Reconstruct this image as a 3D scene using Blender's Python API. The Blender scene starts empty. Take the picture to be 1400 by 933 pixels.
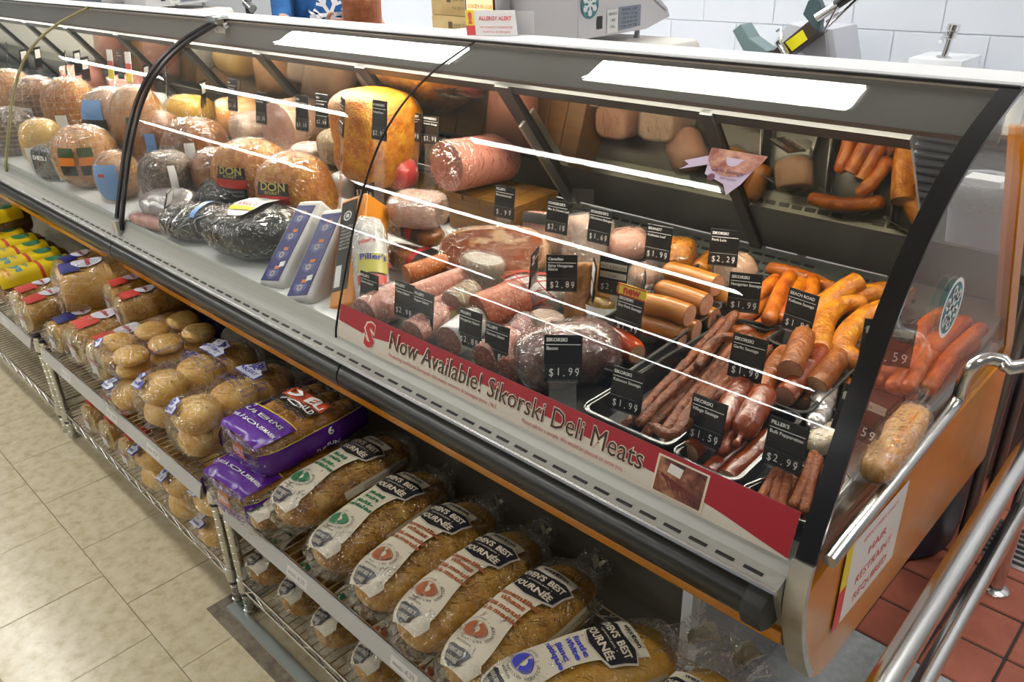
import bpy, bmesh, math, random
from mathutils import Vector, Matrix, noise

S = bpy.context.scene
C = S.collection
PI = math.pi
random.seed(7)

# ---------------------------------------------------------------- camera, light, exposure
cam = bpy.data.cameras.new('camera')
cam.lens = 28.527
cam.sensor_width = 36.0
cam.clip_start = 0.02
cam_o = bpy.data.objects.new('camera', cam)
C.objects.link(cam_o)
cam_o.location = (0, 0, 1.6)
cam_o.rotation_mode = 'QUATERNION'
def _cam_rot(yaw, pitch, roll):
    fw = Vector((-math.sin(yaw) * math.cos(pitch), math.cos(yaw) * math.cos(pitch), -math.sin(pitch)))
    r0 = Vector((math.cos(yaw), math.sin(yaw), 0))
    u0 = r0.cross(fw)
    r = r0 * math.cos(roll) + u0 * math.sin(roll)
    u = -r0 * math.sin(roll) + u0 * math.cos(roll)
    m = Matrix((r, u, -fw)).transposed()
    return m.to_quaternion()
cam_o.rotation_quaternion = _cam_rot(math.radians(45.17), math.radians(26.68), math.radians(-1.975))
S.camera = cam_o

world = bpy.data.worlds.new('store_ambient')
S.world = world
world.use_nodes = True
world.node_tree.nodes['Background'].inputs[0].default_value = (0.86, 0.93, 1.0, 1)
world.node_tree.nodes['Background'].inputs[1].default_value = 0.10

S.view_settings.view_transform = 'Standard'
S.view_settings.look = 'None'
S.view_settings.gamma = 1.0
S.view_settings.exposure = 0.70
S.view_settings.use_curve_mapping = False
S.cycles.transparent_max_bounces = 28
S.cycles.max_bounces = 10
S.cycles.glossy_bounces = 6
S.cycles.sample_clamp_indirect = 4.0
S.cycles.caustics_reflective = False
S.cycles.caustics_refractive = False

CEIL_Z = 3.2
TUBE_POWER = 27.0         # ceiling fluorescents
CASE_POWER = 50.0         # tubes inside the display case

# ---------------------------------------------------------------- helpers
def tagp(o, label=None, cat=None, group=None, kind=None):
    if label: o['label'] = label
    if cat: o['category'] = cat
    if group: o['group'] = group
    if kind: o['kind'] = kind
    return o

def empty(name, loc=(0, 0, 0), rot=None, label=None, cat=None, group=None, kind=None):
    o = bpy.data.objects.new(name, None)
    C.objects.link(o)
    o.location = loc
    o.empty_display_size = 0.05
    if rot is not None:
        if isinstance(rot, (int, float)): o.rotation_euler = (0, 0, rot)
        elif isinstance(rot, Matrix):
            o.rotation_mode = 'QUATERNION'; o.rotation_quaternion = rot.to_quaternion()
        else: o.rotation_euler = rot
    return tagp(o, label, cat, group, kind)

class MB:
    def __init__(self):
        self.v = []; self.f = []; self.mi = []; self.cur = 0
    def add(self, vs, fs):
        n = len(self.v)
        self.v.extend([tuple(p) for p in vs])
        for f in fs:
            self.f.append(tuple(i + n for i in f)); self.mi.append(self.cur)
        return self
    def box(self, lo, hi, M=None):
        x0, y0, z0 = lo; x1, y1, z1 = hi
        vs = [(x0,y0,z0),(x1,y0,z0),(x1,y1,z0),(x0,y1,z0),(x0,y0,z1),(x1,y0,z1),(x1,y1,z1),(x0,y1,z1)]
        if M is not None: vs = [M @ Vector(p) for p in vs]
        return self.add(vs, [(0,3,2,1),(4,5,6,7),(0,1,5,4),(1,2,6,5),(2,3,7,6),(3,0,4,7)])
    def cbox(self, c, s, M=None):
        return self.box([c[i] - s[i] / 2 for i in range(3)], [c[i] + s[i] / 2 for i in range(3)], M)
    def bar(self, a, b, w, h=None, up=(0, 0, 1)):
        a = Vector(a); b = Vector(b); d = b - a; L = d.length; d.normalize()
        up = Vector(up); s = d.cross(up)
        if s.length < 1e-5: s = d.cross(Vector((1, 0, 0)))
        s.normalize(); u = s.cross(d)
        h = w if h is None else h
        M = Matrix.Translation(a) @ Matrix((d, s, u)).transposed().to_4x4()
        return self.box((0, -w/2, -h/2), (L, w/2, h/2), M)
    def tube(self, pts, r, seg=8, caps=True):
        pts = [Vector(p) for p in pts]; n = len(pts)
        rr = r if isinstance(r, (list, tuple)) else [r] * n
        t0 = (pts[1] - pts[0]).normalized()
        ref = Vector((0, 0, 1)) if abs(t0.z) < 0.9 else Vector((1, 0, 0))
        nv = t0.cross(ref).normalized()
        vs = []
        for i in range(n):
            a = pts[max(i-1, 0)]; b = pts[min(i+1, n-1)]
            t = (b - a).normalized()
            nv = (nv - t * nv.dot(t))
            nv = nv.normalized() if nv.length > 1e-6 else t.orthogonal().normalized()
            bv = t.cross(nv)
            for k in range(seg):
                q = 2 * PI * k / seg
                vs.append(pts[i] + (nv * math.cos(q) + bv * math.sin(q)) * rr[i])
        fs = []
        for i in range(n - 1):
            for k in range(seg):
                k2 = (k + 1) % seg
                fs.append((i*seg+k, i*seg+k2, (i+1)*seg+k2, (i+1)*seg+k))
        if caps:
            fs.append(tuple(reversed(range(seg)))); fs.append(tuple((n-1)*seg + k for k in range(seg)))
        return self.add(vs, fs)
    def lathe(self, prof, seg=24, M=None, caps=True):
        vs = []
        for (r, z) in prof:
            for k in range(seg):
                q = 2 * PI * k / seg
                vs.append(Vector((r * math.cos(q), r * math.sin(q), z)))
        if M is not None: vs = [M @ p for p in vs]
        fs = []
        n = len(prof)
        for i in range(n - 1):
            for k in range(seg):
                k2 = (k + 1) % seg
                fs.append((i*seg+k, i*seg+k2, (i+1)*seg+k2, (i+1)*seg+k))
        if caps:
            fs.append(tuple(reversed(range(seg)))); fs.append(tuple((n-1)*seg + k for k in range(seg)))
        return self.add(vs, fs)
    def prism(self, poly, a, b, axis='x'):
        n = len(poly)
        def mk(p, t):
            return (t, p[0], p[1]) if axis == 'x' else ((p[0], t, p[1]) if axis == 'y' else (p[0], p[1], t))
        vs = [mk(p, a) for p in poly] + [mk(p, b) for p in poly]
        fs = [tuple(range(n)), tuple(reversed(range(n, 2*n)))]
        for i in range(n):
            j = (i + 1) % n
            fs.append((i, i + n, j + n, j))
        return self.add(vs, fs)
    def sheet(self, fn, nu, nv, closed_v=False):
        vs = [fn(i / nu, j / nv) for i in range(nu + 1) for j in range(nv + (0 if closed_v else 1))]
        w = nv if closed_v else nv + 1
        fs = []
        for i in range(nu):
            for j in range(nv):
                j2 = (j + 1) % w if closed_v else j + 1
                fs.append((i*w+j, (i+1)*w+j, (i+1)*w+j2, i*w+j2))
        return self.add(vs, fs)

def obj(name, mb, m, parent=None, label=None, cat=None, group=None, kind=None, smooth=40, bevel=0, loc=None, rot=None, bseg=2, fix=True):
    me = bpy.data.meshes.new(name)
    me.from_pydata(mb.v, [], mb.f)
    ms = m if isinstance(m, (list, tuple)) else [m]
    for q in ms: me.materials.append(q)
    if len(ms) > 1: me.polygons.foreach_set('material_index', mb.mi)
    if fix or bevel:
        bm = bmesh.new(); bm.from_mesh(me)
        if bevel:
            bmesh.ops.bevel(bm, geom=list(bm.edges), offset=bevel, segments=bseg, affect='EDGES', profile=0.6, clamp_overlap=True)
        if fix: bmesh.ops.recalc_face_normals(bm, faces=bm.faces)
        bm.to_mesh(me); bm.free()
    if smooth:
        me.shade_smooth()
        me.set_sharp_from_angle(angle=math.radians(smooth))
    o = bpy.data.objects.new(name, me)
    C.objects.link(o)
    if parent: o.parent = parent
    if loc is not None: o.location = loc
    if rot is not None:
        o.rotation_euler = (0, 0, rot) if isinstance(rot, (int, float)) else rot
    return tagp(o, label, cat, group, kind)

def copy_tree(o, parent=None):
    c = o.copy(); C.objects.link(c)
    if parent: c.parent = parent
    for ch in o.children: copy_tree(ch, c)
    return c

# ---------------------------------------------------------------- materials
MATS = {}
RICH = [1.0, 1.0]      # saturation and value applied to the mottled food colours
def rich(c):
    l = 0.3 * c[0] + 0.59 * c[1] + 0.11 * c[2]
    return tuple(max(0.002, min(1, (l + (v - l) * RICH[0]) * RICH[1])) for v in c)
def mat(name, col=(0.8, 0.8, 0.8), rough=0.5, metal=0.0, spec=0.5, cols=None, scale=20, detail=3, bump=0.0, bscale=None,
        stretch=(1, 1, 1), speck=None, coat=0.0, sss=0.0, trans=0.0, emit=0.0, ramp=(0.35, 0.65), aniso=None, speck2=None):
    if name in MATS: return MATS[name]
    if cols: cols = [rich(c) for c in cols]
    m = bpy.data.materials.new(name); m.use_nodes = True
    nt = m.node_tree; N = nt.nodes; L = nt.links
    b = N['Principled BSDF']
    b.inputs['Base Color'].default_value = (*col, 1)
    b.inputs['Roughness'].default_value = rough
    b.inputs['Metallic'].default_value = metal
    b.inputs['Specular IOR Level'].default_value = spec
    b.inputs['Coat Weight'].default_value = coat
    b.inputs['Coat Roughness'].default_value = 0.12
    if sss:
        b.inputs['Subsurface Weight'].default_value = sss
        b.inputs['Subsurface Radius'].default_value = (0.012, 0.005, 0.003)
    if trans: b.inputs['Transmission Weight'].default_value = trans
    if emit:
        b.inputs['Emission Color'].default_value = (*col, 1); b.inputs['Emission Strength'].default_value = emit
    if cols or bump or speck:
        tc = N.new('ShaderNodeTexCoord'); mp = N.new('ShaderNodeMapping')
        mp.inputs['Scale'].default_value = stretch
        oi = N.new('ShaderNodeObjectInfo')
        ad = N.new('ShaderNodeVectorMath'); ad.operation = 'ADD'
        sc = N.new('ShaderNodeVectorMath'); sc.operation = 'SCALE'
        cb = N.new('ShaderNodeCombineXYZ')
        L.new(oi.outputs['Random'], cb.inputs[0]); L.new(oi.outputs['Random'], cb.inputs[1])
        L.new(cb.outputs[0], sc.inputs[0]); sc.inputs['Scale'].default_value = 7.3
        L.new(tc.outputs['Object'], ad.inputs[0]); L.new(sc.outputs[0], ad.inputs[1])
        L.new(ad.outputs[0], mp.inputs[0])
        last = None
        if cols:
            nz = N.new('ShaderNodeTexNoise'); nz.inputs['Scale'].default_value = scale; nz.inputs['Detail'].default_value = detail
            nz.inputs['Roughness'].default_value = 0.62
            L.new(mp.outputs[0], nz.inputs['Vector'])
            cr = N.new('ShaderNodeValToRGB'); e = cr.color_ramp.elements
            n = len(cols)
            while len(e) < n: e.new(0.5)
            for i, c in enumerate(cols):
                e[i].position = ramp[0] + (ramp[1] - ramp[0]) * i / max(n - 1, 1)
                e[i].color = (*c, 1)
            L.new(nz.outputs['Fac'], cr.inputs[0]); last = cr.outputs[0]
        for sp in (speck, speck2):
            if not sp: continue
            scol, sscale, th, soft = sp
            vo = N.new('ShaderNodeTexVoronoi'); vo.inputs['Scale'].default_value = sscale
            vo.inputs['Randomness'].default_value = 1.0
            n2 = N.new('ShaderNodeTexNoise'); n2.inputs['Scale'].default_value = sscale * 0.6
            L.new(mp.outputs[0], n2.inputs['Vector'])
            mx0 = N.new('ShaderNodeMix'); mx0.data_type = 'VECTOR'; mx0.inputs[0].default_value = 0.06
            L.new(mp.outputs[0], mx0.inputs[4]); L.new(n2.outputs['Color'], mx0.inputs[5])
            L.new(mx0.outputs[1], vo.inputs['Vector'])
            mr = N.new('ShaderNodeMapRange'); mr.inputs[1].default_value = th - soft; mr.inputs[2].default_value = th + soft
            mr.inputs[3].default_value = 1; mr.inputs[4].default_value = 0
            L.new(vo.outputs['Distance'], mr.inputs[0])
            mx = N.new('ShaderNodeMix'); mx.data_type = 'RGBA'
            L.new(mr.outputs[0], mx.inputs[0])
            if last: L.new(last, mx.inputs[6])
            else: mx.inputs[6].default_value = (*col, 1)
            mx.inputs[7].default_value = (*scol, 1)
            last = mx.outputs[2]
        if last: L.new(last, b.inputs['Base Color'])
        if bump:
            bz = N.new('ShaderNodeTexNoise'); bz.inputs['Scale'].default_value = bscale or scale * 2; bz.inputs['Detail'].default_value = 4
            L.new(mp.outputs[0], bz.inputs['Vector'])
            bp = N.new('ShaderNodeBump'); bp.inputs['Strength'].default_value = min(bump * 1.4, 1.0); bp.inputs['Distance'].default_value = 0.006
            L.new(bz.outputs['Fac'], bp.inputs['Height']); L.new(bp.outputs[0], b.inputs['Normal'])
    MATS[name] = m
    return m

def film_mat(name, tint=(1, 1, 1), milk=0.04, gloss=1.0, wrinkle=0.9, wscale=22, rough=0.12, base=0.05, grazing=0.8):
    """thin clear plastic: transparent, with a Schlick reflection and a wrinkled surface"""
    if name in MATS: return MATS[name]
    m = bpy.data.materials.new(name); m.use_nodes = True
    nt = m.node_tree; N = nt.nodes; L = nt.links
    N.remove(N['Principled BSDF']); out = N['Material Output']
    tr = N.new('ShaderNodeBsdfTransparent'); tr.inputs[0].default_value = (*tint, 1)
    gl = N.new('ShaderNodeBsdfGlossy'); gl.inputs['Roughness'].default_value = rough
    gl.inputs[0].default_value = (gloss, gloss, gloss, 1)
    df = N.new('ShaderNodeBsdfDiffuse'); df.inputs[0].default_value = (0.9, 0.9, 0.9, 1)
    lw = N.new('ShaderNodeLayerWeight'); lw.inputs[0].default_value = 0.5
    pw = N.new('ShaderNodeMath'); pw.operation = 'POWER'; pw.inputs[1].default_value = 5.0
    ml = N.new('ShaderNodeMath'); ml.operation = 'MULTIPLY_ADD'; ml.inputs[1].default_value = grazing; ml.inputs[2].default_value = base
    ml.use_clamp = True
    L.new(lw.outputs['Facing'], pw.inputs[0]); L.new(pw.outputs[0], ml.inputs[0])
    if wrinkle:
        tc = N.new('ShaderNodeTexCoord')
        nz = N.new('ShaderNodeTexNoise'); nz.inputs['Scale'].default_value = wscale; nz.inputs['Detail'].default_value = 2
        nz.inputs['Distortion'].default_value = 2.2; nz.inputs['Roughness'].default_value = 0.7
        L.new(tc.outputs['Object'], nz.inputs['Vector'])
        bp = N.new('ShaderNodeBump'); bp.inputs['Strength'].default_value = wrinkle; bp.inputs['Distance'].default_value = 0.030
        L.new(nz.outputs['Fac'], bp.inputs['Height'])
        L.new(bp.outputs[0], gl.inputs['Normal']); L.new(bp.outputs[0], lw.inputs['Normal'])
    m1 = N.new('ShaderNodeMixShader'); m1.inputs[0].default_value = milk
    L.new(tr.outputs[0], m1.inputs[1]); L.new(df.outputs[0], m1.inputs[2])
    m2 = N.new('ShaderNodeMixShader')
    L.new(ml.outputs[0], m2.inputs[0]); L.new(m1.outputs[0], m2.inputs[1]); L.new(gl.outputs[0], m2.inputs[2])
    L.new(m2.outputs[0], out.inputs[0])
    MATS[name] = m
    return m

WHITE = mat('white_enamel', (0.82, 0.83, 0.84), 0.35)
BLACK = mat('black_plastic', (0.018, 0.018, 0.02), 0.35)
CHROME = mat('polished_steel', (0.80, 0.80, 0.80), 0.16, 1.0)
STEEL = mat('brushed_steel', (0.62, 0.62, 0.60), 0.32, 1.0, cols=[(0.56, 0.56, 0.54), (0.68, 0.68, 0.66)], scale=60, stretch=(0.2, 8, 8))
GLASS = film_mat('case_glass', tint=(0.975, 0.982, 0.975), milk=0.0, wrinkle=0.0, rough=0.0, base=0.025, grazing=0.58)
FILM = film_mat('clear_film', milk=0.0, wrinkle=0.8, wscale=22, rough=0.07, base=0.06)
FILM_BAG = film_mat('clear_bread_bag', milk=0.0, wrinkle=1.0, wscale=22, rough=0.06, base=0.075)
FILM_MILKY = film_mat('cloudy_film', milk=0.10, wrinkle=1.0, wscale=40, rough=0.09, base=0.10)
ACRYLIC = film_mat('clear_acrylic', milk=0.05, wrinkle=0.0, rough=0.03, base=0.05)

# ---------------------------------------------------------------- flat lettering mapped onto surfaces
_TXT = {}
def txt(s, bold=0.0):
    k = (s, bold)
    if k in _TXT: return _TXT[k]
    cu = bpy.data.curves.new('lettering_curve', 'FONT')
    cu.body = s; cu.size = 1.0; cu.resolution_u = 2; cu.offset = bold; cu.fill_mode = 'FRONT'
    o = bpy.data.objects.new('lettering_curve', cu)
    me = bpy.data.meshes.new_from_object(o)
    vs = [(v.co.x, v.co.y) for v in me.vertices]
    fs = [tuple(p.vertices) for p in me.polygons]
    w = max((v[0] for v in vs), default=0.0)
    bpy.data.objects.remove(o); bpy.data.curves.remove(cu); bpy.data.meshes.remove(me)
    _TXT[k] = (vs, fs, w)
    return _TXT[k]

def write(mb, s, x, y, size, fmap, align='C', sx=1.0, rot=0.0, bold=0.0, width=None):
    vs, fs, w = txt(s, bold)
    if width: sx = width / max(w * size, 1e-6)
    ox = {'L': 0, 'C': -w / 2, 'R': -w}[align]
    cr, sr = math.cos(rot), math.sin(rot)
    out = []
    for (a, b) in vs:
        a = (a + ox) * size * sx; b = b * size
        out.append(fmap(x + a * cr - b * sr, y + a * sr + b * cr))
    mb.add(out, fs)

def ring(mb, cx, cy, r0, r1, fmap, n=28, a0=0, a1=2 * PI, sx=1.0):
    vs = []
    for i in range(n + 1):
        q = a0 + (a1 - a0) * i / n
        vs.append(fmap(cx + r0 * math.cos(q) * sx, cy + r0 * math.sin(q))); vs.append(fmap(cx + r1 * math.cos(q) * sx, cy + r1 * math.sin(q)))
    mb.add(vs, [(2*i, 2*i+1, 2*i+3, 2*i+2) for i in range(n)])

def strip(mb, u0, u1, lo, hi, fmap, nu=10, nv=6):
    fl = lo if callable(lo) else (lambda u: lo)
    fh = hi if callable(hi) else (lambda u: hi)
    def fn(a, b):
        u = u0 + (u1 - u0) * a
        return fmap(u, fl(u) + (fh(u) - fl(u)) * b)
    mb.sheet(fn, nu, nv)

def poly(mb, pts, fmap):
    mb.add([fmap(x, y) for x, y in pts], [tuple(range(len(pts)))])

def snowflake(mb, cx, cy, r, fmap, w=0.12):
    def seg(x0, y0, x1, y1, t):
        dx, dy = x1 - x0, y1 - y0; l = math.hypot(dx, dy); nx, ny = -dy / l * t / 2, dx / l * t / 2
        poly(mb, [(x0+nx, y0+ny), (x0-nx, y0-ny), (x1-nx, y1-ny), (x1+nx, y1+ny)], fmap)
    for k in range(6):
        q = PI / 3 * k + PI / 6
        c, s = math.cos(q), math.sin(q)
        seg(cx, cy, cx + r * c, cy + r * s, w * r)
        for t, l in ((0.45, 0.38), (0.7, 0.3)):
            for d in (-1, 1):
                qq = q + d * PI / 4
                seg(cx + t*r*c, cy + t*r*s, cx + t*r*c + l*r*math.cos(qq), cy + t*r*s + l*r*math.sin(qq), w * r * 0.8)

# ---------------------------------------------------------------- the shop: floor, wall, ceiling, lamps
GROUT = mat('dark_grout', (0.03, 0.026, 0.024), 0.8)
VINYL = mat('cream_vinyl', rough=0.22, cols=[(0.44, 0.37, 0.22), (0.57, 0.50, 0.34), (0.64, 0.585, 0.43)], scale=26, detail=8, ramp=(0.3, 0.7), bump=0.03)
VINYL_SEAM = mat('vinyl_seam', (0.34, 0.28, 0.18), 0.6)
QUARRY = mat('red_quarry_tile', rough=0.42, cols=[(0.33, 0.090, 0.052), (0.43, 0.130, 0.080)], scale=9, detail=6, bump=0.08, bscale=160)
fl = obj('floor', MB().box((-9, -6, -0.05), (4, 6, -0.006)), VINYL_SEAM, kind='structure')
# cream vinyl tiles, near ones built singly
tile_me = None
TS = 0.322
def tile_mesh(name, sx, sy, h, m, bev):
    o = obj(name, MB().box((-sx/2, -sy/2, -0.02), (sx/2, sy/2, h)), m, bevel=bev, bseg=1, smooth=0)
    me = o.data; bpy.data.objects.remove(o)
    return me
vt = tile_mesh('floor_tile', TS - 0.0013, TS - 0.0013, 0.0, VINYL, 0.0015)
for r in range(-3, 4):
    for c in range(-4, 22):
        x = -1.623 - (c - 3) * TS + (0.16 if r % 2 else 0.0) - TS / 2 + 0.003
        y = 0.417 + TS * (r + 0.5)
        if x < -6.2 or x > 0.6 or y > 1.3: continue
        t = bpy.data.objects.new('floor_tile', vt); C.objects.link(t); t.parent = fl; t.location = (x, y, random.uniform(-0.0006, 0.0))
# floor frame: a dark joint and a steel bar set into the vinyl
cx_, cy_ = (-1.761, 0.556, 0.000)[:2]
obj('trim_1', MB().box((cx_, cy_, -0.02), (1.2, cy_ + 0.036, 0.0015)).box((cx_, cy_ + 0.0362, -0.02), (cx_ + 0.034, cy_ + 0.34, 0.0015)), mat('worn_dark_joint', rough=0.6, cols=[(0.10, 0.075, 0.05), (0.20, 0.17, 0.12)], scale=30), kind='structure', smooth=0)
obj('trim_2', MB().box((cx_ + 0.036, cy_ + 0.038, -0.02), (1.2, cy_ + 0.068, 0.004)).box((cx_ + 0.036, cy_ + 0.0682, -0.02), (cx_ + 0.064, cy_ + 0.34, 0.004)), mat('floor_bar_steel', (0.30, 0.33, 0.32), 0.35, 0.6), kind='structure', smooth=0)
# quarry tiles
qt = tile_mesh('quarry_tile', 0.146, 0.146, 0.0, QUARRY, 0.003)
gr = obj('trim_6', MB().box((-1.5, 1.62, -0.03), (1.2, 4.1, -0.004)), GROUT, kind='structure', smooth=0)
QX0, QY0, QS = -0.1644, 1.9557, 0.152
for i in range(-8, 6):
    for j in range(-2, 13):
        x = QX0 + (i + 0.5) * QS; y = QY0 + (j + 0.5) * QS
        if x < -1.3: continue
        t = bpy.data.objects.new('quarry_tile', qt); C.objects.link(t); t.parent = gr; t.location = (x, y, random.uniform(-0.0012, 0.0))
obj('trim_3', MB().box((-1.5, 1.28, -0.02), (1.2, 1.645, 0.002)), mat('grey_sill', rough=0.55, cols=[(0.36, 0.38, 0.38), (0.5, 0.52, 0.52)], scale=40), kind='structure', smooth=0)

# back wall of glazed white tile
wl = obj('wall_back', MB().box((-9, 4.0, 0), (3, 4.2, CEIL_Z)), mat('wall_joint', (0.62, 0.65, 0.70), 0.7), kind='structure')
WTILE = mat('white_wall_tile', (0.62, 0.65, 0.70), 0.28, bump=0.02, bscale=8)
TW, TH = 0.40, 0.145
wt = MB().box((-TW/2 + 0.002, -0.004, -TH/2 + 0.002), (TW/2 - 0.002, 0.0, TH/2 - 0.002))
wto = obj('wall_tile', wt, WTILE, bevel=0.003, bseg=1, smooth=0); wtm = wto.data; bpy.data.objects.remove(wto)
for r in range(4, 13):
    for c in range(0, 15):
        x = 0.7 - c * TW - (TW / 2 if r % 2 else 0); z = 0.5 + r * TH
        t = bpy.data.objects.new('wall_tile', wtm); C.objects.link(t); t.parent = wl; t.location = (x, 4.0, z)
# door frame panel on the left part of the back wall
obj('door_1', MB().box((-6.2, 3.94, 0), (-4.35, 3.985, 2.3)), mat('white_door', (0.62, 0.65, 0.70), 0.4), kind='structure', bevel=0.004)
obj('trim_4', MB().box((-4.35, 3.90, 0), (-4.24, 3.985, 2.4)).box((-4.16, 3.92, 0), (-4.10, 3.985, 2.4)), mat('grey_door_frame', (0.55, 0.60, 0.66), 0.4), kind='structure', bevel=0.004)
obj('ceiling', MB().box((-16, -16, CEIL_Z), (6, 4.2, CEIL_Z + 0.1)), mat('ceiling_panel', (0.72, 0.73, 0.74), 0.8), kind='structure')
obj('wall_left', MB().box((-16.1, -16, 0), (-16, 4.2, CEIL_Z)), mat('left_wall_paint', (0.55, 0.55, 0.53), 0.8), kind='structure')

# ceiling fluorescents: long rows that run parallel to the counter
def lamp_mat(name, power, col=(1, 0.98, 0.95)):
    m = bpy.data.materials.new(name); m.use_nodes = True
    b = m.node_tree.nodes['Principled BSDF']
    b.inputs['Base Color'].default_value = (0.9, 0.9, 0.9, 1)
    b.inputs['Emission Color'].default_value = (*col, 1); b.inputs['Emission Strength'].default_value = power
    return m
LAMP = lamp_mat('fluorescent_diffuser', TUBE_POWER, (1.0, 0.985, 0.95))
LFRAME = mat('lamp_housing', (0.75, 0.75, 0.75), 0.5)
def ceiling_lamp(x0, x1, y, w, lab):
    e = empty('ceiling_light', ((x0 + x1) / 2, y, CEIL_Z), label=lab, cat='ceiling light', group='fluorescent ceiling lights')
    h = (x1 - x0) / 2
    obj('housing', MB().box((-h, -w/2, -0.045), (h, w/2, 0.0)), LFRAME, e)
    obj('diffuser', MB().box((-h + 0.02, -w/2 + 0.01, -0.055), (h - 0.02, w/2 - 0.01, -0.046)), LAMP, e, smooth=0)
for (y, w, spans) in ((2.78, 0.30, ((0.25, 1.75), (-2.95, -1.45), (-6.1, -4.0))), (0.50, 0.12, ((0.35, 1.75), (-3.35, -1.75), (-6.5, -4.5), (-9.6, -7.2))),  # first span of both rows: unseen lamp added to light the right end
                      (-2.5, 0.17, ((-7.0, -2.5), (-12.2, -7.8))), (-6.8, 0.22, ((-8.0, -3.2), (-14, -8.4))), (-13.5, 0.3, ((-15.5, -4.5),))):
    rows = {2.78: 'behind the counter with added right lamp', 0.50: 'above the bread racks with added right lamp', -2.5: 'above the aisle', -6.8: 'far across the shop floor', -13.5: 'at the far side of the shop'}
    for k, (a, b) in enumerate(spans):
        ceiling_lamp(a, b, y, w, '%s ceiling light from the right, row %s' % (('first', 'second', 'third', 'fourth')[k], rows[y]))

# ---------------------------------------------------------------- the display case
XE = -0.33          # right end of the case
XL = -7.6           # left end, out of sight
GP = [(0.911, 0.768), (0.913, 0.785), (0.918, 0.80), (0.933, 0.845), (0.960, 0.917), (0.990, 0.997), (1.023, 1.070), (1.057, 1.134), (1.097, 1.192),
      (1.140, 1.238), (1.195, 1.281), (1.271, 1.323), (1.337, 1.349), (1.404, 1.373)]
def _spline(P, n):
    out = []
    m = len(P)
    for i in range(m - 1):
        p0 = P[max(i-1, 0)]; p1 = P[i]; p2 = P[i+1]; p3 = P[min(i+2, m-1)]
        for k in range(n):
            t = k / n
            out.append(tuple(0.5 * ((2*p1[j]) + (-p0[j] + p2[j]) * t + (2*p0[j] - 5*p1[j] + 4*p2[j] - p3[j]) * t*t + (-p0[j] + 3*p1[j] - 3*p2[j] + p3[j]) * t**3) for j in range(len(p1))))
    out.append(tuple(P[-1]))
    return out
GC = _spline(GP, 4)
_ga = [0.0]
for i in range(1, len(GC)): _ga.append(_ga[-1] + math.dist(GC[i-1], GC[i]))
GLEN = _ga[-1]
def gpt(s, off=0.0):
    """point (y, z) of the curved glass at arc length s from its lower edge, moved outwards by off"""
    s = min(max(s, 0), GLEN)
    i = 1
    while i < len(_ga) - 1 and _ga[i] < s: i += 1
    t = (s - _ga[i-1]) / max(_ga[i] - _ga[i-1], 1e-9)
    a, b = GC[i-1], GC[i]
    y = a[0] + (b[0]-a[0]) * t; z = a[1] + (b[1]-a[1]) * t
    dy, dz = b[0]-a[0], b[1]-a[1]; l = math.hypot(dy, dz)
    return (y - dz / l * off, z + dy / l * off)
def deck_z(y): return 0.79 + 0.075 * (y - 0.95)

case = empty('deli_display_case', (0, 0, 0), label='long refrigerated deli counter with curved glass front, full of meats and sausages', cat='display case')
CASE_GREY = mat('case_ledge_grey', (0.42, 0.42, 0.38), 0.35, 0.3)
CASE_WHITE = mat('case_liner_white', (0.78, 0.79, 0.78), 0.35)
CASE_DARK = mat('case_dark', (0.035, 0.033, 0.03), 0.4)
KICK = mat('kick_plate_olive', (0.045, 0.040, 0.030), 0.25)
WOOD = mat('orange_wood_laminate', rough=0.16, cols=[(0.52, 0.185, 0.005), (0.58, 0.215, 0.008)], scale=4, stretch=(1, 1, 1), detail=5, bump=0.03, bscale=350, coat=0.25)
# deck and liner
obj('deck', MB().prism([(0.925, deck_z(0.925)), (1.70, deck_z(1.70)), (1.70, deck_z(1.70) - 0.03), (0.925, deck_z(0.925) - 0.03)], XL, -1.53), CASE_WHITE, case)
obj('deck', MB().prism([(0.925, deck_z(0.925)), (1.70, deck_z(1.70)), (1.70, deck_z(1.70) - 0.03), (0.925, deck_z(0.925) - 0.03)], -1.529, XE - 0.012), mat('deck_liner_dark', (0.05, 0.048, 0.045), 0.4), case)
obj('front_ledge', MB().prism([(0.914, 0.766), (0.922, 0.786), (0.93, 0.80), (0.94, 0.786), (0.94, 0.62), (0.93, 0.62), (0.885, 0.728), (0.878, 0.745), (0.905, 0.752)], XL, XE - 0.03), CASE_GREY, case)
slot0 = None
for k in range(64):
    x = XE - 0.075 - k * 0.0475
    if slot0 is None:
        slot0 = obj('air_slot', MB().box((-0.016, -0.0032, -0.001), (0.016, 0.0032, 0.0012)), BLACK, case, bevel=0.001, bseg=1, smooth=0)
        so = slot0
    else:
        so = slot0.copy(); C.objects.link(so)
    so.location = (x, 0.888, 0.7485); so.rotation_euler = (math.radians(14), 0, 0)
obj('chrome_edge', MB().tube([(XL, 0.875, 0.741), (XE - 0.03, 0.875, 0.741)], 0.0055, 8), CHROME, case)
bump_prof = [(0.925, 0.732)] + [(0.898 - 0.036 * math.cos(a), 0.697 + 0.036 * math.sin(a)) for a in [PI * (0.42 - 0.08 * i) for i in range(12)]] + [(0.925, 0.655)]
bx0 = -2.74
for (a, b) in ((XL, -2.74), (-2.735, -1.445), (-1.44, XE - 0.075)):
    obj('bumper', MB().prism(bump_prof, a, b), mat('black_bumper', (0.014, 0.015, 0.015), 0.28), case)
capp = [(0.925, 0.738), (0.885, 0.734), (0.860, 0.715), (0.855, 0.69), (0.866, 0.664), (0.895, 0.648), (0.925, 0.648)]
obj('bumper_cap', MB().prism(capp, XE - 0.075, XE - 0.040), mat('bumper_cap_rubber', (0.03, 0.031, 0.031), 0.6), case, bevel=0.004)
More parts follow.
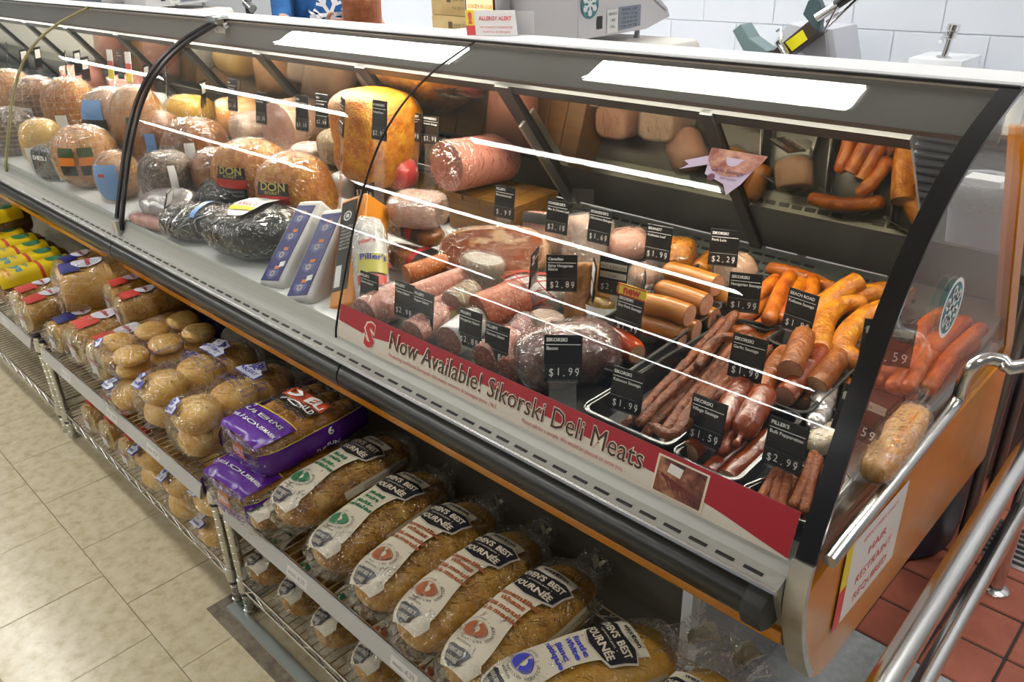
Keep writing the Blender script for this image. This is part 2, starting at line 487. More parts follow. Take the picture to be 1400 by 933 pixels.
obj('lower_valance', MB().prism([(0.93, 0.66), (0.94, 0.66), (0.945, 0.61), (0.925, 0.62)], XL, XE - 0.03), mat('valance_dark', (0.02, 0.016, 0.008), 0.2), case)
obj('wood_trim', MB().prism([(0.915, 0.633), (0.935, 0.637), (0.95, 0.60), (0.925, 0.600), (0.913, 0.610)], XL, XE - 0.03), WOOD, case, bevel=0.002)
obj('underside', MB().box((XL, 0.94, 0.585), (XE - 0.02, 1.86, 0.60)), CASE_DARK, case)
obj('kick_plate', MB().box((XL, 1.03, 0.0), (-0.60, 1.84, 0.585)), KICK, case)
obj('kick_corner', MB().box((-0.60, 1.028, 0.0), (-0.578, 1.06, 0.585)), mat('kick_corner_white', (0.72, 0.74, 0.76), 0.4), case, smooth=0)
obj('kick_return', MB().box((-0.598, 1.06, 0.0), (-0.582, 1.84, 0.585)), mat('kick_return_grey', (0.25, 0.25, 0.27), 0.4), case, smooth=0)
# rear: grille, perforated riser, sloping mirror doors
A = (1.78, 0.895); B = (1.50, 1.265)
def rear(t, off=0.0):
    dy, dz = B[0]-A[0], B[1]-A[1]; l = math.hypot(dy, dz)
    return (A[0] + dy * t - dz / l * off, A[1] + dz * off * 0 + dz * t + dy / l * off)
GRILLE = mat('grille_green_grey', (0.23, 0.245, 0.22), 0.35, 0.5)
obj('rear_grille', MB().prism([(1.64, 0.842), (1.775, 0.888), (1.775, 0.868), (1.64, 0.822)], XL, XE - 0.015), GRILLE, case)
gs0 = None
ga = math.atan2(0.046, 0.135)
for k in range(70):
    for r in range(4):
        x = -0.52 - k * 0.0335 - (0.010 if r % 2 else 0) - (0.03 if (k // 6) % 2 else 0)
        if k % 6 == 5: continue
        f = 0.2 + 0.2 * r
        if gs0 is None:
            gs0 = obj('vent_slot', MB().box((-0.0135, -0.0055, -0.002), (0.0135, 0.0055, 0.0014)), BLACK, case, bevel=0.0012, bseg=1, smooth=0); q = gs0
        else:
            q = gs0.copy(); C.objects.link(q)
        q.location = (x, 1.64 + 0.135 * f, 0.842 + 0.046 * f); q.rotation_euler = (ga, 0, 0)
def perf_mat():
    m = bpy.data.materials.new('perforated_dark_steel'); m.use_nodes = True
    nt = m.node_tree; N = nt.nodes; L = nt.links; b = N['Principled BSDF']
    tc = N.new('ShaderNodeTexCoord'); mp = N.new('ShaderNodeMapping')
    mp.inputs['Scale'].default_value = (150, 150, 150)
    L.new(tc.outputs['Object'], mp.inputs[0])
    vo = N.new('ShaderNodeTexVoronoi'); vo.voronoi_dimensions = '2D'; vo.inputs['Randomness'].default_value = 0.0; vo.inputs['Scale'].default_value = 1.0
    L.new(mp.outputs[0], vo.inputs['Vector'])
    mr = N.new('ShaderNodeMapRange'); mr.inputs[1].default_value = 0.22; mr.inputs[2].default_value = 0.32; mr.inputs[3].default_value = 1; mr.inputs[4].default_value = 0
    L.new(vo.outputs['Distance'], mr.inputs[0])
    mx = N.new('ShaderNodeMix'); mx.data_type = 'RGBA'
    mx.inputs[6].default_value = (0.012, 0.011, 0.009, 1); mx.inputs[7].default_value = (0.06, 0.055, 0.042, 1)
    L.new(mr.outputs[0], mx.inputs[0]); L.new(mx.outputs[2], b.inputs['Base Color'])
    b.inputs['Roughness'].default_value = 0.3
    return m
PERF = perf_mat()
MIRROR = mat('tinted_door_mirror', (0.36, 0.315, 0.235), 0.03, 1.0)
T1 = 0.36
ang = math.atan2(B[1]-A[1], B[0]-A[0])
# local frame: x along the case, y up the slope
RL = math.dist(A, B)
rroot = Matrix(((1, 0, 0), (0, math.cos(ang), -math.sin(ang)), (0, math.sin(ang), math.cos(ang)))).to_4x4()
def rear_obj(name, x0, x1, t0, t1, th, m, off=0.0, bev=0, kind=None):
    o = obj(name, MB().box((x0, t0 * RL, -th - off), (x1, t1 * RL, -off)), m, case, bevel=bev, smooth=0, kind=kind)
    o.matrix_local = Matrix.Translation((0, A[0], A[1])) @ rroot
    return o
XD = -0.50
rear_obj('perforated_panel', XL, XE - 0.012, 0.0, T1, -0.006, PERF, off=0.0)
edges = [XL, -6.3, -5.7, -5.1, -4.5, -3.9, -3.3, -2.70, -2.10, -1.50, -0.90, XD]
for a, b in zip(edges[:-1], edges[1:]):
    rear_obj('mirror_door', a + 0.004, b - 0.004, T1, 0.945, -0.008, MIRROR)
    rear_obj('reflection_cover', a + 0.002, b - 0.002, 0.945, 1.0, -0.012, mat('stile_black', (0.012, 0.011, 0.010), 0.5))  # dark strip added to hide the bright reflection along the mirror top
for x in edges[1:-1]:
    w = 0.026 if x > -1.2 else 0.03
    rear_obj('door_stile', x - w, x + w * (0.2 if x > -1.2 else 0.7), 0.0, 1.0, -0.018, mat('stile_black', (0.012, 0.011, 0.010), 0.5), bev=0.003)
    if abs(x + 1.5) < 0.01: rear_obj('stile_track', x + 0.004, x + 0.014, 0.05, 0.75, -0.023, STEEL, off=-0.0185)
# canopy with its lamps
CANOPY = mat('canopy_grey', (0.20, 0.20, 0.19), 0.45)
obj('canopy', MB().prism([(1.408, 1.368), (1.408, 1.288), (1.416, 1.288), (1.418, 1.352), (1.512, 1.352), (1.512, 1.280), (1.52, 1.272), (1.52, 1.368)], XL, XE - 0.015), CANOPY, case, smooth=0)
obj('canopy_lip', MB().prism([(1.404, 1.293), (1.409, 1.293), (1.409, 1.286), (1.404, 1.286)], XL, XE - 0.015), mat('lip_copper_brown', (0.10, 0.05, 0.03), 0.5), case)
obj('top_ledge', MB().prism([(1.400, 1.372), (1.408, 1.380), (1.500, 1.382), (1.53, 1.376), (1.53, 1.360), (1.405, 1.366)], XL, XE), WHITE, case)
obj('ledge_gasket', MB().prism([(1.397, 1.376), (1.402, 1.377), (1.402, 1.371), (1.397, 1.371)], XL, XE), BLACK, case)
for k, (a, b) in enumerate(((-7.5, -3.95), (-3.85, -2.78), (-2.70, -1.55), (-1.45, -0.42))):
    tb = obj('case_lamp', MB().tube([(a, 1.462, 1.318), (b, 1.462, 1.318)], 0.013, 8), lamp_mat('case_lamp_%d' % k, CASE_POWER, (1.0, 0.93, 0.78)), case)
# glass
def glass_panel(x0, x1):
    mb = MB()
    n = 44
    pts = [gpt(GLEN * i / n) for i in range(n + 1)]; pin = [gpt(GLEN * i / n, -0.006) for i in range(n + 1)]
    ring_ = pts + pin[::-1]
    vs = [(x0, y, z) for y, z in ring_] + [(x1, y, z) for y, z in ring_]
    m = len(ring_)
    fs = [(i, (i+1) % m, (i+1) % m + m, i + m) for i in range(m)]
    mb.add(vs, fs)
    return obj('glass_panel', mb, GLASS, case, smooth=30)
JOINTS = (-1.50, -2.735, -3.90, -5.1)
px = XE - 0.022
for x in JOINTS + (XL,):
    glass_panel(x + 0.003, px - 0.003); px = x
def gasket(x, r, m, name='glass_gasket', s0=0.0, s1=1.0, off=0.0):
    n = 36
    pts = [(x, *gpt(GLEN * (s0 + (s1 - s0) * i / n), off)) for i in range(n + 1)]
    return obj(name, MB().tube(pts, r, 6), m, case)
gasket(-1.50, 0.0028, BLACK)
gasket(-2.715, 0.008, BLACK); gasket(-2.755, 0.008, BLACK)
gasket(-3.90, 0.006, mat('olive_gasket', (0.25, 0.22, 0.10), 0.4)); gasket(-5.1, 0.006, BLACK)
obj('glass_clamp', MB().box((-2.765, 1.36, 1.36), (-2.700, 1.41, 1.385)).box((-2.77, 1.385, 1.33), (-2.70, 1.40, 1.375)), CHROME, case, bevel=0.003)
obj('glass_foot', MB().box((-2.755, 0.895, 0.742), (-2.715, 0.93, 0.80)), STEEL, case, bevel=0.003)
# end frame: black band up the glass edge, grey metal nose below it
n = 30
lo = [(0.911, 0.785), (0.905, 0.76), (0.903, 0.715), (0.908, 0.68), (0.918, 0.646), (0.933, 0.605), (0.955, 0.558), (0.98, 0.515)]
lo = _spline(lo, 3)
def frame_strip(pts, nrm, x0, x1, th):
    ring_ = pts + [(p[0] + q[0] * th, p[1] + q[1] * th) for p, q in zip(pts, nrm)][::-1]
    m = len(ring_)
    return MB().add([(x0, y, z) for y, z in ring_] + [(x1, y, z) for y, z in ring_],
                    [tuple(range(m)), tuple(range(2*m - 1, m - 1, -1))] + [(i, i + m, (i+1) % m + m, (i+1) % m) for i in range(m)])
def normals(pts):
    out = []
    for i in range(len(pts)):
        a = pts[max(i-1, 0)]; b = pts[min(i+1, len(pts)-1)]
        dy, dz = b[0]-a[0], b[1]-a[1]; l = math.hypot(dy, dz); out.append((-dz / l, dy / l))
    return out
up = [gpt(0.02 + (GLEN - 0.02) * i / n, -0.004) for i in range(n + 1)]
obj('end_frame', frame_strip(up, normals(up), XE - 0.026, XE + 0.004, 0.007), mat('end_frame_black', (0.008, 0.008, 0.009), 0.18), case, smooth=30)
lo_n = [(q[0] * -1, q[1] * -1) for q in normals(lo)]
obj('end_nose', frame_strip([(p[0] + 0.006, p[1]) for p in lo], lo_n, XE - 0.028, XE + 0.004, 0.012), mat('nose_grey_metal', rough=0.35, metal=0.7, cols=[(0.42, 0.41, 0.38), (0.56, 0.55, 0.52)], scale=14), case, smooth=30)
# end glass
gl = [gpt(GLEN * i / 20, -0.012) for i in range(21)]
obj('end_glass', MB().prism([(0.925, 0.745)] + gl + [(1.52, 1.36), B, (1.76, 0.92), (1.78, 0.755)], XE - 0.010, XE - 0.004), GLASS, case, smooth=0)
# end panel of orange laminate
ep = [(0.925, 0.725)] + [(p[0] + 0.008, p[1]) for p in lo[6:]] + [(1.00, 0.487), (1.03, 0.468), (1.08, 0.458), (1.88, 0.468), (1.845, 0.78), (1.55, 1.30), (1.50, 1.30), (1.78, 0.80), (1.76, 0.756), (1.0, 0.745)]
obj('end_panel', MB().prism(ep, XE - 0.028, XE - 0.002), WOOD, case, smooth=0)

# ---------------------------------------------------------------- things stuck on the glass
def gmap(off):
    return lambda x, s: (x, *gpt(s, off))
ban = empty('banner_sign', (-0.92, 0.915, 0.78), label='red and cream banner along the bottom of the glass, advertising deli meats', cat='banner')
bl = Vector((-0.92, 0.915, 0.78))
def bmap(off):
    return lambda x, s: tuple(Vector((x, *gpt(s + 0.008, off))) - bl)
bx_l, bx_r = -1.492, XE - 0.036
BH = 0.077
def wave(x):
    t = (x - bx_l) / (bx_r - bx_l)
    P = [(0, .50), (.10, .42), (.2, .58), (.35, .62), (.5, .58), (.68, .50), (.82, .42), (.90, .28), (1.0, .04)]
    for (a, va), (b, vb) in zip(P[:-1], P[1:]):
        if t <= b: return BH * (va + (vb - va) * (t - a) / (b - a))
    return BH * P[-1][1]
CREAM = mat('banner_cream', (0.66, 0.60, 0.52), 0.5)
RED = mat('banner_red', (0.36, 0.008, 0.022), 0.4)
INK = mat('banner_ink_brown', (0.055, 0.022, 0.015), 0.5)
PALE = mat('banner_outline', (0.78, 0.68, 0.55), 0.5)
mb = MB(); strip(mb, bx_l, bx_r, 0.0, BH, bmap(0.0012), 40, 6); obj('cream_sheet', mb, CREAM, ban)
mb = MB(); strip(mb, bx_l, bx_r, wave, BH, bmap(0.0018), 60, 5); obj('red_wave', mb, RED, ban)
TT = 'Now Available! Sikorski Deli Meats'
tx0, tx1 = -1.305, -0.632
mb = MB(); write(mb, TT, (tx0 + tx1) / 2, 0.0285, 0.054, bmap(0.0023), width=tx1 - tx0 + 0.004, bold=0.03); obj('headline_outline', mb, PALE, ban, smooth=0, fix=False)
mb = MB(); write(mb, TT, (tx0 + tx1) / 2, 0.0285, 0.054, bmap(0.0029), width=tx1 - tx0, bold=0.0); obj('headline', mb, INK, ban, smooth=0, fix=False)
f = bmap(0.0022)
mb = MB()
write(mb, "Producing traditional European deli meats, wieners & sausages since 1963.", -1.30, 0.0115, 0.0115, bmap(0.0022), align='L', width=0.335)
obj('small_print', mb, mat('banner_small_red', (0.50, 0.10, 0.09), 0.5), ban, smooth=0, fix=False)
mb = MB()
write(mb, 'Please ask for a sample. We would be pleased to serve you.', -0.90, 0.0115, 0.0115, bmap(0.0022), align='L', width=0.235)
obj('small_print', mb, mat('banner_small_red', (0.50, 0.10, 0.09), 0.5), ban, smooth=0, fix=False)
mb = MB(); write(mb, 'S', -1.372, 0.012, 0.072, bmap(0.0024), bold=0.09); obj('logo_outline', mb, PALE, ban, smooth=0, fix=False)
mb = MB(); write(mb, 'S', -1.372, 0.012, 0.072, bmap(0.0030), bold=0.045); obj('logo', mb, mat('logo_red', (0.50, 0.02, 0.03), 0.4), ban, smooth=0, fix=False)
mb = MB(); strip(mb, -0.607, -0.512, 0.006, 0.070, bmap(0.0023), 6, 4); obj('picture_border', mb, PALE, ban)
mb = MB(); strip(mb, -0.603, -0.516, 0.009, 0.067, bmap(0.0028), 6, 4); obj('picture', mb, mat('picture_ground', rough=0.4, cols=[(0.05, 0.012, 0.01), (0.20, 0.06, 0.03), (0.42, 0.20, 0.10)], scale=28), ban)
mb = MB()
for k in range(7):
    x0 = -0.595 + 0.0095 * k
    pts = [(x0 + 0.02 * t, 0.040 - 0.018 * t - 0.002 * k + 0.0045 * math.sin(3 * t)) for t in (0, .33, .66, 1)]
    for (a, b) in zip(pts[:-1], pts[1:]):
        poly(mb, [(a[0], a[1] - 0.003), (b[0], b[1] - 0.003), (b[0], b[1] + 0.003), (a[0], a[1] + 0.003)], bmap(0.0031))
obj('pictured_sausages', mb, mat('picture_sausage', (0.13, 0.02, 0.018), 0.4), ban, smooth=0)
mb = MB(); poly(mb, [(-0.585, 0.046), (-0.560, 0.044), (-0.557, 0.060), (-0.582, 0.062)], bmap(0.0032)); obj('pictured_card', mb, mat('picture_card', (0.75, 0.72, 0.68), 0.5), ban, smooth=0)

# ribbon shaped sticker near the top of the right hand glass
pn = empty('ribbon_sticker', (-0.605, 1.200, 1.319), label='small white and lilac ribbon sticker near the top of the right glass', cat='sticker')
pl = Vector(pn.location)
def smap(off): return lambda x, s: tuple(Vector((x, *gpt(s, off))) - pl)
s0 = 0.58
xs = -0.655
mb = MB(); poly(mb, [(xs - 0.045, s0 - 0.010), (xs + 0.045, s0 - 0.010), (xs + 0.033, s0 - 0.055), (xs + 0.018, s0 - 0.078), (xs + 0.004, s0 - 0.060), (xs - 0.036, s0 - 0.048)], smap(0.002))
poly(mb, [(xs - 0.045, s0 - 0.012), (xs - 0.085, s0 - 0.030), (xs - 0.073, s0 - 0.036), (xs - 0.085, s0 - 0.048), (xs - 0.04, s0 - 0.030)], smap(0.0018)); obj('ribbon', mb, mat('lilac_paper', (0.62, 0.50, 0.66), 0.5), pn, smooth=0)
mb = MB(); ring(mb, xs, s0 + 0.004, 0.0, 0.050, smap(0.0023), sx=1.0, a0=PI, a1=2*PI); obj('oval', mb, mat('sticker_picture', rough=0.4, cols=[(0.30, 0.07, 0.05), (0.62, 0.32, 0.22)], scale=40), pn, smooth=0)
mb = MB(); write(mb, 'Garlic Sausage', xs, s0 - 0.040, 0.011, smap(0.0026), width=0.058, bold=0.02)
ring(mb, xs - 0.022, s0 - 0.052, 0, 0.007, smap(0.0027), 10)
write(mb, 'deli counter', xs + 0.008, s0 - 0.052, 0.007, smap(0.0026), width=0.03); obj('lettering', mb, mat('sticker_ink', (0.16, 0.03, 0.08), 0.5), pn, smooth=0, fix=False)

# snowflake sticker on the end glass
sn = empty('snowflake_sticker', (XE, 1.305, 1.052), label='round teal sticker with white snowflake on the end glass', cat='sticker')
def emap(off): return lambda y, z: (off, y, z)
mb = MB(); ring(mb, 0, 0, 0, 0.046, emap(0.0005), sx=0.95); obj('disc', mb, mat('teal_print', rough=0.4, cols=[(0.02, 0.10, 0.12), (0.10, 0.30, 0.34)], scale=60), sn, smooth=0)
mb = MB(); ring(mb, 0, 0, 0.043, 0.050, emap(0.0008), sx=0.95); obj('rim', mb, WHITE, sn, smooth=0)
mb = MB(); snowflake(mb, 0, 0, 0.038, emap(0.0011), 0.2); obj('snowflake', mb, WHITE, sn, smooth=0)

# warning notice on the end panel
wn = empty('allergy_notice', (XE, 1.12, 0.67), label='white notice with yellow and red edge stuck on the orange end panel', cat='notice')
def wmap(off): return lambda y, z: (off, y, z)
Wq = [(-0.085, -0.185), (-0.10, 0.05), (0.10, 0.062), (0.16, -0.075)]
def wq(u, v):   # u across, v up, within the notice
    a = (-0.075 + 0.25 * u, -0.118 + 0.175 * v)
    return a
mb = MB(); poly(mb, [wq(0, 0), wq(1, 0), wq(1, 1), wq(0, 1)], wmap(0.0005)); obj('paper', mb, mat('notice_paper', (0.78, 0.76, 0.74), 0.4), wn, smooth=0)
mb = MB(); poly(mb, [wq(0, .5), wq(.11, .5), wq(.11, 1), wq(0, 1)], wmap(0.0009)); obj('yellow_edge', mb, mat('notice_yellow', (0.80, 0.62, 0.02), 0.4), wn, smooth=0)
mb = MB(); poly(mb, [wq(0, 0), wq(.11, 0), wq(.11, .5), wq(0, .5)], wmap(0.0009)); obj('red_edge', mb, mat('notice_red', (0.62, 0.03, 0.03), 0.4), wn, smooth=0)
mb = MB()
for k, (t, hh, ww) in enumerate((('EMPLOYEES ONLY', 0.012, 0.14), ('HAIR', 0.026, 0.075), ('RESTRAINT', 0.026, 0.15), ('REQUIRED', 0.026, 0.14))):
    p = wq(0.56, (0.84, 0.58, 0.34, 0.11)[k]); write(mb, t, p[0], p[1], hh, wmap(0.0012), width=ww)
obj('lettering', mb, mat('notice_ink', (0.68, 0.06, 0.06), 0.5), wn, smooth=0, fix=False)

# ---------------------------------------------------------------- stainless guard rails at the end of the counter
RAIL = mat('rail_stainless', (0.66, 0.65, 0.63), 0.22, 1.0)
gr1 = empty('guard_rail', (-0.24, 1.3, 0), label='double stainless steel guard rail standing on the red tiles', cat='rail')
def gl_(p): return Vector(p) - Vector((-0.24, 1.3, 0))
obj('top_rail', MB().tube([gl_((-0.212, 0.80, 0.60)), gl_((-0.262, 2.6, 0.60))], 0.0215, 16), RAIL, gr1)
obj('lower_rail', MB().tube([gl_((-0.222, 1.0, 0.28)), gl_((-0.268, 2.6, 0.28))], 0.019, 16), RAIL, gr1)
for (x, y) in ((-0.256, 2.03),):
    p = obj('post', MB().tube([gl_((x, y, 0.0)), gl_((x, y, 0.60))], 0.019, 16), RAIL, gr1)
    obj('flange', MB().lathe([(0.0, 0.012), (0.03, 0.011), (0.036, 0.006), (0.037, 0.0), (0.0, 0.0)], 20, Matrix.Translation(gl_((x, y, 0.0)))), RAIL, p)
gr2 = empty('counter_rail', (-0.29, 1.1, 0.9), label='bent stainless steel rail running beside the end glass', cat='rail')
path = [(-0.314, 0.929, 0.793), (-0.313, 0.999, 0.804), (-0.312, 1.102, 0.813), (-0.311, 1.251, 0.830), (-0.310, 1.367, 0.844), (-0.308, 1.393, 0.863), (-0.304, 1.381, 0.903), (-0.296, 1.380, 0.931), (-0.282, 1.399, 0.940), (-0.260, 1.407, 0.940), (-0.235, 1.421, 0.934), (-0.10, 1.62, 0.975), (0.1, 1.95, 0.97)]
obj('rail_tube', MB().tube([Vector(p) - Vector((-0.29, 1.1, 0.9)) for p in _spline(path, 4)], 0.0115, 14), RAIL, gr2)
obj('bracket', MB().tube([Vector((XE, 1.16, 0.80)) - Vector((-0.29, 1.1, 0.9)), Vector((-0.312, 1.16, 0.845)) - Vector((-0.29, 1.1, 0.9))], 0.005, 8), RAIL, gr2)
# floor drain
dr = empty('floor_drain', (-0.247, 2.249, 0.000), label='square metal floor drain grate set in the red tiles', cat='drain')
obj('frame', MB().box((-0.10, -0.10, -0.004), (0.10, 0.10, 0.004)), STEEL, dr, bevel=0.002)
for k in range(7):
    obj('grate_slot', MB().box((-0.08, -0.083 + 0.026 * k, 0.0035), (0.08, -0.071 + 0.026 * k, 0.0055)), BLACK, dr, smooth=0)

# ---------------------------------------------------------------- deli food: builders
RICH[0] = 1.28; RICH[1] = 0.80
ORD = ('first', 'second', 'third', 'fourth', 'fifth', 'sixth', 'seventh', 'eighth', 'ninth', 'tenth', 'eleventh', 'twelfth', 'thirteenth', 'fourteenth', 'fifteenth')
def sp(v, e): return math.copysign(abs(v) ** e, v)
def body_fn(L, W, H, p=2.5, q=2.5, lump=0.0, ls=9.0, seed=0.0, taper=0.0, floor=True, crumple=0.0):
    sv = Vector((seed * 3.1, seed * 1.7, seed * 0.9))
    def P(u, a, off=0.0):
        t = min(abs(2 * u / L), 1.0)
        s = max(1 - t ** p, 0.0) ** (1 / p)
        k = 1 + taper * 2 * u / L
        c, sn = math.cos(a), math.sin(a)
        y = W / 2 * k * sp(c, 2 / q); z = H / 2 * k * sp(sn, 2 / q)
        if lump or crumple:
            q0 = Vector((u * ls, y * ls, z * ls)) + sv
            n = 1 + lump * (noise.noise(q0) + 0.45 * noise.noise(q0 * 2.4) + 0.22 * noise.noise(q0 * 5.3))
            if crumple and off: off = off * (1 + crumple * noise.noise(Vector((u * ls * 4, y * ls * 4, z * ls * 4)) + sv))
            s *= n
        x = u * (1 + 2 * off / L)
        yy = y * s + off * c; zz = H / 2 + z * s + off * sn
        if floor and zz < 0.001: zz = 0.001 + (0.2 * zz if zz > -0.01 else -0.002)
        return (x, yy, zz)
    return P
def body_mesh(P, L, u0=None, u1=None, nu=22, na=24, off=0.0):
    mb = MB()
    e = L / 2 * 0.999
    a0 = -PI / 2 if u0 is None else math.asin(max(-1, min(1, u0 / e)))
    a1 = PI / 2 if u1 is None else math.asin(max(-1, min(1, u1 / e)))
    us = [e * math.sin(a0 + (a1 - a0) * i / nu) for i in range(nu + 1)]
    mb.sheet(lambda i, j: P(us[round(i * nu)], 2 * PI * j, off), nu, na, closed_v=True)
    mb.add([], [])
    n = na
    mb.f.append(tuple(range(n))); mb.mi.append(0)
    b = nu * n
    mb.f.append(tuple(b + k for k in reversed(range(n)))); mb.mi.append(0)
    return mb
def cap_mesh(P, u, na=24, off=0.0, push=0.0008, inset=0.97):
    mb = MB()
    pts = [Vector(P(u, 2 * PI * k / na, off)) for k in range(na)]
    c = sum(pts, Vector()) / na
    d = push if u > 0 else -push
    vs = [c + (q - c) * inset + Vector((d, 0, 0)) for q in pts] + [c + Vector((d * 1.5, 0, 0))]
    mb.add(vs, [(k, (k + 1) % na, na) for k in range(na)])
    return mb
def frame(p0, p1, roll=0.0):
    p0 = Vector(p0); p1 = Vector(p1)
    X = (p1 - p0).normalized()
    ref = Vector((0, 0, 1)) if abs(X.z) < 0.8 else Vector((0, -1, 0))
    Y = ref.cross(X).normalized(); Z = X.cross(Y)
    M = Matrix((X, Y, Z)).transposed()
    if roll: M = M @ Matrix.Rotation(roll, 3, 'X')
    return M
def meat(name, label, cat, p0, p1, W, H, m, p=2.6, q=2.3, cut='00', cutm=None, film=None, group=None, lump=0.05, ls=9.0, roll=0.0,
         taper=0.0, floor=True, bands=(), prints=(), knot=None, nu=22, na=24, filmoff=0.004, cutat=0.92, ext=1.0, tail=None):
    L = (Vector(p1) - Vector(p0)).length * ext
    M = frame(p0, p1, roll)
    mid = (Vector(p0) + Vector(p1)) / 2
    base = mid - (M @ Vector((0, 0, 1))) * (H / 2)
    e = empty(name, base, M, label, cat, group)
    Lb = L
    u0 = u1 = None
    if cut[0] == '1': u0 = -L / 2 * cutat
    if cut[1] == '1': u1 = L / 2 * cutat
    sd = random.uniform(0, 20)
    P = body_fn(Lb, W, H, p, q, lump, ls, sd, taper, floor)
    obj('body', body_mesh(P, Lb, u0, u1, nu, na), m, e, smooth=60)
    if u0 is not None: obj('cut_face', cap_mesh(P, u0, na), cutm or m, e, smooth=0)
    if u1 is not None: obj('cut_face', cap_mesh(P, u1, na), cutm or m, e, smooth=0)
    R = (W + H) / 4
    def fmap(off):
        return lambda u, v: P(u, PI / 2 - v / R, off)
    if film:
        Pf = body_fn(Lb, W, H, p, q, lump * 0.6, ls, sd, taper, floor, crumple=0.7)
        mb = body_mesh(Pf, Lb, None if u0 is None else u0 - 0.004, None if u1 is None else u1 + 0.004, nu, na, filmoff)
        obj('film', mb, film, e, smooth=70)
    if tail:
        tx = L / 2 * tail
        mb = MB(); sg = 1 if tail > 0 else -1
        def tf(i, j):
            a = 2 * PI * j; r = (0.012 + 0.35 * R * i * i) * (1 + 0.35 * math.sin(3 * a + 4 * i))
            return (tx - sg * 0.004 + sg * 0.28 * R * 3 * i * 0.6, r * math.cos(a), H / 2 + r * math.sin(a) * 0.6 - 0.01 * i)
        mb.sheet(tf, 5, 14, closed_v=True); obj('bag_tail', mb, film or FILM, e, smooth=70)
    if knot:
        kx = L / 2 * knot
        mb = MB(); s_ = 1 if knot > 0 else -1
        mb.tube([(kx - s_*0.01, 0, H/2), (kx + s_*0.006, 0, H/2), (kx + s_*0.014, 0.003, H/2 + 0.002), (kx + s_*0.026, 0.006, H/2 + 0.004)], [0.016, 0.006, 0.008, 0.012], 10)
        obj('knot', mb, film or m, e)
    for b in bands:      # (u0, u1, v0, v1, material, name, off)
        mb = MB(); strip(mb, b[0], b[1], b[2], b[3], fmap(b[6] if len(b) > 6 else filmoff + 0.002 if film else 0.0022), 8, 10)
        obj(b[5], mb, b[4], e, smooth=60)
    for t in prints:     # (material, [(text, u, v, size, rot)], off)
        mb = MB()
        for (s, u, v, sz, rt) in t[1]: write(mb, s, u, v, sz, fmap((t[2] if len(t) > 2 else (filmoff if film else 0) + 0.0035)), rot=rt, bold=0.02)
        obj('lettering', mb, t[0], e, smooth=0, fix=False)
    return e, fmap, L
def sausage(name, label, pts, r, m, ends='rr', cutm=None, group=None, seg=12, wob=0.05, cat='sausage', n=5, wr=0.0):
    P = [Vector(q) for q in _spline([tuple(q) for q in pts], n)]
    # even resampling
    ln = [0.0]
    for a, b in zip(P[:-1], P[1:]): ln.append(ln[-1] + (b - a).length)
    N = max(8, min(40, int(ln[-1] / (r * 0.55)) + 2))
    Q = []
    for i in range(N + 1):
        s = ln[-1] * i / N; j = 1
        while j < len(ln) - 1 and ln[j] < s: j += 1
        t = (s - ln[j-1]) / max(ln[j] - ln[j-1], 1e-9); Q.append(P[j-1].lerp(P[j], t))
    sd = random.uniform(0, 50)
    rr = [r * (1 + wob * noise.noise(Vector((i * 0.45 + sd, sd, 0)))) for i in range(N + 1)]
    pts2, r2 = [], []
    def endcap(c, d, rad, kind):
        out = []
        if kind == 'r':
            for k in range(1, 5):
                a = PI / 2 * k / 4.3; out.append((c + d * rad * 0.9 * math.sin(a), rad * math.cos(a)))
        elif kind == 't':
            for k in range(1, 5):
                a = PI / 2 * k / 4.3; out.append((c + d * rad * 1.1 * math.sin(a), max(rad * math.cos(a), rad * 0.22)))
            out.append((c + d * rad * 1.5, rad * 0.18)); out.append((c + d * rad * 2.0, rad * 0.30)); out.append((c + d * rad * 2.2, rad * 0.22))
        return out
    d0 = (Q[0] - Q[1]).normalized(); d1 = (Q[-1] - Q[-2]).normalized()
    for q, z in reversed(endcap(Q[0], d0, rr[0], ends[0])): pts2.append(q); r2.append(z)
    pts2 += Q; r2 += rr
    for q, z in endcap(Q[-1], d1, rr[-1], ends[1]): pts2.append(q); r2.append(z)
    c = Q[len(Q) // 2].copy()
    loc = [q - c for q in pts2]
    mb = MB().tube(loc, r2, seg)
    if wr:
        mb.v = [tuple(Vector(v) * 1.0 + Vector(v).normalized() * 0 + Vector((noise.noise(Vector(v) * 160 + Vector((sd, 0, 0))), noise.noise(Vector(v) * 160 + Vector((0, sd, 5))), noise.noise(Vector(v) * 160 + Vector((3, 9, sd))))) * r * wr) for v in mb.v]
    o = obj(name, mb, m, None, label, cat, group, smooth=70, loc=c)
    for k, (kind, q, d, rad) in enumerate(((ends[0], Q[0], d0, rr[0]), (ends[1], Q[-1], d1, rr[-1]))):
        if kind == 'c':
            w = MB(); a = (q - c) + d * 0.0008
            s = d.orthogonal().normalized(); t = d.cross(s)
            vs = [a + (s * math.cos(2*PI*i/16) + t * math.sin(2*PI*i/16)) * rad * 0.96 for i in range(16)] + [a + d * 0.001]
            w.add(vs, [(i, (i+1) % 16, 16) for i in range(16)])
            obj('cut_face', w, cutm or m, o, smooth=0)
    return o
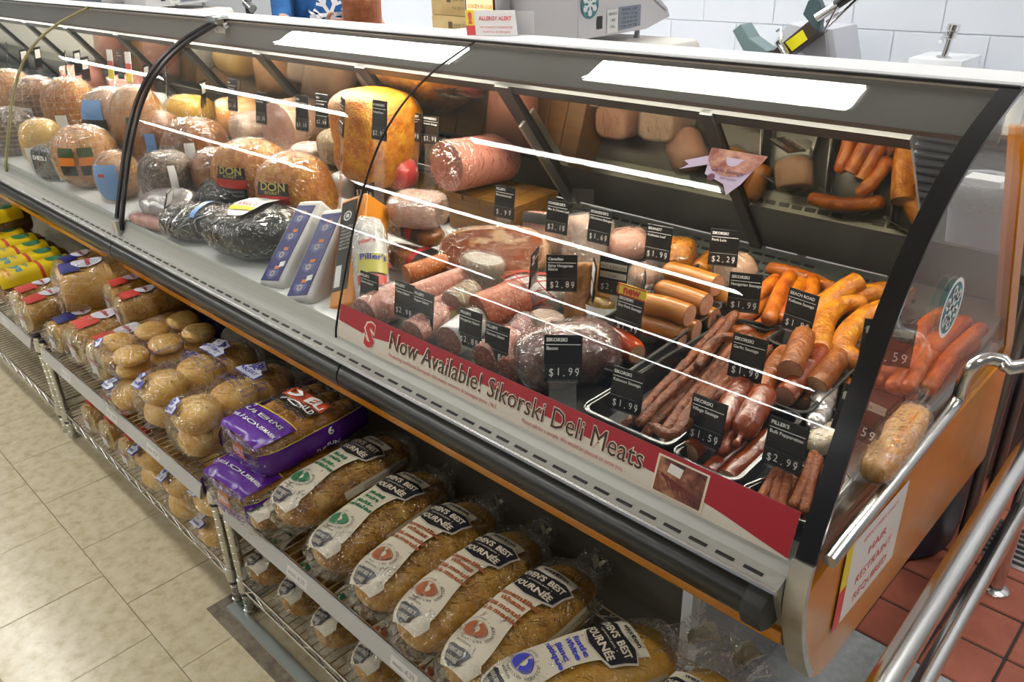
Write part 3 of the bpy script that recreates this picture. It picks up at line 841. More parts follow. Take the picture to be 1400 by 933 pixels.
def tray(label, x0, x1, y0, y1, h=0.045, m=None, liner=None, group=None, lift=0.002):
    """deep pan resting on the sloping deck"""
    cx_, cy_ = (x0 + x1) / 2, (y0 + y1) / 2
    e = empty('food_tray', (cx_, cy_, deck_z(cy_) + lift), (math.atan(0.075), 0, 0), label, 'tray', group)
    hx, hy = (x1 - x0) / 2, (y1 - y0) / 2
    def rr(hx, hy, r, z):
        out = []
        for (sx, sy, a0) in ((1, 1, 0), (-1, 1, -PI/2), (-1, -1, PI), (1, -1, 3*PI/2)):
            for k in range(5):
                a = a0 + PI / 2 * k / 4
                out.append((sx * (hx - r) + r * math.cos(a), sy * (hy - r) + r * math.sin(a), z))
        return out
    loops = [rr(hx, hy, 0.02, h), rr(hx - 0.006, hy - 0.006, 0.016, h), rr(hx - 0.012, hy - 0.012, 0.014, 0.004), rr(hx - 0.008, hy - 0.008, 0.016, 0.0), rr(hx - 0.002, hy - 0.002, 0.02, h - 0.004)]
    n = 20
    vs = [p for l in loops for p in l]; fs = []
    for i in range(4):
        for k in range(n): fs.append((i*n+k, i*n+(k+1) % n, (i+1)*n+(k+1) % n, (i+1)*n+k))
    fs += [(4*n+k, 4*n+(k+1) % n, (k+1) % n, k) for k in range(n)]
    fs.append(tuple(2*n + k for k in range(n))); fs.append(tuple(3*n + k for k in reversed(range(n))))
    obj('pan', MB().add(vs, fs), m or TRAYM, e, smooth=40)
    rim = rr(hx + 0.001, hy + 0.001, 0.02, h + 0.001); rim.append(rim[0])
    obj('rim', MB().tube(rim, 0.0022, 6, caps=False), RIMM, e)
    if liner: obj('liner_pad', MB().box((-hx + 0.016, -hy + 0.016, 0.0045), (hx - 0.016, hy - 0.016, 0.007)), liner, e)
    return e

TRAYM = mat('black_tray', (0.016, 0.016, 0.016), 0.25)
RIMM = mat('tray_rim', (0.10, 0.10, 0.10), 0.2, 0.3)
KIELB = mat('kielbasa_skin', rough=0.38, cols=[(0.26, 0.075, 0.008), (0.48, 0.19, 0.022), (0.66, 0.34, 0.07)], scale=44, detail=6, bump=0.5, bscale=90, ramp=(0.3, 0.7))
HUNGS = mat('smoked_orange_skin', rough=0.35, cols=[(0.24, 0.055, 0.006), (0.44, 0.135, 0.015), (0.54, 0.22, 0.04)], scale=34, detail=5, bump=0.4, bscale=80)
KABAN = mat('kabanos_skin', rough=0.42, cols=[(0.075, 0.020, 0.010), (0.20, 0.065, 0.030), (0.30, 0.11, 0.05)], scale=45, detail=6, bump=1.0, bscale=120, ramp=(0.3, 0.72))
VILLG = mat('village_skin', rough=0.25, cols=[(0.16, 0.030, 0.010), (0.30, 0.075, 0.022)], scale=24, detail=5, bump=0.45, bscale=60, coat=0.2)
GARLC = mat('garlic_skin', rough=0.38, cols=[(0.20, 0.060, 0.022), (0.34, 0.125, 0.05)], scale=26, detail=5, bump=0.5, bscale=70)
WIENR = mat('wiener_skin', rough=0.33, cols=[(0.36, 0.15, 0.05), (0.43, 0.195, 0.075)], scale=10, detail=3, bump=0.05)
PEPPR = mat('pepperette_skin', rough=0.4, cols=[(0.22, 0.055, 0.018), (0.36, 0.12, 0.04)], scale=50, detail=5, bump=0.7, bscale=140)
REDSA = mat('red_sausage_skin', rough=0.33, cols=[(0.28, 0.060, 0.010), (0.44, 0.125, 0.025)], scale=26, detail=5, bump=0.4, bscale=90)
CUTPK = mat('cut_pink_meat', rough=0.45, cols=[(0.56, 0.29, 0.21), (0.70, 0.42, 0.32)], scale=90, detail=4, speck=((0.72, 0.52, 0.42), 150, 0.22, 0.1))
CUTBR = mat('cut_brown_meat', rough=0.45, cols=[(0.52, 0.30, 0.19), (0.66, 0.42, 0.28)], scale=90, detail=4, speck=((0.72, 0.54, 0.40), 150, 0.22, 0.1))
SALAMI = mat('salami_red', rough=0.42, cols=[(0.30, 0.085, 0.055), (0.44, 0.16, 0.10)], scale=60, detail=4, speck=((0.66, 0.40, 0.28), 110, 0.24, 0.08), bump=0.15)
SALAMO = mat('salami_orange', rough=0.42, cols=[(0.36, 0.10, 0.03), (0.52, 0.19, 0.07)], scale=60, detail=4, speck=((0.70, 0.44, 0.22), 90, 0.26, 0.08), bump=0.2)
SALPNK = mat('salami_pink', rough=0.42, cols=[(0.44, 0.19, 0.15), (0.58, 0.30, 0.24)], scale=60, detail=4, speck=((0.70, 0.50, 0.42), 80, 0.25, 0.1), bump=0.2)
SALDRK = mat('salami_dark_cut', rough=0.45, cols=[(0.20, 0.065, 0.05), (0.32, 0.12, 0.09)], scale=60, detail=4, speck=((0.55, 0.35, 0.27), 120, 0.25, 0.1))
BOLOG = mat('bologna_pink', rough=0.4, cols=[(0.58, 0.24, 0.19), (0.66, 0.30, 0.24)], scale=30, detail=3, speck=((0.72, 0.42, 0.35), 130, 0.16, 0.06), bump=0.04)
HAMRD = mat('cured_ham_cut', rough=0.3, cols=[(0.13, 0.030, 0.016), (0.24, 0.066, 0.036), (0.32, 0.11, 0.06), (0.30, 0.10, 0.055), (0.62, 0.42, 0.27)], scale=17, detail=3, ramp=(0.30, 0.66), stretch=(0.6, 1, 1.6))
HAMFT = mat('cured_ham_fat', rough=0.35, cols=[(0.40, 0.21, 0.12), (0.58, 0.38, 0.25)], scale=12, detail=4)
TURKY = mat('golden_roast_skin', rough=0.36, cols=[(0.34, 0.095, 0.008), (0.58, 0.24, 0.03), (0.70, 0.42, 0.13)], scale=32, detail=9, bump=0.8, bscale=130, ramp=(0.3, 0.72))
ROAST = mat('brown_roast_skin', rough=0.33, cols=[(0.14, 0.045, 0.015), (0.30, 0.12, 0.04), (0.42, 0.20, 0.075)], scale=16, detail=8, bump=0.6, bscale=50)
PEPRD = mat('peppered_beef', rough=0.5, cols=[(0.035, 0.020, 0.012), (0.11, 0.062, 0.036), (0.22, 0.14, 0.09)], scale=70, detail=6, bump=1.0, bscale=120)
NETHAM = mat('netted_ham_skin', rough=0.35, cols=[(0.42, 0.165, 0.05), (0.60, 0.30, 0.12), (0.68, 0.40, 0.2)], scale=20, detail=5, bump=0.3, bscale=60)
PALE_M = mat('pale_cooked_meat', rough=0.42, cols=[(0.52, 0.32, 0.22), (0.64, 0.44, 0.33)], scale=20, detail=4, bump=0.1)
PALE_P = mat('pale_pink_meat', rough=0.4, cols=[(0.56, 0.31, 0.24), (0.66, 0.42, 0.34)], scale=16, detail=4, bump=0.08)
LOAFTN = mat('tan_meat_loaf', rough=0.45, cols=[(0.26, 0.105, 0.03), (0.40, 0.19, 0.07)], scale=40, detail=5, bump=0.4)
GREYM = mat('grey_brown_meat', rough=0.45, cols=[(0.20, 0.14, 0.08), (0.33, 0.25, 0.16)], scale=34, detail=5, bump=0.3)
CHEDR = mat('orange_cheese', rough=0.36, cols=[(0.62, 0.24, 0.02), (0.72, 0.32, 0.04)], scale=5, detail=3, bump=0.03)
WCASE = mat('white_casing', rough=0.35, cols=[(0.68, 0.66, 0.64), (0.80, 0.79, 0.78)], scale=9, detail=3, bump=0.12, bscale=30)
BLKFL = mat('black_shrink_film', rough=0.16, cols=[(0.004, 0.004, 0.004), (0.014, 0.014, 0.014)], scale=12, bump=0.9, bscale=26)
SILVR = mat('crumpled_silver_film', rough=0.2, metal=0.55, cols=[(0.40, 0.36, 0.36), (0.72, 0.70, 0.70)], scale=14, bump=1.0, bscale=34)
PLUM = mat('vacuum_packed_bacon', rough=0.22, cols=[(0.085, 0.045, 0.045), (0.20, 0.11, 0.10), (0.36, 0.25, 0.22)], scale=11, detail=4, bump=0.8, bscale=26, coat=0.4)
LBLK = mat('label_black', (0.02, 0.02, 0.02), 0.4)
LRED = mat('label_red', (0.52, 0.035, 0.02), 0.4)
LORG = mat('label_orange', (0.70, 0.20, 0.02), 0.4)
LBLU = mat('label_blue', (0.010, 0.011, 0.14), 0.35)
LLBL = mat('label_light_blue', (0.16, 0.32, 0.62), 0.4)
LWHT = mat('label_white', (0.78, 0.78, 0.76), 0.45)
LYEL = mat('label_yellow', (0.78, 0.62, 0.03), 0.4)
LOLV = mat('label_olive', (0.48, 0.44, 0.10), 0.4)
LGOLD = mat('label_gold', (0.50, 0.36, 0.10), 0.4)
INKW = mat('ink_white', (0.82, 0.82, 0.80), 0.5)
INKK = mat('ink_black', (0.02, 0.02, 0.02), 0.5)
INKR = mat('ink_red', (0.60, 0.04, 0.03), 0.5)
INKB = mat('ink_blue', (0.03, 0.04, 0.32), 0.5)
WOODC = mat('crate_wood', rough=0.5, cols=[(0.13, 0.06, 0.014), (0.22, 0.11, 0.032)], scale=6, stretch=(1, 8, 8), detail=5, bump=0.15)
REDNET = mat('red_net', (0.60, 0.05, 0.03), 0.5)

# ---------------------------------------------------------------- right hand section: trays of sausages
tray('black tray of thin dark kabanos sticks at the front of the case', -0.790, -0.605, 0.955, 1.425, 0.050)
for i in range(13):
    lay = i % 2
    xr = -0.772 + 0.0118 * i; xf = min(xr + 0.055 + random.uniform(-0.012, 0.012), -0.625)
    yr = 1.385 - random.uniform(0, 0.05); yf = 0.985 + random.uniform(0, 0.03)
    zb = 0.018 + 0.017 * lay + (0.012 if i in (3, 6, 8) else 0)
    P = []
    for k in range(5):
        t = k / 4; y = yr + (yf - yr) * t
        P.append((xr + (xf - xr) * t + random.uniform(-0.005, 0.005), y, deck_z(y) + zb + random.uniform(-0.002, 0.004) + (0.020 if t == 0 and i < 4 else 0)))
    sausage('kabanos', '%s thin dark kabanos stick counted from the left wall of its tray' % ORD[i], P, 0.0098, KABAN, 'tr', group='kabanos in the black tray', seg=10, wr=0.16, wob=0.14)
sausage('kabanos', 'hooked kabanos stick lying on top of the others in the front tray', [(-0.682, 1.267, 0.899), (-0.694, 1.248, 0.902), (-0.701, 1.217, 0.890), (-0.690, 1.169, 0.876)], 0.0095, KABAN, 'rr', group='kabanos in the black tray', seg=10, wr=0.16)
sausage('kabanos', 'short curled kabanos stick on top at the front right of the tray', [(-0.634, 0.957, 0.865), (-0.608, 0.956, 0.865), (-0.600, 0.987, 0.868), (-0.610, 1.046, 0.867)], 0.0090, KABAN, 'tr', group='kabanos in the black tray', seg=10, wr=0.16)

tray('black tray of smooth tan sausage rolls left of the kabanos tray', -0.985, -0.795, 1.085, 1.435, 0.050)
sausage('sausage_roll', 'topmost rear tan sausage roll, nearest the pork loin tag', [(-0.940, 1.445, 0.912), (-0.882, 1.446, 0.913), (-0.822, 1.441, 0.912)], 0.0235, WIENR, 'rc', CUTPK, 'smooth tan sausage rolls', 18, 0.02)
sausage('sausage_roll', 'tan sausage roll on top with its pink cut end towards the kabanos', [(-0.898, 1.356, 0.908), (-0.843, 1.354, 0.909), (-0.790, 1.350, 0.908)], 0.0235, WIENR, 'rc', CUTPK, 'smooth tan sausage rolls', 18, 0.02)
sausage('sausage_roll', 'front tan sausage roll on the upper layer of the stack', [(-0.894, 1.290, 0.901), (-0.844, 1.294, 0.903), (-0.793, 1.294, 0.902)], 0.0235, WIENR, 'rc', CUTPK, 'smooth tan sausage rolls', 18, 0.02)
sausage('sausage_roll', 'lowest front tan sausage roll on the tray floor', [(-0.890, 1.281, 0.857), (-0.845, 1.284, 0.858), (-0.799, 1.285, 0.857)], 0.0235, WIENR, 'rc', CUTPK, 'smooth tan sausage rolls', 18, 0.02)
sausage('sausage_roll', 'tan sausage roll half hidden behind the lowest front roll', [(-0.870, 1.312, 0.857), (-0.831, 1.317, 0.859), (-0.791, 1.321, 0.858)], 0.0235, WIENR, 'rc', CUTPK, 'smooth tan sausage rolls', 18, 0.02)
sausage('sausage_roll', 'tan sausage roll on the tray floor under the roll with the pink cut end', [(-0.870, 1.380, 0.862), (-0.831, 1.385, 0.864), (-0.789, 1.384, 0.863)], 0.0235, WIENR, 'rc', CUTPK, 'smooth tan sausage rolls', 18, 0.02)
sausage('sausage_roll', 'rear tan sausage roll on the tray floor by the tray wall', [(-0.878, 1.471, 0.871), (-0.840, 1.473, 0.872), (-0.800, 1.473, 0.871)], 0.0235, WIENR, 'rc', CUTPK, 'smooth tan sausage rolls', 18, 0.02)

tray('black tray at the front holding brown village sausages', -0.597, -0.478, 0.950, 1.170, 0.045)
tray('black tray of cut brown garlic sausages behind the village sausages', -0.597, -0.478, 1.175, 1.385, 0.045)
VG = 'village sausages in the front tray'
sausage('village_sausage', 'village sausage with pale round cut end beside the kabanos tray', [(-0.588, 1.056, 0.828), (-0.586, 1.018, 0.827), (-0.585, 0.983, 0.826)], 0.0185, VILLG, 'rc', CUTBR, VG, 16)
sausage('village_sausage', 'long village sausage with a cut end near the picture on the banner', [(-0.503, 1.092, 0.836), (-0.502, 1.033, 0.830), (-0.502, 0.964, 0.823)], 0.0175, VILLG, 'tc', CUTBR, VG, 16)
sausage('village_sausage', 'plump village sausage on top with its tied tail hanging forward', [(-0.544, 1.142, 0.879), (-0.537, 1.104, 0.874), (-0.528, 1.060, 0.866)], 0.0235, VILLG, 'rt', CUTBR, VG, 16)
sausage('village_sausage', 'plump dark village sausage behind the 1.59 tag', [(-0.592, 1.154, 0.870), (-0.578, 1.098, 0.865), (-0.567, 1.045, 0.857)], 0.0230, VILLG, 'rr', CUTBR, VG, 16)
sausage('village_sausage', 'village sausage low in the tray under the plump ones', [(-0.534, 1.060, 0.820), (-0.540, 1.009, 0.814), (-0.539, 0.964, 0.811)], 0.0170, VILLG, 'rr', CUTBR, VG, 14)
sausage('village_sausage', 'crumpled tail end of a village sausage below the 1.59 tag', [(-0.544, 1.051, 0.853), (-0.541, 1.029, 0.846), (-0.535, 1.009, 0.840)], 0.0100, VILLG, 'rr', CUTBR, VG, 12, wr=0.3)
GG = 'garlic sausages in the tray behind the village sausages'
sausage('garlic_sausage', 'topmost garlic sausage with brown cut end below the 1.89 tag', [(-0.576, 1.343, 0.905), (-0.560, 1.290, 0.899), (-0.544, 1.233, 0.891)], 0.0225, GARLC, 'rc', CUTBR, GG, 16, wr=0.05)
sausage('garlic_sausage', 'reddish garlic sausage with large pale cut end in the middle', [(-0.548, 1.359, 0.876), (-0.537, 1.274, 0.869), (-0.530, 1.192, 0.861)], 0.0200, VILLG, 'rc', CUTPK, GG, 16)
sausage('garlic_sausage', 'thick garlic sausage with cut end beside the foil wrapped piece', [(-0.512, 1.362, 0.873), (-0.508, 1.314, 0.869), (-0.503, 1.253, 0.863)], 0.0225, GARLC, 'rc', CUTBR, GG, 16, wr=0.05)
sausage('garlic_sausage', 'garlic sausage low in the tray with a small cut end showing', [(-0.511, 1.299, 0.838), (-0.509, 1.267, 0.836), (-0.507, 1.231, 0.833)], 0.0150, GARLC, 'rc', CUTBR, GG, 14)
sausage('garlic_sausage', 'garlic sausage behind the garlic sausage price tag', [(-0.602, 1.330, 0.864), (-0.590, 1.268, 0.859), (-0.572, 1.190, 0.853)], 0.0210, GARLC, 'rr', CUTBR, GG, 14)
sausage('garlic_sausage', 'garlic sausage lying across under the others by the left tray wall', [(-0.592, 1.269, 0.839), (-0.600, 1.217, 0.835), (-0.607, 1.167, 0.834)], 0.0190, VILLG, 'rr', CUTBR, GG, 14)

tray('black tray of orange smoked sausages at the back', -0.815, -0.665, 1.395, 1.655, 0.045)
HG = 'orange smoked sausages in the rear tray'
for k, (pts, lab) in enumerate((
    ([(-0.797, 1.638, 0.897), (-0.728, 1.639, 0.897), (-0.652, 1.620, 0.895)], 'orange smoked sausage lying along the back edge of its tray'),
    ([(-0.720, 1.566, 0.921), (-0.702, 1.490, 0.910), (-0.675, 1.400, 0.894)], 'orange smoked sausage on top pointing forward with pale bitten tip'),
    ([(-0.749, 1.559, 0.906), (-0.747, 1.510, 0.900), (-0.757, 1.460, 0.888)], 'orange smoked sausage pointing left behind the Hungarian sausage tag'),
    ([(-0.698, 1.576, 0.907), (-0.685, 1.511, 0.898), (-0.666, 1.434, 0.884)], 'orange smoked sausage just left of the 1.89 tag'),
    ([(-0.686, 1.602, 0.909), (-0.670, 1.571, 0.903), (-0.659, 1.533, 0.892)], 'short orange smoked sausage end above the 1.89 tag'),
    ([(-0.741, 1.507, 0.877), (-0.742, 1.446, 0.867), (-0.762, 1.409, 0.860)], 'orange smoked sausage low in the tray under the Hungarian sausage tag'),
    ([(-0.699, 1.446, 0.863), (-0.708, 1.403, 0.856), (-0.732, 1.376, 0.852)], 'orange smoked sausage at the front left corner of its tray'),
    ([(-0.671, 1.504, 0.868), (-0.663, 1.435, 0.858), (-0.662, 1.386, 0.851)], 'orange smoked sausage at the front right corner of its tray'),
    ([(-0.682, 1.448, 0.847), (-0.681, 1.411, 0.845), (-0.696, 1.386, 0.843)], 'small orange smoked sausage end at the bottom front of its tray'))):
    sausage('smoked_sausage', lab, pts, 0.0165, HUNGS, 'cr' if k in (1, 3) else 'rr', CUTPK, HG, 14, 0.08)

tray('black tray of thick golden kielbasa rings at the back right', -0.655, -0.510, 1.360, 1.690, 0.045)
KG = 'thick golden kielbasa pieces'
sausage('kielbasa', 'straight golden kielbasa piece with large pink cut end pointing up', [(-0.625, 1.489, 0.890), (-0.612, 1.548, 0.907), (-0.591, 1.607, 0.929)], 0.0240, KIELB, 'rc', CUTPK, KG, 18, 0.05)
sausage('kielbasa', 'golden kielbasa piece along the back of its tray with cut right end', [(-0.603, 1.567, 0.896), (-0.566, 1.619, 0.906), (-0.531, 1.650, 0.910), (-0.499, 1.650, 0.905)], 0.0225, KIELB, 'rc', CUTPK, KG, 18, 0.05)
sausage('kielbasa', 'arched golden kielbasa piece in the middle of the tray', [(-0.573, 1.576, 0.895), (-0.596, 1.543, 0.897), (-0.593, 1.473, 0.889), (-0.553, 1.376, 0.872)], 0.0225, KIELB, 'rr', CUTPK, KG, 18, 0.05)
sausage('kielbasa', 'curved golden kielbasa piece at the front of its tray, cut end up', [(-0.503, 1.577, 0.907), (-0.529, 1.527, 0.899), (-0.535, 1.454, 0.886), (-0.521, 1.399, 0.874), (-0.486, 1.373, 0.870)], 0.0230, KIELB, 'cr', CUTPK, KG, 18, 0.05)
sausage('kielbasa', 'golden kielbasa piece mostly hidden beneath the arched ones', [(-0.528, 1.581, 0.867), (-0.524, 1.503, 0.861), (-0.525, 1.460, 0.858)], 0.0215, KIELB, 'rr', CUTPK, KG, 16, 0.05)

tray('shallow black tray of thin pepperette sticks at the front right corner', -0.468, -0.352, 0.945, 1.085, 0.035)
for i in range(12):
    xf = -0.448 + 0.0083 * i; xr = xf - 0.030 + random.uniform(-0.008, 0.006)
    lay = i % 2; zb = 0.016 + 0.017 * lay + (0.010 if i > 5 else 0)
    y0, y1 = 0.955 + random.uniform(0, 0.008), 1.065 + random.uniform(-0.02, 0.01)
    xr = max(xr, -0.452)
    sausage('pepperette', '%s thin brown pepperette stick from the left in the corner tray' % ORD[i], [(xr, y1, deck_z(y1) + zb + 0.014), ((xr + xf) / 2 + random.uniform(-0.003, 0.003), (y0 + y1) / 2, deck_z(1.0) + zb + 0.005), (xf, y0, deck_z(y0) + zb)], 0.0080, PEPPR, 'rr', CUTBR, 'pepperettes in the corner tray', 10, 0.1)

tray('clear rimmed tray of red sausages against the end glass', -0.500, -0.348, 1.225, 1.640, 0.040)
sausage('red_sausage', 'red sausage on top in the end tray, longest of the row', [(-0.383, 1.626, 0.896), (-0.387, 1.477, 0.889), (-0.376, 1.341, 0.874)], 0.0145, REDSA, 'rr', CUTPK, 'red sausages in the end tray', 14, 0.06)
sausage('red_sausage', 'red sausage in the end tray next to the end glass', [(-0.353, 1.627, 0.889), (-0.360, 1.492, 0.883), (-0.353, 1.366, 0.869)], 0.0145, REDSA, 'rr', CUTPK, 'red sausages in the end tray', 14, 0.06)
sausage('red_sausage', 'red sausage in the end tray just behind the snowflake sticker', [(-0.399, 1.604, 0.889), (-0.406, 1.467, 0.883), (-0.400, 1.338, 0.869)], 0.0145, REDSA, 'rr', CUTPK, 'red sausages in the end tray', 14, 0.06)
sausage('red_sausage', 'curled red sausage at the back of the end tray', [(-0.424, 1.630, 0.901), (-0.431, 1.557, 0.900), (-0.423, 1.482, 0.890)], 0.0145, REDSA, 'rr', CUTPK, 'red sausages in the end tray', 14, 0.06)
sausage('red_sausage', 'red sausage in the end tray beside the black end frame', [(-0.424, 1.602, 0.879), (-0.436, 1.477, 0.873), (-0.434, 1.356, 0.860)], 0.0145, REDSA, 'rr', CUTPK, 'red sausages in the end tray', 14, 0.06)
sausage('red_sausage', 'red sausage low in the end tray under the top row', [(-0.355, 1.607, 0.864), (-0.370, 1.482, 0.859), (-0.369, 1.361, 0.846)], 0.0145, REDSA, 'rr', CUTPK, 'red sausages in the end tray', 14, 0.06)
sausage('red_sausage', 'red sausage at the left wall of the end tray, behind the frame', [(-0.444, 1.596, 0.868), (-0.463, 1.499, 0.865), (-0.465, 1.400, 0.854)], 0.0145, REDSA, 'rr', CUTPK, 'red sausages in the end tray', 14, 0.06)
sausage('sausage_end', 'small brown sausage end beside the hanging tag in the corner', [(-0.496, 1.393, 0.853), (-0.470, 1.375, 0.852), (-0.453, 1.374, 0.852)], 0.0130, HUNGS, 'rr', CUTPK, None, 12)
sausage('sausage_end', 'small curled sausage piece below the 1.5 tag by the end frame', [(-0.482, 1.335, 0.849), (-0.460, 1.321, 0.848), (-0.444, 1.327, 0.848)], 0.0120, HUNGS, 'rr', CUTPK, None, 12)
meat('wrapped_sausage', 'foil wrapped long piece between the garlic sausages and the end', 'wrapped meat', (-0.498, 1.305, 0.847), (-0.458, 1.162, 0.836), 0.040, 0.034, SILVR, 3.5, 3, lump=0.2, ls=40)
meat('wrapped_cheese', 'gold and white wrapped package beside the foil wrapped piece', 'package', (-0.417, 1.221, 0.832), (-0.448, 1.127, 0.825), 0.05, 0.036, mat('gold_white_pack', rough=0.25, cols=[(0.62, 0.36, 0.05), (0.78, 0.72, 0.62)], scale=14, bump=0.5), 3, 3, film=FILM, lump=0.1, ls=20)
meat('wrapped_bread', 'gold wrapped package standing against the end glass', 'package', (-0.341, 1.297, 0.861), (-0.333, 1.098, 0.841), 0.056, 0.05, mat('gold_wrap', rough=0.2, cols=[(0.56, 0.22, 0.05), (0.74, 0.50, 0.28)], scale=10, stretch=(1, 6, 1), bump=0.4), 4, 3, film=FILM, lump=0.06, ls=20, tail=-1)

# ---------------------------------------------------------------- right hand section: hams, salamis, loaves
meat('bacon_slab', 'vacuum packed slab of bacon in shiny plastic behind the 1.99 bacon tag', 'bacon', (-0.988, 0.990, 0.848), (-0.869, 1.160, 0.866), 0.145, 0.115, PLUM, 3.4, 2.6, film=FILM, lump=0.14, ls=14)
meat('sausage_chub', 'orange red sausage end sticking out behind the bacon slab', 'sausage', (-0.926, 1.210, 0.850), (-0.830, 1.175, 0.847), 0.052, 0.052, mat('chub_red', rough=0.25, cols=[(0.42, 0.07, 0.015), (0.55, 0.13, 0.03)], scale=15), 4, 2, cut='01', cutm=CUTBR, lump=0.03)
meat('wrapped_sausage', 'stubby golden sausage standing upright with a paper label', 'sausage', (-1.016, 1.275, 0.814), (-1.017, 1.292, 0.881), 0.062, 0.062, mat('golden_chub', rough=0.25, cols=[(0.22, 0.13, 0.03), (0.42, 0.28, 0.09)], scale=40, bump=0.3), 4, 2.2, floor=False, film=FILM, lump=0.03,
     bands=((-0.032, 0.014, -0.075, 0.075, LWHT, 'paper_label'),), prints=((INKK, [('LOT 214', -0.010, 0.0, 0.012, -PI/2), ('KEEP COLD', -0.018, 0.0, 0.008, -PI/2)], 0.0075),))
meat('liver_sausage', 'white topped liver sausage stump standing beside the bacon slab', 'sausage', (-1.078, 1.171, 0.807), (-1.071, 1.179, 0.862), 0.084, 0.084, GREYM, 7, 2.1, floor=False, cut='01', cutm=mat('pale_cap', rough=0.4, cols=[(0.52, 0.38, 0.32), (0.70, 0.58, 0.52)], scale=22), film=FILM, lump=0.04, taper=-0.12)
meat('head_cheese', 'wrapped grey brown meat stump with white frosted top, standing upright', 'cold cut', (-1.366, 1.249, 0.812), (-1.357, 1.264, 0.899), 0.102, 0.102, GREYM, 7, 2.1, floor=False, cut='01', cutm=mat('frosted_cap', rough=0.4, cols=[(0.50, 0.45, 0.38), (0.74, 0.70, 0.64)], scale=30), film=FILM_MILKY, lump=0.05, taper=0.06)
meat('salami', 'thick red salami half with its cut face forward, behind the 2.89 tags', 'salami', (-1.207, 1.100, 0.849), (-1.181, 1.207, 0.859), 0.094, 0.094, SALAMI, 9, 2, cut='10', cutm=SALDRK, lump=0.015, ext=1.1)
meat('salami', 'grey brown salami end with round cut face left of the thick salami', 'salami', (-1.296, 1.099, 0.841), (-1.300, 1.172, 0.849), 0.074, 0.078, GREYM, 9, 2, cut='10', cutm=mat('grey_cut', rough=0.45, cols=[(0.26, 0.16, 0.12), (0.38, 0.26, 0.2)], scale=80), film=FILM, lump=0.02, ext=1.1)
meat('salami', 'short orange salami log with fat flecks beside the white bag', 'salami', (-1.506, 1.131, 0.854), (-1.477, 1.248, 0.864), 0.050, 0.050, SALAMO, 10, 2, cut='10', cutm=SALAMO, lump=0.02)
meat('salami', 'long pink salami log lying in front of the orange one', 'salami', (-1.416, 1.083, 0.840), (-1.373, 1.246, 0.858), 0.058, 0.058, SALPNK, 10, 2, cut='10', cutm=SALPNK, lump=0.02, ext=1.08)
meat('salami', 'pink netted salami behind the 2.99 tags, under the long pink log', 'salami', (-1.343, 1.072, 0.827), (-1.324, 1.175, 0.835), 0.055, 0.052, SALPNK, 8, 2, cut='10', cutm=SALDRK, lump=0.02)
# big cured ham half
ham, hm, hL = meat('cured_ham', 'large cured ham half in plastic, marbled dark red cut face forward', 'ham', (-1.509, 1.253, 0.873), (-1.269, 1.405, 0.890), 0.150, 0.135, HAMFT, 2.6, 2.2, film=FILM, lump=0.06, ls=10, roll=-0.62, floor=False)
YC = -0.030
for ch in ham.children:
    for v in ch.data.vertices: v.co.y = max(v.co.y, YC - (0.004 if ch.name.startswith('film') else 0.0) + 0.002 * noise.noise(v.co * 30))
def hz(u, k):
    t = min(abs(2 * u / hL), 1); s_ = max((1 - t ** 2.6) ** (1 / 2.6), 1e-3)
    r_ = min(abs(YC) / (0.075 * s_), 1.0)
    return k * 0.0675 * s_ * (1 - r_ ** 2.2) ** (1 / 2.2)
def hface(k, off):
    return lambda i, j: (hL * 0.452 * (2 * i - 1), YC - off, 0.0675 + hz(hL * 0.452 * (2 * i - 1), k) * (2 * j - 1) + 0.004 * noise.noise(Vector((i * 6, j * 2, k))))
mb = MB(); mb.sheet(hface(1.0, 0.0026), 26, 10); obj('fat_rim', mb, mat('ham_fat_rim', (0.56, 0.30, 0.15), 0.35), ham, smooth=60)
mb = MB(); mb.sheet(hface(0.86, 0.0036), 26, 10); obj('cut_face', mb, HAMRD, ham, smooth=60)
# red netted bag
rb, rm, rL = meat('netted_bag', 'clear bag of white pieces tied in a red net beside the ham', 'package', (-1.280, 1.249, 0.847), (-1.118, 1.286, 0.847), 0.10, 0.075, WCASE, 2.5, 2.4, film=FILM_BAG, lump=0.1)
mb = MB()
for k in range(-4, 5):
    for d in (1, -1):
        pts = [rm(0.009)(-rL * 0.42 + rL * 0.84 * t / 12, k * 0.03 + d * (0.09 * t / 12 - 0.045)) for t in range(13)]
        mb.tube(pts, 0.0013, 4)
obj('red_net', mb, REDNET, rb, kind='stuff')
meat('loaf_block', 'upright tan meat loaf block behind the Hungarian salami tag', 'meat loaf', (-1.047, 1.274, 0.814), (-1.083, 1.330, 0.929), 0.075, 0.085, LOAFTN, 12, 6, floor=False, lump=0.02)
meat('bologna_loaf', 'square beige wrapped meat loaf behind the 1.69 tag', 'meat loaf', (-1.238, 1.503, 0.832), (-1.235, 1.522, 0.958), 0.105, 0.10, PALE_M, 8, 4, floor=False, film=FILM_MILKY, lump=0.03)
meat('cooked_ham', 'pinkish cooked ham block behind the 2.19 tag, under a black label', 'ham', (-1.392, 1.512, 0.832), (-1.402, 1.542, 0.934), 0.115, 0.09, PALE_P, 7, 4, floor=False, film=FILM, lump=0.03, bands=((0.02, 0.045, -0.03, 0.03, LBLK, 'label'),))
meat('cooked_loaf', 'pale oval meat loaf in plastic left of the 1.99 loaf tag', 'meat loaf', (-1.200, 1.538, 0.884), (-1.132, 1.620, 0.892), 0.10, 0.085, PALE_P, 3.5, 2.2, film=FILM, lump=0.04, tail=0.95)
meat('seasoned_loaf', 'golden crusted loaf of meat behind the 1.99 loaf tag', 'meat loaf', (-1.059, 1.590, 0.883), (-0.988, 1.616, 0.885), 0.10, 0.085, TURKY, 4, 2.5, cut='10', cutm=PALE_P, film=FILM, lump=0.08)
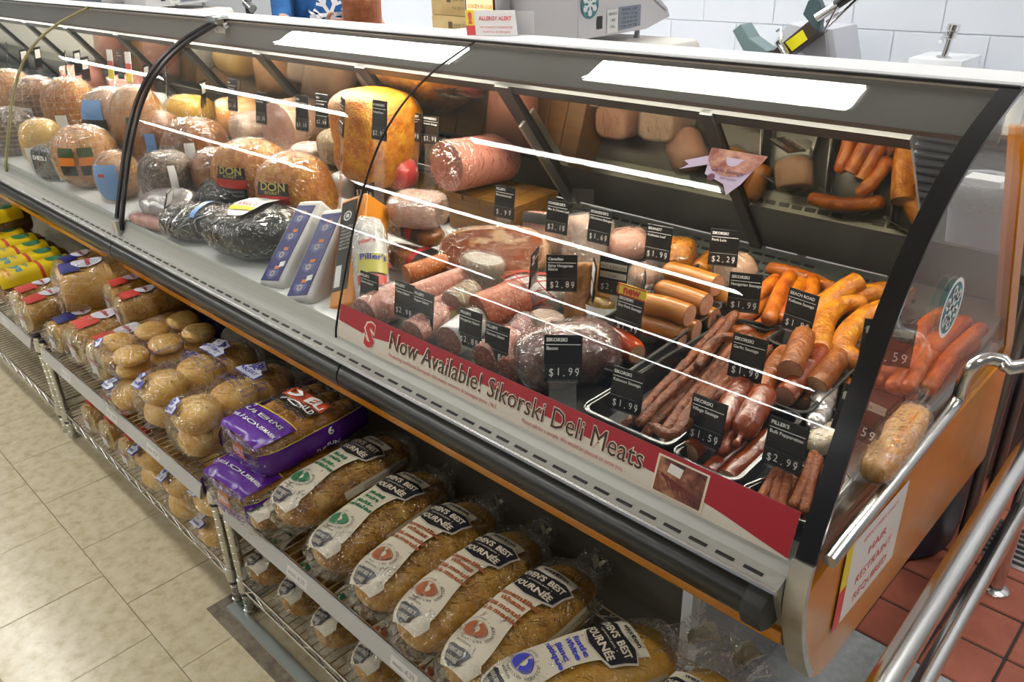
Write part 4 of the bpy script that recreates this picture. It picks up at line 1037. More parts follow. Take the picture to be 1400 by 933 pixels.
meat('glazed_meat', 'brown glazed meat piece in film in front of the pale oval loaf', 'meat loaf', (-1.042, 1.432, 0.866), (-1.003, 1.486, 0.872), 0.085, 0.072, ROAST, 3, 2.3, film=FILM_MILKY, lump=0.1)
tray('small black tray with the wrapped pork loin at the back', -0.985, -0.835, 1.450, 1.640, 0.045)
meat('pork_loin', 'wrapped pork loin piece standing under the 2.29 tag', 'pork loin', (-0.873, 1.566, 0.881), (-0.852, 1.619, 0.892), 0.085, 0.08, PALE_M, 7, 2.2, cut='01', cutm=PALE_P, film=FILM, lump=0.04, ext=1.25)
meat('sausage_log', 'tan bologna log in the small tray behind the pork loin', 'sausage', (-0.953, 1.580, 0.867), (-0.969, 1.670, 0.874), 0.05, 0.05, WIENR, 5, 2, lump=0.02)
# salami slices packs along the glass
meat('salami', 'netted salami with flat cut face at the front, under the left 2.99 tag', 'salami', (-1.428, 0.947, 0.833), (-1.431, 1.051, 0.841), 0.085, 0.085, SALPNK, 10, 2, cut='10', cutm=SALDRK, film=FILM, lump=0.015)
meat('salami', 'netted salami end near the glass, under the pair of tags', 'salami', (-1.283, 0.966, 0.824), (-1.298, 1.071, 0.832), 0.066, 0.066, SALPNK, 10, 2, cut='10', cutm=SALDRK, film=FILM, lump=0.015)
meat('salami', 'salami with white printed casing and dark cut face near the glass', 'salami', (-1.188, 0.989, 0.829), (-1.204, 1.096, 0.837), 0.072, 0.072, WCASE, 10, 2, cut='10', cutm=SALDRK, film=FILM, lump=0.015)
meat('salami', 'netted salami end under the 2.89 Hungarian salami tag', 'salami', (-1.080, 0.988, 0.825), (-1.094, 1.088, 0.832), 0.064, 0.064, SALPNK, 10, 2, cut='10', cutm=SALDRK, film=FILM, lump=0.015)
meat('salami', 'dark salami end beside the bacon slab at the glass', 'salami', (-1.014, 0.989, 0.821), (-1.034, 1.073, 0.827), 0.055, 0.055, SALAMI, 10, 2, cut='10', cutm=SALDRK, film=FILM, lump=0.015)
meat('salami', 'purplish vacuum packed salami right of the thick salami half', 'salami', (-1.090, 1.084, 0.830), (-1.114, 1.166, 0.836), 0.06, 0.055, mat('plum_salami', rough=0.25, cols=[(0.24, 0.06, 0.07), (0.42, 0.16, 0.16)], scale=20, bump=0.4), 4, 2.2, film=FILM_MILKY, lump=0.06)
meat('salami_pack', 'olive and red printed salami pack in front of the grey brown salami', 'package', (-1.306, 1.044, 0.817), (-1.295, 1.112, 0.822), 0.05, 0.035, LOLV, 3, 2.4, film=FILM, lump=0.04, bands=((-0.012, 0.016, -0.012, 0.012, LRED, 'red_print'),))
# white bag, cheese block, blue labelled bricks
pb, pm, pL = meat('deli_bag', 'white plastic bag of meat standing by the glass joint, yellow green label', 'package', (-1.509, 1.027, 0.796), (-1.654, 1.147, 0.960), 0.088, 0.088, WCASE, 4, 2.2, floor=False, film=FILM, lump=0.03, knot=0.97, roll=0.25,
     bands=((-0.045, 0.005, -0.034, 0.034, LOLV, 'yellow_label'), (-0.075, -0.050, -0.03, 0.036, LRED, 'red_print')),
     prints=((INKB, [("Piller's", -0.012, 0.0, 0.022, -PI/2)]), (INKR, [("Piller's", 0.032, 0.012, 0.014, -PI/2 + 0.25), ("Piller's", -0.02, -0.05, 0.013, -PI/2 + 0.25)])))
def leaning(name, label, cat, p0, p1, w, th, m, bev=0.012, roll=0.0):
    p0 = Vector(p0); p1 = Vector(p1); Z = (p1 - p0).normalized(); X = Vector((math.cos(roll), math.sin(roll), 0)); Y = Z.cross(X).normalized(); X = Y.cross(Z)
    M = Matrix((X, Y, Z)).transposed()
    e = empty(name, p0, M, label, cat)
    L = (p1 - p0).length
    obj('block', MB().box((-w/2, 0, 0), (w/2, th, L)), m, e, bevel=bev, bseg=3)
    return e, L
CREST = mat('crest_pale', (0.42, 0.36, 0.30), 0.4)
for k, (p0, p1, lab) in enumerate((((-1.841, 0.939, 0.801), (-1.911, 1.143, 0.969), 'white cheese brick with blue crest label, the left of the two leaning ones'), ((-1.698, 0.932, 0.801), (-1.795, 1.143, 0.969), 'white cheese brick with blue crest label, next to the orange cheese'))):
    e, L = leaning('cheese_brick', lab, 'cheese', p0, p1, 0.094, 0.085, WCASE, 0.018)
    obj('label', MB().box((-0.034, -0.0015, 0.012), (0.034, 0.0, L - 0.022)), LBLU, e, smooth=0)
    m2 = MB(); m3 = MB(); m4 = MB()
    fm = lambda x, z: (x, -0.0022, z)
    fm2 = lambda x, z: (x, -0.0028, z)
    n = 4
    for q in range(n):
        z0 = 0.012 + (L - 0.04) * (q + 0.42) / n
        poly(m2, [(-0.022, z0 + 0.008), (0.022, z0 + 0.008), (0.022, z0 - 0.008), (0, z0 - 0.022), (-0.022, z0 - 0.008)], fm)
        ring(m4, 0, z0 - 0.004, 0.004, 0.010, fm2, 10)
        poly(m3, [(-0.003, z0 + 0.020), (0.014, z0 + 0.020), (0.014, z0 + 0.010), (-0.003, z0 + 0.010)], fm)
        write(m4, 'Sir Cheese', 0, z0 + 0.0005, 0.006, fm2, width=0.03)
    obj('crest', m2, mat('crest_blue_grey', (0.07, 0.085, 0.30), 0.4), e, smooth=0); obj('red_spot', m3, LORG, e, smooth=0); obj('crest_ring', m4, CREST, e, smooth=0, fix=False)
    obj('price_sticker', MB().add([fm2(0.012, 0.052), fm2(0.030, 0.056), fm2(0.028, 0.072), fm2(0.010, 0.068)], [(0, 1, 2, 3)]), LWHT, e, smooth=0)
ce, cL = leaning('cheese_block', 'tall orange cheese block with long black label, leaning by the glass joint', 'cheese', (-1.569, 0.979, 0.804), (-1.719, 1.155, 1.010), 0.088, 0.095, CHEDR, 0.010)
fm = lambda x, z: (x - 0.012, -0.0018, z); fm2 = lambda x, z: (x - 0.012, -0.0026, z)
obj('label', MB().box((-0.036, -0.0015, 0.045), (0.014, 0.0, cL - 0.012)), mat('cheese_label_brown', (0.035, 0.028, 0.024), 0.35), ce, smooth=0)
mb = MB(); ring(mb, 0, cL - 0.055, 0.010, 0.014, fm); ring(mb, 0, cL - 0.055, 0.0, 0.006, fm)
for q in range(7): write(mb, ('LIGHT CHEDDAR', 'CHEESE SLICING', 'FROMAGE LEGER', 'PASTEURIZED', 'KEEP COOL', 'NET WT 2 KG', 'PRODUCT')[q], 0, cL - 0.09 - 0.010 * q, 0.008, fm, width=0.036)
obj('lettering', mb, INKW, ce, smooth=0, fix=False)
mb = MB()
poly(mb, [(-0.020, 0.055), (0.0, 0.055), (0.0, 0.115), (-0.020, 0.115)], fm); obj('white_panel', mb, LWHT, ce, smooth=0)
# packages behind
for k, (a, b, lab) in enumerate((((525,318),(590,300),'x'),)): pass
meat('kolbassa_pack', 'shrink wrapped pair pack of brown sausage with blue and red band, upper one', 'package', (-1.769, 1.285, 0.900), (-1.548, 1.284, 0.895), 0.075, 0.048, ROAST, 5, 3, film=FILM, lump=0.05, bands=((0.006, 0.020, -0.05, 0.05, mat('band_blue', (0.04, 0.12, 0.36), 0.35), 'blue_band'), (0.020, 0.044, -0.05, 0.05, LRED, 'red_band'), (0.044, 0.07, -0.05, 0.05, LBLK, 'black_band')))
meat('kolbassa_pack', 'shrink wrapped brown sausage pack lying beneath the banded one', 'package', (-1.686, 1.223, 0.845), (-1.504, 1.241, 0.844), 0.085, 0.055, ROAST, 5, 3, film=FILM, lump=0.05, bands=((0.02, 0.04, -0.05, 0.05, LRED, 'red_band'), (0.04, 0.07, -0.05, 0.05, LBLK, 'black_band')))
meat('ham_half', 'spiced ham half with pale pink top in a clear bag on the sausage packs', 'ham', (-1.689, 1.255, 0.963), (-1.564, 1.319, 0.958), 0.12, 0.085, PALE_P, 4, 3, film=FILM_MILKY, lump=0.08, cut='01', cutm=ROAST, tail=-0.95)
meat('cheese_ball_bag', 'yellow cheese in a red and white printed bag behind the orange block', 'cheese', (-2.061, 1.440, 0.927), (-1.991, 1.428, 1.026), 0.10, 0.09, mat('yellow_rind', (0.72, 0.38, 0.02), 0.3), 3, 2.3, floor=False, film=FILM, lump=0.03, roll=0.3, knot=0.98,
     bands=((-0.035, 0.010, -0.05, 0.002, LWHT, 'print_panel'),), prints=((INKR, [('FRESH', -0.005, -0.024, 0.014, -PI/2), ('DELI', -0.022, -0.024, 0.014, -PI/2)]),))
meat('ham_bag', 'bag with big red and white printed end behind the ham half', 'package', (-1.947, 1.443, 0.957), (-1.946, 1.526, 0.973), 0.115, 0.10, mat('red_print_bag', (0.62, 0.05, 0.05), 0.3), 3, 2.2, film=FILM, lump=0.04, bands=((-0.03, 0.02, -0.03, 0.05, LWHT, 'white_panel'),), prints=((INKR, [('HAM', -0.005, 0.012, 0.022, 0)],),))
def crate(label, c, sx, sy, h, rot, nsl=4):
    e = empty('wooden_riser', c, rot, label, 'riser')
    obj('box', MB().box((-sx/2, -sy/2, 0), (sx/2, sy/2, h - 0.012)), WOODC, e, bevel=0.002, bseg=1)
    for i in range(nsl):
        x0 = -sx/2 - 0.004 + (sx + 0.008) * i / nsl
        obj('slat', MB().box((x0 + 0.002, -sy/2 - 0.004, h - 0.0118), (x0 + (sx + 0.008) / nsl - 0.002, sy/2 + 0.004, h + 0.004)), WOODC, e, bevel=0.0015, bseg=1)
    return e
crate('wooden slatted riser box carrying the pink bologna log', (-1.615, 1.585, deck_z(1.585) - 0.002), 0.26, 0.18, 0.105, 0.05)
crate('long low wooden riser board under the cold cuts at the back left', (-2.22, 1.56, deck_z(1.56) - 0.002), 0.88, 0.17, 0.075, 0.0, 7)
meat('bologna_log', 'large pink bologna log lying on the wooden riser box', 'bologna', (-1.684, 1.440, 1.033), (-1.675, 1.66, 1.018), 0.145, 0.14, BOLOG, 14, 2, cut='10', cutm=mat('bologna_cut', rough=0.45, cols=[(0.42, 0.15, 0.12), (0.54, 0.23, 0.18)], scale=60, speck=((0.62, 0.34, 0.28), 120, 0.2, 0.08)), film=FILM, lump=0.012, ext=1.05)
meat('roast_turkey', 'big golden roasted turkey breast at the back, the largest roast', 'turkey', (-2.03, 1.46, 0.92), (-2.02, 1.47, 1.205), 0.255, 0.235, TURKY, 3.4, 2.8, floor=False, lump=0.10, ls=12, taper=0.06)

# ---------------------------------------------------------------- left hand sections: roasts, hams, loaves
def lump_(name, label, cat, c, dims, yaw, m, p=2.6, q=2.4, **k):
    c = Vector(c); d = Vector((math.cos(yaw), math.sin(yaw), 0)) * dims[0] / 2
    return meat(name, label, cat, c - d, c + d, dims[1], dims[2], m, p, q, **k)
def stand_(name, label, cat, c, dims, m, p=2.6, q=2.3, roll=0.5, **k):
    c = Vector(c); d = Vector((0, 0, dims[2] / 2))
    return meat(name, label, cat, c - d + Vector((0, 0, 0)), c + d, dims[0], dims[1], m, p, q, roll=roll, floor=False, **k)
TL = [(-0.05, -0.012, -0.045, 0.045, LBLK, 'black_label'), (-0.012, 0.014, -0.045, 0.045, LRED, 'red_label'), (0.014, 0.048, -0.045, 0.045, LBLK, 'gold_crest_label')]
GI = mat('ink_gold', (0.50, 0.38, 0.10), 0.4)
stand_('roast_breast', 'golden roasted breast with red and black label, left one of the pair', 'turkey', (-2.42, 1.25, 0.925), (0.27, 0.20, 0.235), TURKY, 2.3, 2.2, roll=0.35, film=FILM, lump=0.12, bands=TL, knot=0.98,
       prints=((GI, [('DON', 0.028, 0.0, 0.03, -PI/2), ('ROAST', 0.018, 0.0, 0.012, -PI/2)]), (mat('ink_grey', (0.35, 0.35, 0.33), 0.5), [('OVEN ROASTED', -0.024, 0.0, 0.010, -PI/2), ('TURKEY BREAST', -0.036, 0.0, 0.010, -PI/2)])))
stand_('roast_breast', 'golden roasted breast with red and black label, nearer the blue bricks', 'turkey', (-2.15, 1.24, 0.925), (0.25, 0.20, 0.235), TURKY, 2.3, 2.2, roll=0.35, film=FILM, lump=0.12, bands=TL, knot=0.98,
       prints=((GI, [('DON', 0.028, 0.0, 0.03, -PI/2), ('ROAST', 0.018, 0.0, 0.012, -PI/2)]), (mat('ink_grey', (0.35, 0.35, 0.33), 0.5), [('OVEN ROASTED', -0.024, 0.0, 0.010, -PI/2), ('TURKEY BREAST', -0.036, 0.0, 0.010, -PI/2)])))
bb, bm_, bl_ = lump_('black_pack', 'big black shrink wrapped beef with oval white and yellow label, beside the blue bricks', 'beef', (-2.09, 1.07, 0.862), (0.30, 0.24, 0.145), 0.35, BLKFL, 2.8, 2.4, film=FILM, lump=0.07)
mb = MB(); strip(mb, -0.042, 0.042, lambda u: 0.0 - 0.062 * max(1 - abs(u / 0.043) ** 4, 0) ** 0.5, lambda u: 0.0 + 0.062 * max(1 - abs(u / 0.043) ** 4, 0) ** 0.5, bm_(0.010), 12, 8); obj('label', mb, LWHT, bb)
mb = MB(); strip(mb, -0.039, 0.039, -0.040, -0.026, bm_(0.0118), 6, 3); obj('yellow_band', mb, LYEL, bb)
mb = MB(); write(mb, 'ANGUS', 0.0, -0.020, 0.019, bm_(0.0122), bold=0.03); obj('lettering', mb, INKR, bb, smooth=0, fix=False)
mb = MB()
for k in range(3): write(mb, ('ROAST BEEF', 'ROSBIF', 'INSIDE ROUND')[k], 0.0, 0.008 + 0.013 * k, 0.009, bm_(0.0122))
obj('small_lettering', mb, INKK, bb, smooth=0, fix=False)
lump_('black_pack', 'black shrink wrapped beef with light blue band at the front edge', 'beef', (-2.36, 1.02, 0.842), (0.24, 0.16, 0.105), 0.5, BLKFL, 2.8, 2.4, film=FILM, lump=0.08, bands=((0.02, 0.035, -0.06, 0.06, LLBL, 'blue_band'),))
lump_('black_pack', 'black and silver wrapped beef behind the light blue banded one', 'beef', (-2.47, 1.17, 0.862), (0.20, 0.15, 0.13), 0.2, BLKFL, 2.6, 2.3, film=FILM, lump=0.12)
lump_('silver_pack', 'crinkled silver clear pack of dark beef by the glass joint', 'beef', (-2.60, 1.04, 0.845), (0.20, 0.15, 0.10), 0.4, SILVR, 2.6, 2.3, lump=0.14, ls=16)
lump_('beef_strip', 'raw pink beef edge seen in clear pack along the front ledge', 'beef', (-2.58, 0.955, 0.812), (0.22, 0.05, 0.04), 0.12, mat('raw_pink', (0.50, 0.20, 0.15), 0.35), 3, 2.3, film=FILM, lump=0.06)
stand_('peppered_roast', 'peppered dark roast with pale curved label beside the black glass joint', 'beef', (-2.72, 1.10, 0.895), (0.19, 0.17, 0.19), PEPRD, 2.5, 2.2, film=FILM, lump=0.06, bands=((-0.07, 0.06, -0.085, -0.060, LWHT, 'label'),))
stand_('peppered_roast', 'peppered dark roast behind the one at the glass joint', 'beef', (-2.86, 1.22, 0.895), (0.18, 0.16, 0.17), PEPRD, 2.5, 2.2, film=FILM, lump=0.06)
stand_('brown_roast', 'brown roasted beef with white striped label, left of the golden breasts', 'beef', (-2.86, 1.28, 0.935), (0.24, 0.21, 0.235), ROAST, 2.5, 2.2, film=FILM, lump=0.07, knot=0.97, bands=((-0.05, 0.05, -0.06, -0.025, LWHT, 'label'), (-0.03, -0.02, -0.06, -0.024, LYEL, 'label_stripe', 0.007)))
stand_('brown_roast', 'brown roasted beef with tall blue label, second from the glass joint', 'beef', (-3.12, 1.26, 0.935), (0.20, 0.19, 0.23), ROAST, 2.5, 2.2, film=FILM, lump=0.07, knot=0.97, bands=((-0.08, 0.05, -0.05, -0.015, LLBL, 'label'),))
stand_('brown_roast', 'small dark roast with twisted bag top, next to the golden breasts', 'beef', (-2.60, 1.22, 0.905), (0.18, 0.16, 0.18), ROAST, 2.4, 2.2, film=FILM, lump=0.09, knot=0.97, bands=((-0.03, -0.005, -0.085, -0.03, LRED, 'red_print'),))
ZR = 0.920
lump_('cold_cut_log', 'large pale cold cut log, cut face forward, on the riser board', 'cold cut', (-2.62, 1.56, ZR + 0.093), (0.19, 0.19, 0.185), PI/2 + 0.12, PALE_M, 12, 2, cut='10', cutm=PALE_P, film=FILM, lump=0.015)
crate('wooden riser board in the next section to the left', (-3.30, 1.56, deck_z(1.56) - 0.002), 1.10, 0.17, 0.075, 0.0, 8)
lump_('cheese_log', 'orange smoked cheese log on the left riser board', 'cheese', (-3.02, 1.56, ZR + 0.075), (0.20, 0.16, 0.15), PI/2 - 0.5, mat('smoked_cheese', (0.62, 0.27, 0.06), 0.35), 5, 2.1, cut='10', cutm=CHEDR, film=FILM, lump=0.02)
lump_('cold_cut_log', 'beige cold cut in wrinkled film between the pale and orange logs', 'cold cut', (-2.84, 1.50, ZR + 0.06), (0.14, 0.13, 0.12), PI/2, PALE_M, 5, 2.1, film=FILM_MILKY, lump=0.05)
lump_('peppered_loaf', 'grey peppered meat loaf on the riser board behind the golden breasts', 'meat loaf', (-2.33, 1.55, ZR + 0.06), (0.17, 0.14, 0.12), PI/2 - 0.3, mat('grey_pepper', rough=0.5, cols=[(0.16, 0.12, 0.07), (0.36, 0.28, 0.18)], scale=70, bump=0.5), 3.5, 2.3, lump=0.04)
for k in range(4):
    lump_('meat_slab', '%s dark brown slab from the bottom of the pile beside the turkey' % ORD[k], 'cold cut', (-2.205, 1.53, ZR + 0.016 + 0.026 * k), (0.13, 0.11, 0.026), 0.1 * k, mat('dark_slab', rough=0.45, cols=[(0.10, 0.045, 0.025), (0.19, 0.09, 0.05)], scale=30, bump=0.2), 6, 4, group='dark slabs on the riser', nu=12, na=16)
lump_('paper_parcel', 'white paper wrapped meat on the riser board under the tags', 'parcel', (-2.47, 1.50, ZR + 0.03), (0.13, 0.10, 0.06), 0.3, mat('pink_parcel', (0.66, 0.48, 0.42), 0.5), 3, 2.4, film=FILM, lump=0.1)
lump_('paper_parcel', 'small white wrapped parcel beside the dark slabs', 'parcel', (-2.17, 1.43, 0.90), (0.09, 0.09, 0.08), 0.3, WCASE, 3, 2.4, film=FILM, lump=0.1)
# the section beyond the black joint
STRING = mat('net_string', (0.50, 0.36, 0.22), 0.6)
def net(e, f, L, R, nu=11, nv=16):
    mb = MB(); h = L * 0.46
    for i in range(nu):
        u = -h + 2 * h * i / (nu - 1); mb.tube([f(0.0012)(u, 2 * PI * R * j / 24) for j in range(25)], 0.0010, 4, caps=False)
    for j in range(nv):
        v = 2 * PI * R * j / nv; mb.tube([f(0.0012)(-h + 2 * h * i / 12, v) for i in range(13)], 0.0010, 4, caps=False)
    obj('string_net', mb, STRING, e, kind='stuff')
_stand0 = stand_
def stand_(name, label, cat, c, dims, m, *a, **k):
    r = _stand0(name, label, cat, c, dims, m, *a, **k)
    if name == 'netted_ham': net(r[0], r[1], r[2], (dims[0] + dims[1]) / 4)
    return r
NB = lambda a: [(-0.045, -0.010, a, a + 0.05, LBLK, 'black_label'), (-0.010, 0.018, a, a + 0.05, LORG, 'orange_label'), (0.018, 0.050, a, a + 0.05, mat('label_green', (0.04, 0.07, 0.015), 0.4), 'green_label')]
stand_('netted_ham', 'netted golden ham with stacked orange labels at the front glass', 'ham', (-3.26, 1.035, 0.905), (0.24, 0.20, 0.225), NETHAM, 2.4, 2.2, roll=0.6, film=FILM, lump=0.03, knot=0.97, bands=NB(-0.085) + NB(-0.02))
stand_('netted_ham', 'netted golden ham with orange labels behind the one at the glass', 'ham', (-3.22, 1.24, 0.985), (0.20, 0.18, 0.30), NETHAM, 2.4, 2.2, roll=0.6, film=FILM, lump=0.03, knot=0.97, bands=NB(-0.06))
stand_('netted_ham', 'netted ham with blue label right at the joint', 'ham', (-2.98, 1.03, 0.88), (0.15, 0.14, 0.17), NETHAM, 2.4, 2.2, roll=0.5, film=FILM, lump=0.03, bands=((-0.07, 0.05, -0.05, 0.03, LLBL, 'blue_label'), (0.012, 0.022, -0.01, 0.01, LRED, 'red_spot', 0.008)))
stand_('netted_ham', 'netted ham with blue and black label behind the golden hams', 'ham', (-3.52, 1.26, 0.97), (0.24, 0.20, 0.26), PALE_M, 2.4, 2.2, roll=0.6, film=FILM, lump=0.03, bands=((0.02, 0.09, -0.02, 0.08, LLBL, 'blue_label'), (-0.03, 0.02, -0.03, 0.09, LBLK, 'black_label')))
stand_('netted_ham', 'orange netted ham with grey label patches in the far section', 'ham', (-3.92, 1.24, 0.965), (0.25, 0.20, 0.28), TURKY, 2.4, 2.2, roll=0.6, film=FILM, lump=0.05, bands=((-0.09, 0.0, -0.03, 0.01, LWHT, 'label'),))
stand_('netted_ham', 'brown netted ham with grey oval label in the far section', 'ham', (-4.22, 1.20, 0.95), (0.24, 0.20, 0.28), ROAST, 2.4, 2.2, roll=0.6, film=FILM, lump=0.04, bands=((-0.08, 0.02, -0.03, 0.02, LWHT, 'label'),))
stand_('netted_ham', 'tan netted ham at the far left end of what is visible', 'ham', (-4.62, 1.20, 0.95), (0.25, 0.20, 0.28), NETHAM, 2.4, 2.2, roll=0.6, film=FILM, lump=0.04)
stand_('netted_ham', 'dark netted ham by the front glass in the far section', 'ham', (-4.10, 1.02, 0.89), (0.26, 0.18, 0.21), PEPRD, 2.4, 2.2, roll=0.6, film=FILM, lump=0.05)
stand_('netted_ham', 'dark netted ham further along the front glass', 'ham', (-4.55, 1.02, 0.89), (0.24, 0.18, 0.2), ROAST, 2.4, 2.2, roll=0.6, film=FILM, lump=0.05)
stand_('wrapped_cheese', 'yellow topped cheese with white wrapped side at the far front glass', 'cheese', (-3.72, 1.03, 0.89), (0.17, 0.15, 0.20), mat('yellow_cheese', (0.62, 0.36, 0.05), 0.3), 2.6, 2.2, roll=0.6, film=FILM, lump=0.03, bands=((-0.09, 0.0, -0.08, 0.02, LWHT, 'white_wrap'),))
stand_('dark_pack', 'dark printed pack with white strips at the front glass', 'package', (-3.50, 1.00, 0.855), (0.20, 0.12, 0.13), BLKFL, 5, 3, roll=0.3, film=FILM, lump=0.03, bands=((-0.05, 0.03, -0.07, -0.05, LWHT, 'white_strip'), (-0.05, 0.03, 0.05, 0.07, LBLU, 'blue_strip')), prints=((INKW, [('DELI', 0.02, 0.0, 0.02, -PI/2)],),))
lump_('cold_cut_log', 'pink cold cut log on the riser in the far section', 'cold cut', (-4.05, 1.56, ZR + 0.07), (0.20, 0.16, 0.155), PI/2 - 0.3, BOLOG, 8, 2.1, cut='10', cutm=PALE_P, film=FILM, lump=0.03)
lump_('cold_cut_log', 'smaller pink cold cut at the far left of the riser', 'cold cut', (-4.65, 1.56, ZR + 0.07), (0.20, 0.16, 0.155), PI/2 - 0.3, BOLOG, 8, 2.1, film=FILM, lump=0.03)
lump_('paper_parcel', 'white bagged meat on the riser between the pink log and yellow tags', 'parcel', (-3.68, 1.50, ZR + 0.05), (0.17, 0.14, 0.12), 0.4, WCASE, 2.6, 2.3, film=FILM, lump=0.15)
lump_('cheese_log', 'yellow cheese log beneath the two yellow tags', 'cheese', (-3.38, 1.52, ZR + 0.06), (0.22, 0.14, 0.13), 0.2, mat('yellow_cheese', (0.62, 0.36, 0.05), 0.3), 3.5, 2.3, film=FILM, lump=0.05)
crate('wooden riser board in the far left section', (-4.50, 1.56, deck_z(1.56) - 0.002), 1.10, 0.17, 0.075, 0.0, 8)

# ---------------------------------------------------------------- price tags
TAGB = mat('tag_black', (0.010, 0.010, 0.011), 0.22)
TAGE = mat('tag_edge_grey', (0.10, 0.10, 0.10), 0.3)
STRIPB = mat('price_strip_black', (0.014, 0.014, 0.014), 0.3)
def price_tag(label, c, yaw, brand, title, price, w=0.064, h=0.082, back=False, new=False, tilt=0.16, sticker=None, yellow=False, foot=None, roll=0.0):
    c = Vector(c)
    zd = deck_z(c.y) if foot is None else foot
    drop = max(c.z - h / 2 - zd, 0.004)
    M = Matrix.Rotation(yaw, 3, 'Z') @ Matrix.Rotation(-tilt, 3, 'X') @ Matrix.Rotation(roll, 3, 'Y')
    e = empty('price_tag', c, M, label, 'price tag', 'black price tags in the case')
    obj('card', MB().box((-w/2, -0.0012, -h/2), (w/2, 0.0012, h/2)), LWHT if yellow else TAGB, e, bevel=0.0006, bseg=1, smooth=0)
    fm = lambda x, z: (x, -0.0024, z)
    if yellow:
        obj('yellow_field', MB().box((-w/2, -0.0020, -h/2), (w/2, -0.0013, -h * 0.12)), LYEL, e, smooth=0)
        obj('red_field', MB().box((-w/2, -0.0020, -h * 0.10), (w/2, -0.0013, h * 0.12)), LRED, e, smooth=0)
    else:
        obj('price_strip', MB().box((-w/2 + 0.001, -0.0034, -h * 0.44), (w/2 - 0.001, -0.0012, -h * 0.14)), STRIPB, e, bevel=0.0006, bseg=1, smooth=0)
        mb = MB()
        k = w / 0.064
        write(mb, brand, -w/2 + 0.004, h * 0.36, 0.0085 * k, fm, 'L', bold=0.03)
        poly(mb, [(-w/2 + 0.003, h * 0.30), (w/2 - 0.003, h * 0.30), (w/2 - 0.003, h * 0.285), (-w/2 + 0.003, h * 0.285)], fm)
        tl = title.split('|')
        for i, t in enumerate(tl): write(mb, t, -w/2 + 0.004, h * (0.18 - 0.10 * i), 0.0080 * k, fm, 'L', bold=0.02)
        fp = lambda x, z: (x, -0.0040, z)
        n = len(price); sp_ = w * 0.84 / max(n, 4)
        for i, ch in enumerate(price):
            if ch == '.':
                continue
            write(mb, ch, -w * 0.40 + sp_ * (i + 0.5), -h * 0.385 + (0.0015 if i % 2 else 0), 0.0185 * k, fp, 'C', sx=0.85)
        if '.' in price:
            i = price.index('.'); ring(mb, -w * 0.40 + sp_ * (i + 0.5), -h * 0.375, 0, 0.0012 * k, fp, 8)
        write(mb, '100', w/2 - 0.009, -h * 0.24, 0.0045, fp); write(mb, 'g', w/2 - 0.009, -h * 0.34, 0.0045, fp)
        obj('lettering', mb, INKW, e, smooth=0, fix=False)
    if new:
        obj('new_flag', MB().box((-w/2 - 0.002, -0.0030, h * 0.46), (w/2 + 0.004, -0.0012, h * 0.46 + 0.024)), LYEL, e, smooth=0)
        obj('new_border', MB().box((-w/2 - 0.002, -0.0034, h * 0.46 + 0.021), (w/2 + 0.004, -0.0029, h * 0.46 + 0.024)).box((-w/2 - 0.002, -0.0034, h * 0.46), (w/2 + 0.004, -0.0029, h * 0.46 + 0.003)).box((-w/2 - 0.002, -0.0034, h * 0.46), (-w/2 + 0.001, -0.0029, h * 0.46 + 0.024)), LRED, e, smooth=0)
        mb = MB(); write(mb, 'new', 0.002, h * 0.46 + 0.006, 0.024, lambda x, z: (x, -0.0040, z), bold=0.04); obj('new_lettering', mb, INKR, e, smooth=0, fix=False)
    if sticker:
        mb = MB()
        for i, t in enumerate(sticker):
            z = h * (0.26 - 0.24 * i)
            obj('paper_strip', MB().box((-w * 0.44, -0.0032, z - 0.006), (w * 0.46, -0.0012, z + 0.007)), mat('beige_strip', (0.52, 0.49, 0.40), 0.5), e, smooth=0)
            write(mb, t, 0, z - 0.003, 0.0085, lambda x, zz: (x, -0.0040, zz))
        obj('strip_lettering', mb, INKK, e, smooth=0, fix=False)
    # white stock labels on the back of the card, seen from behind and in the mirror
    obj('back_label', MB().box((-w * 0.36, 0.0012, 0.002), (w * 0.36, 0.0020, h * 0.40)), LWHT, e, smooth=0)
    if back: obj('back_label', MB().box((-w * 0.30, 0.0012, -h * 0.36), (w * 0.32, 0.0020, -h * 0.06)), LWHT, e, smooth=0)
    obj('holder', MB().box((-w * 0.36, 0.0014, -h/2 - drop), (w * 0.36, 0.0026, -h/2 + 0.012)).box((-w * 0.40, -0.0034, -h/2 - 0.003), (w * 0.40, 0.0026, -h/2 + 0.004)), ACRYLIC, e, smooth=0)
    return e
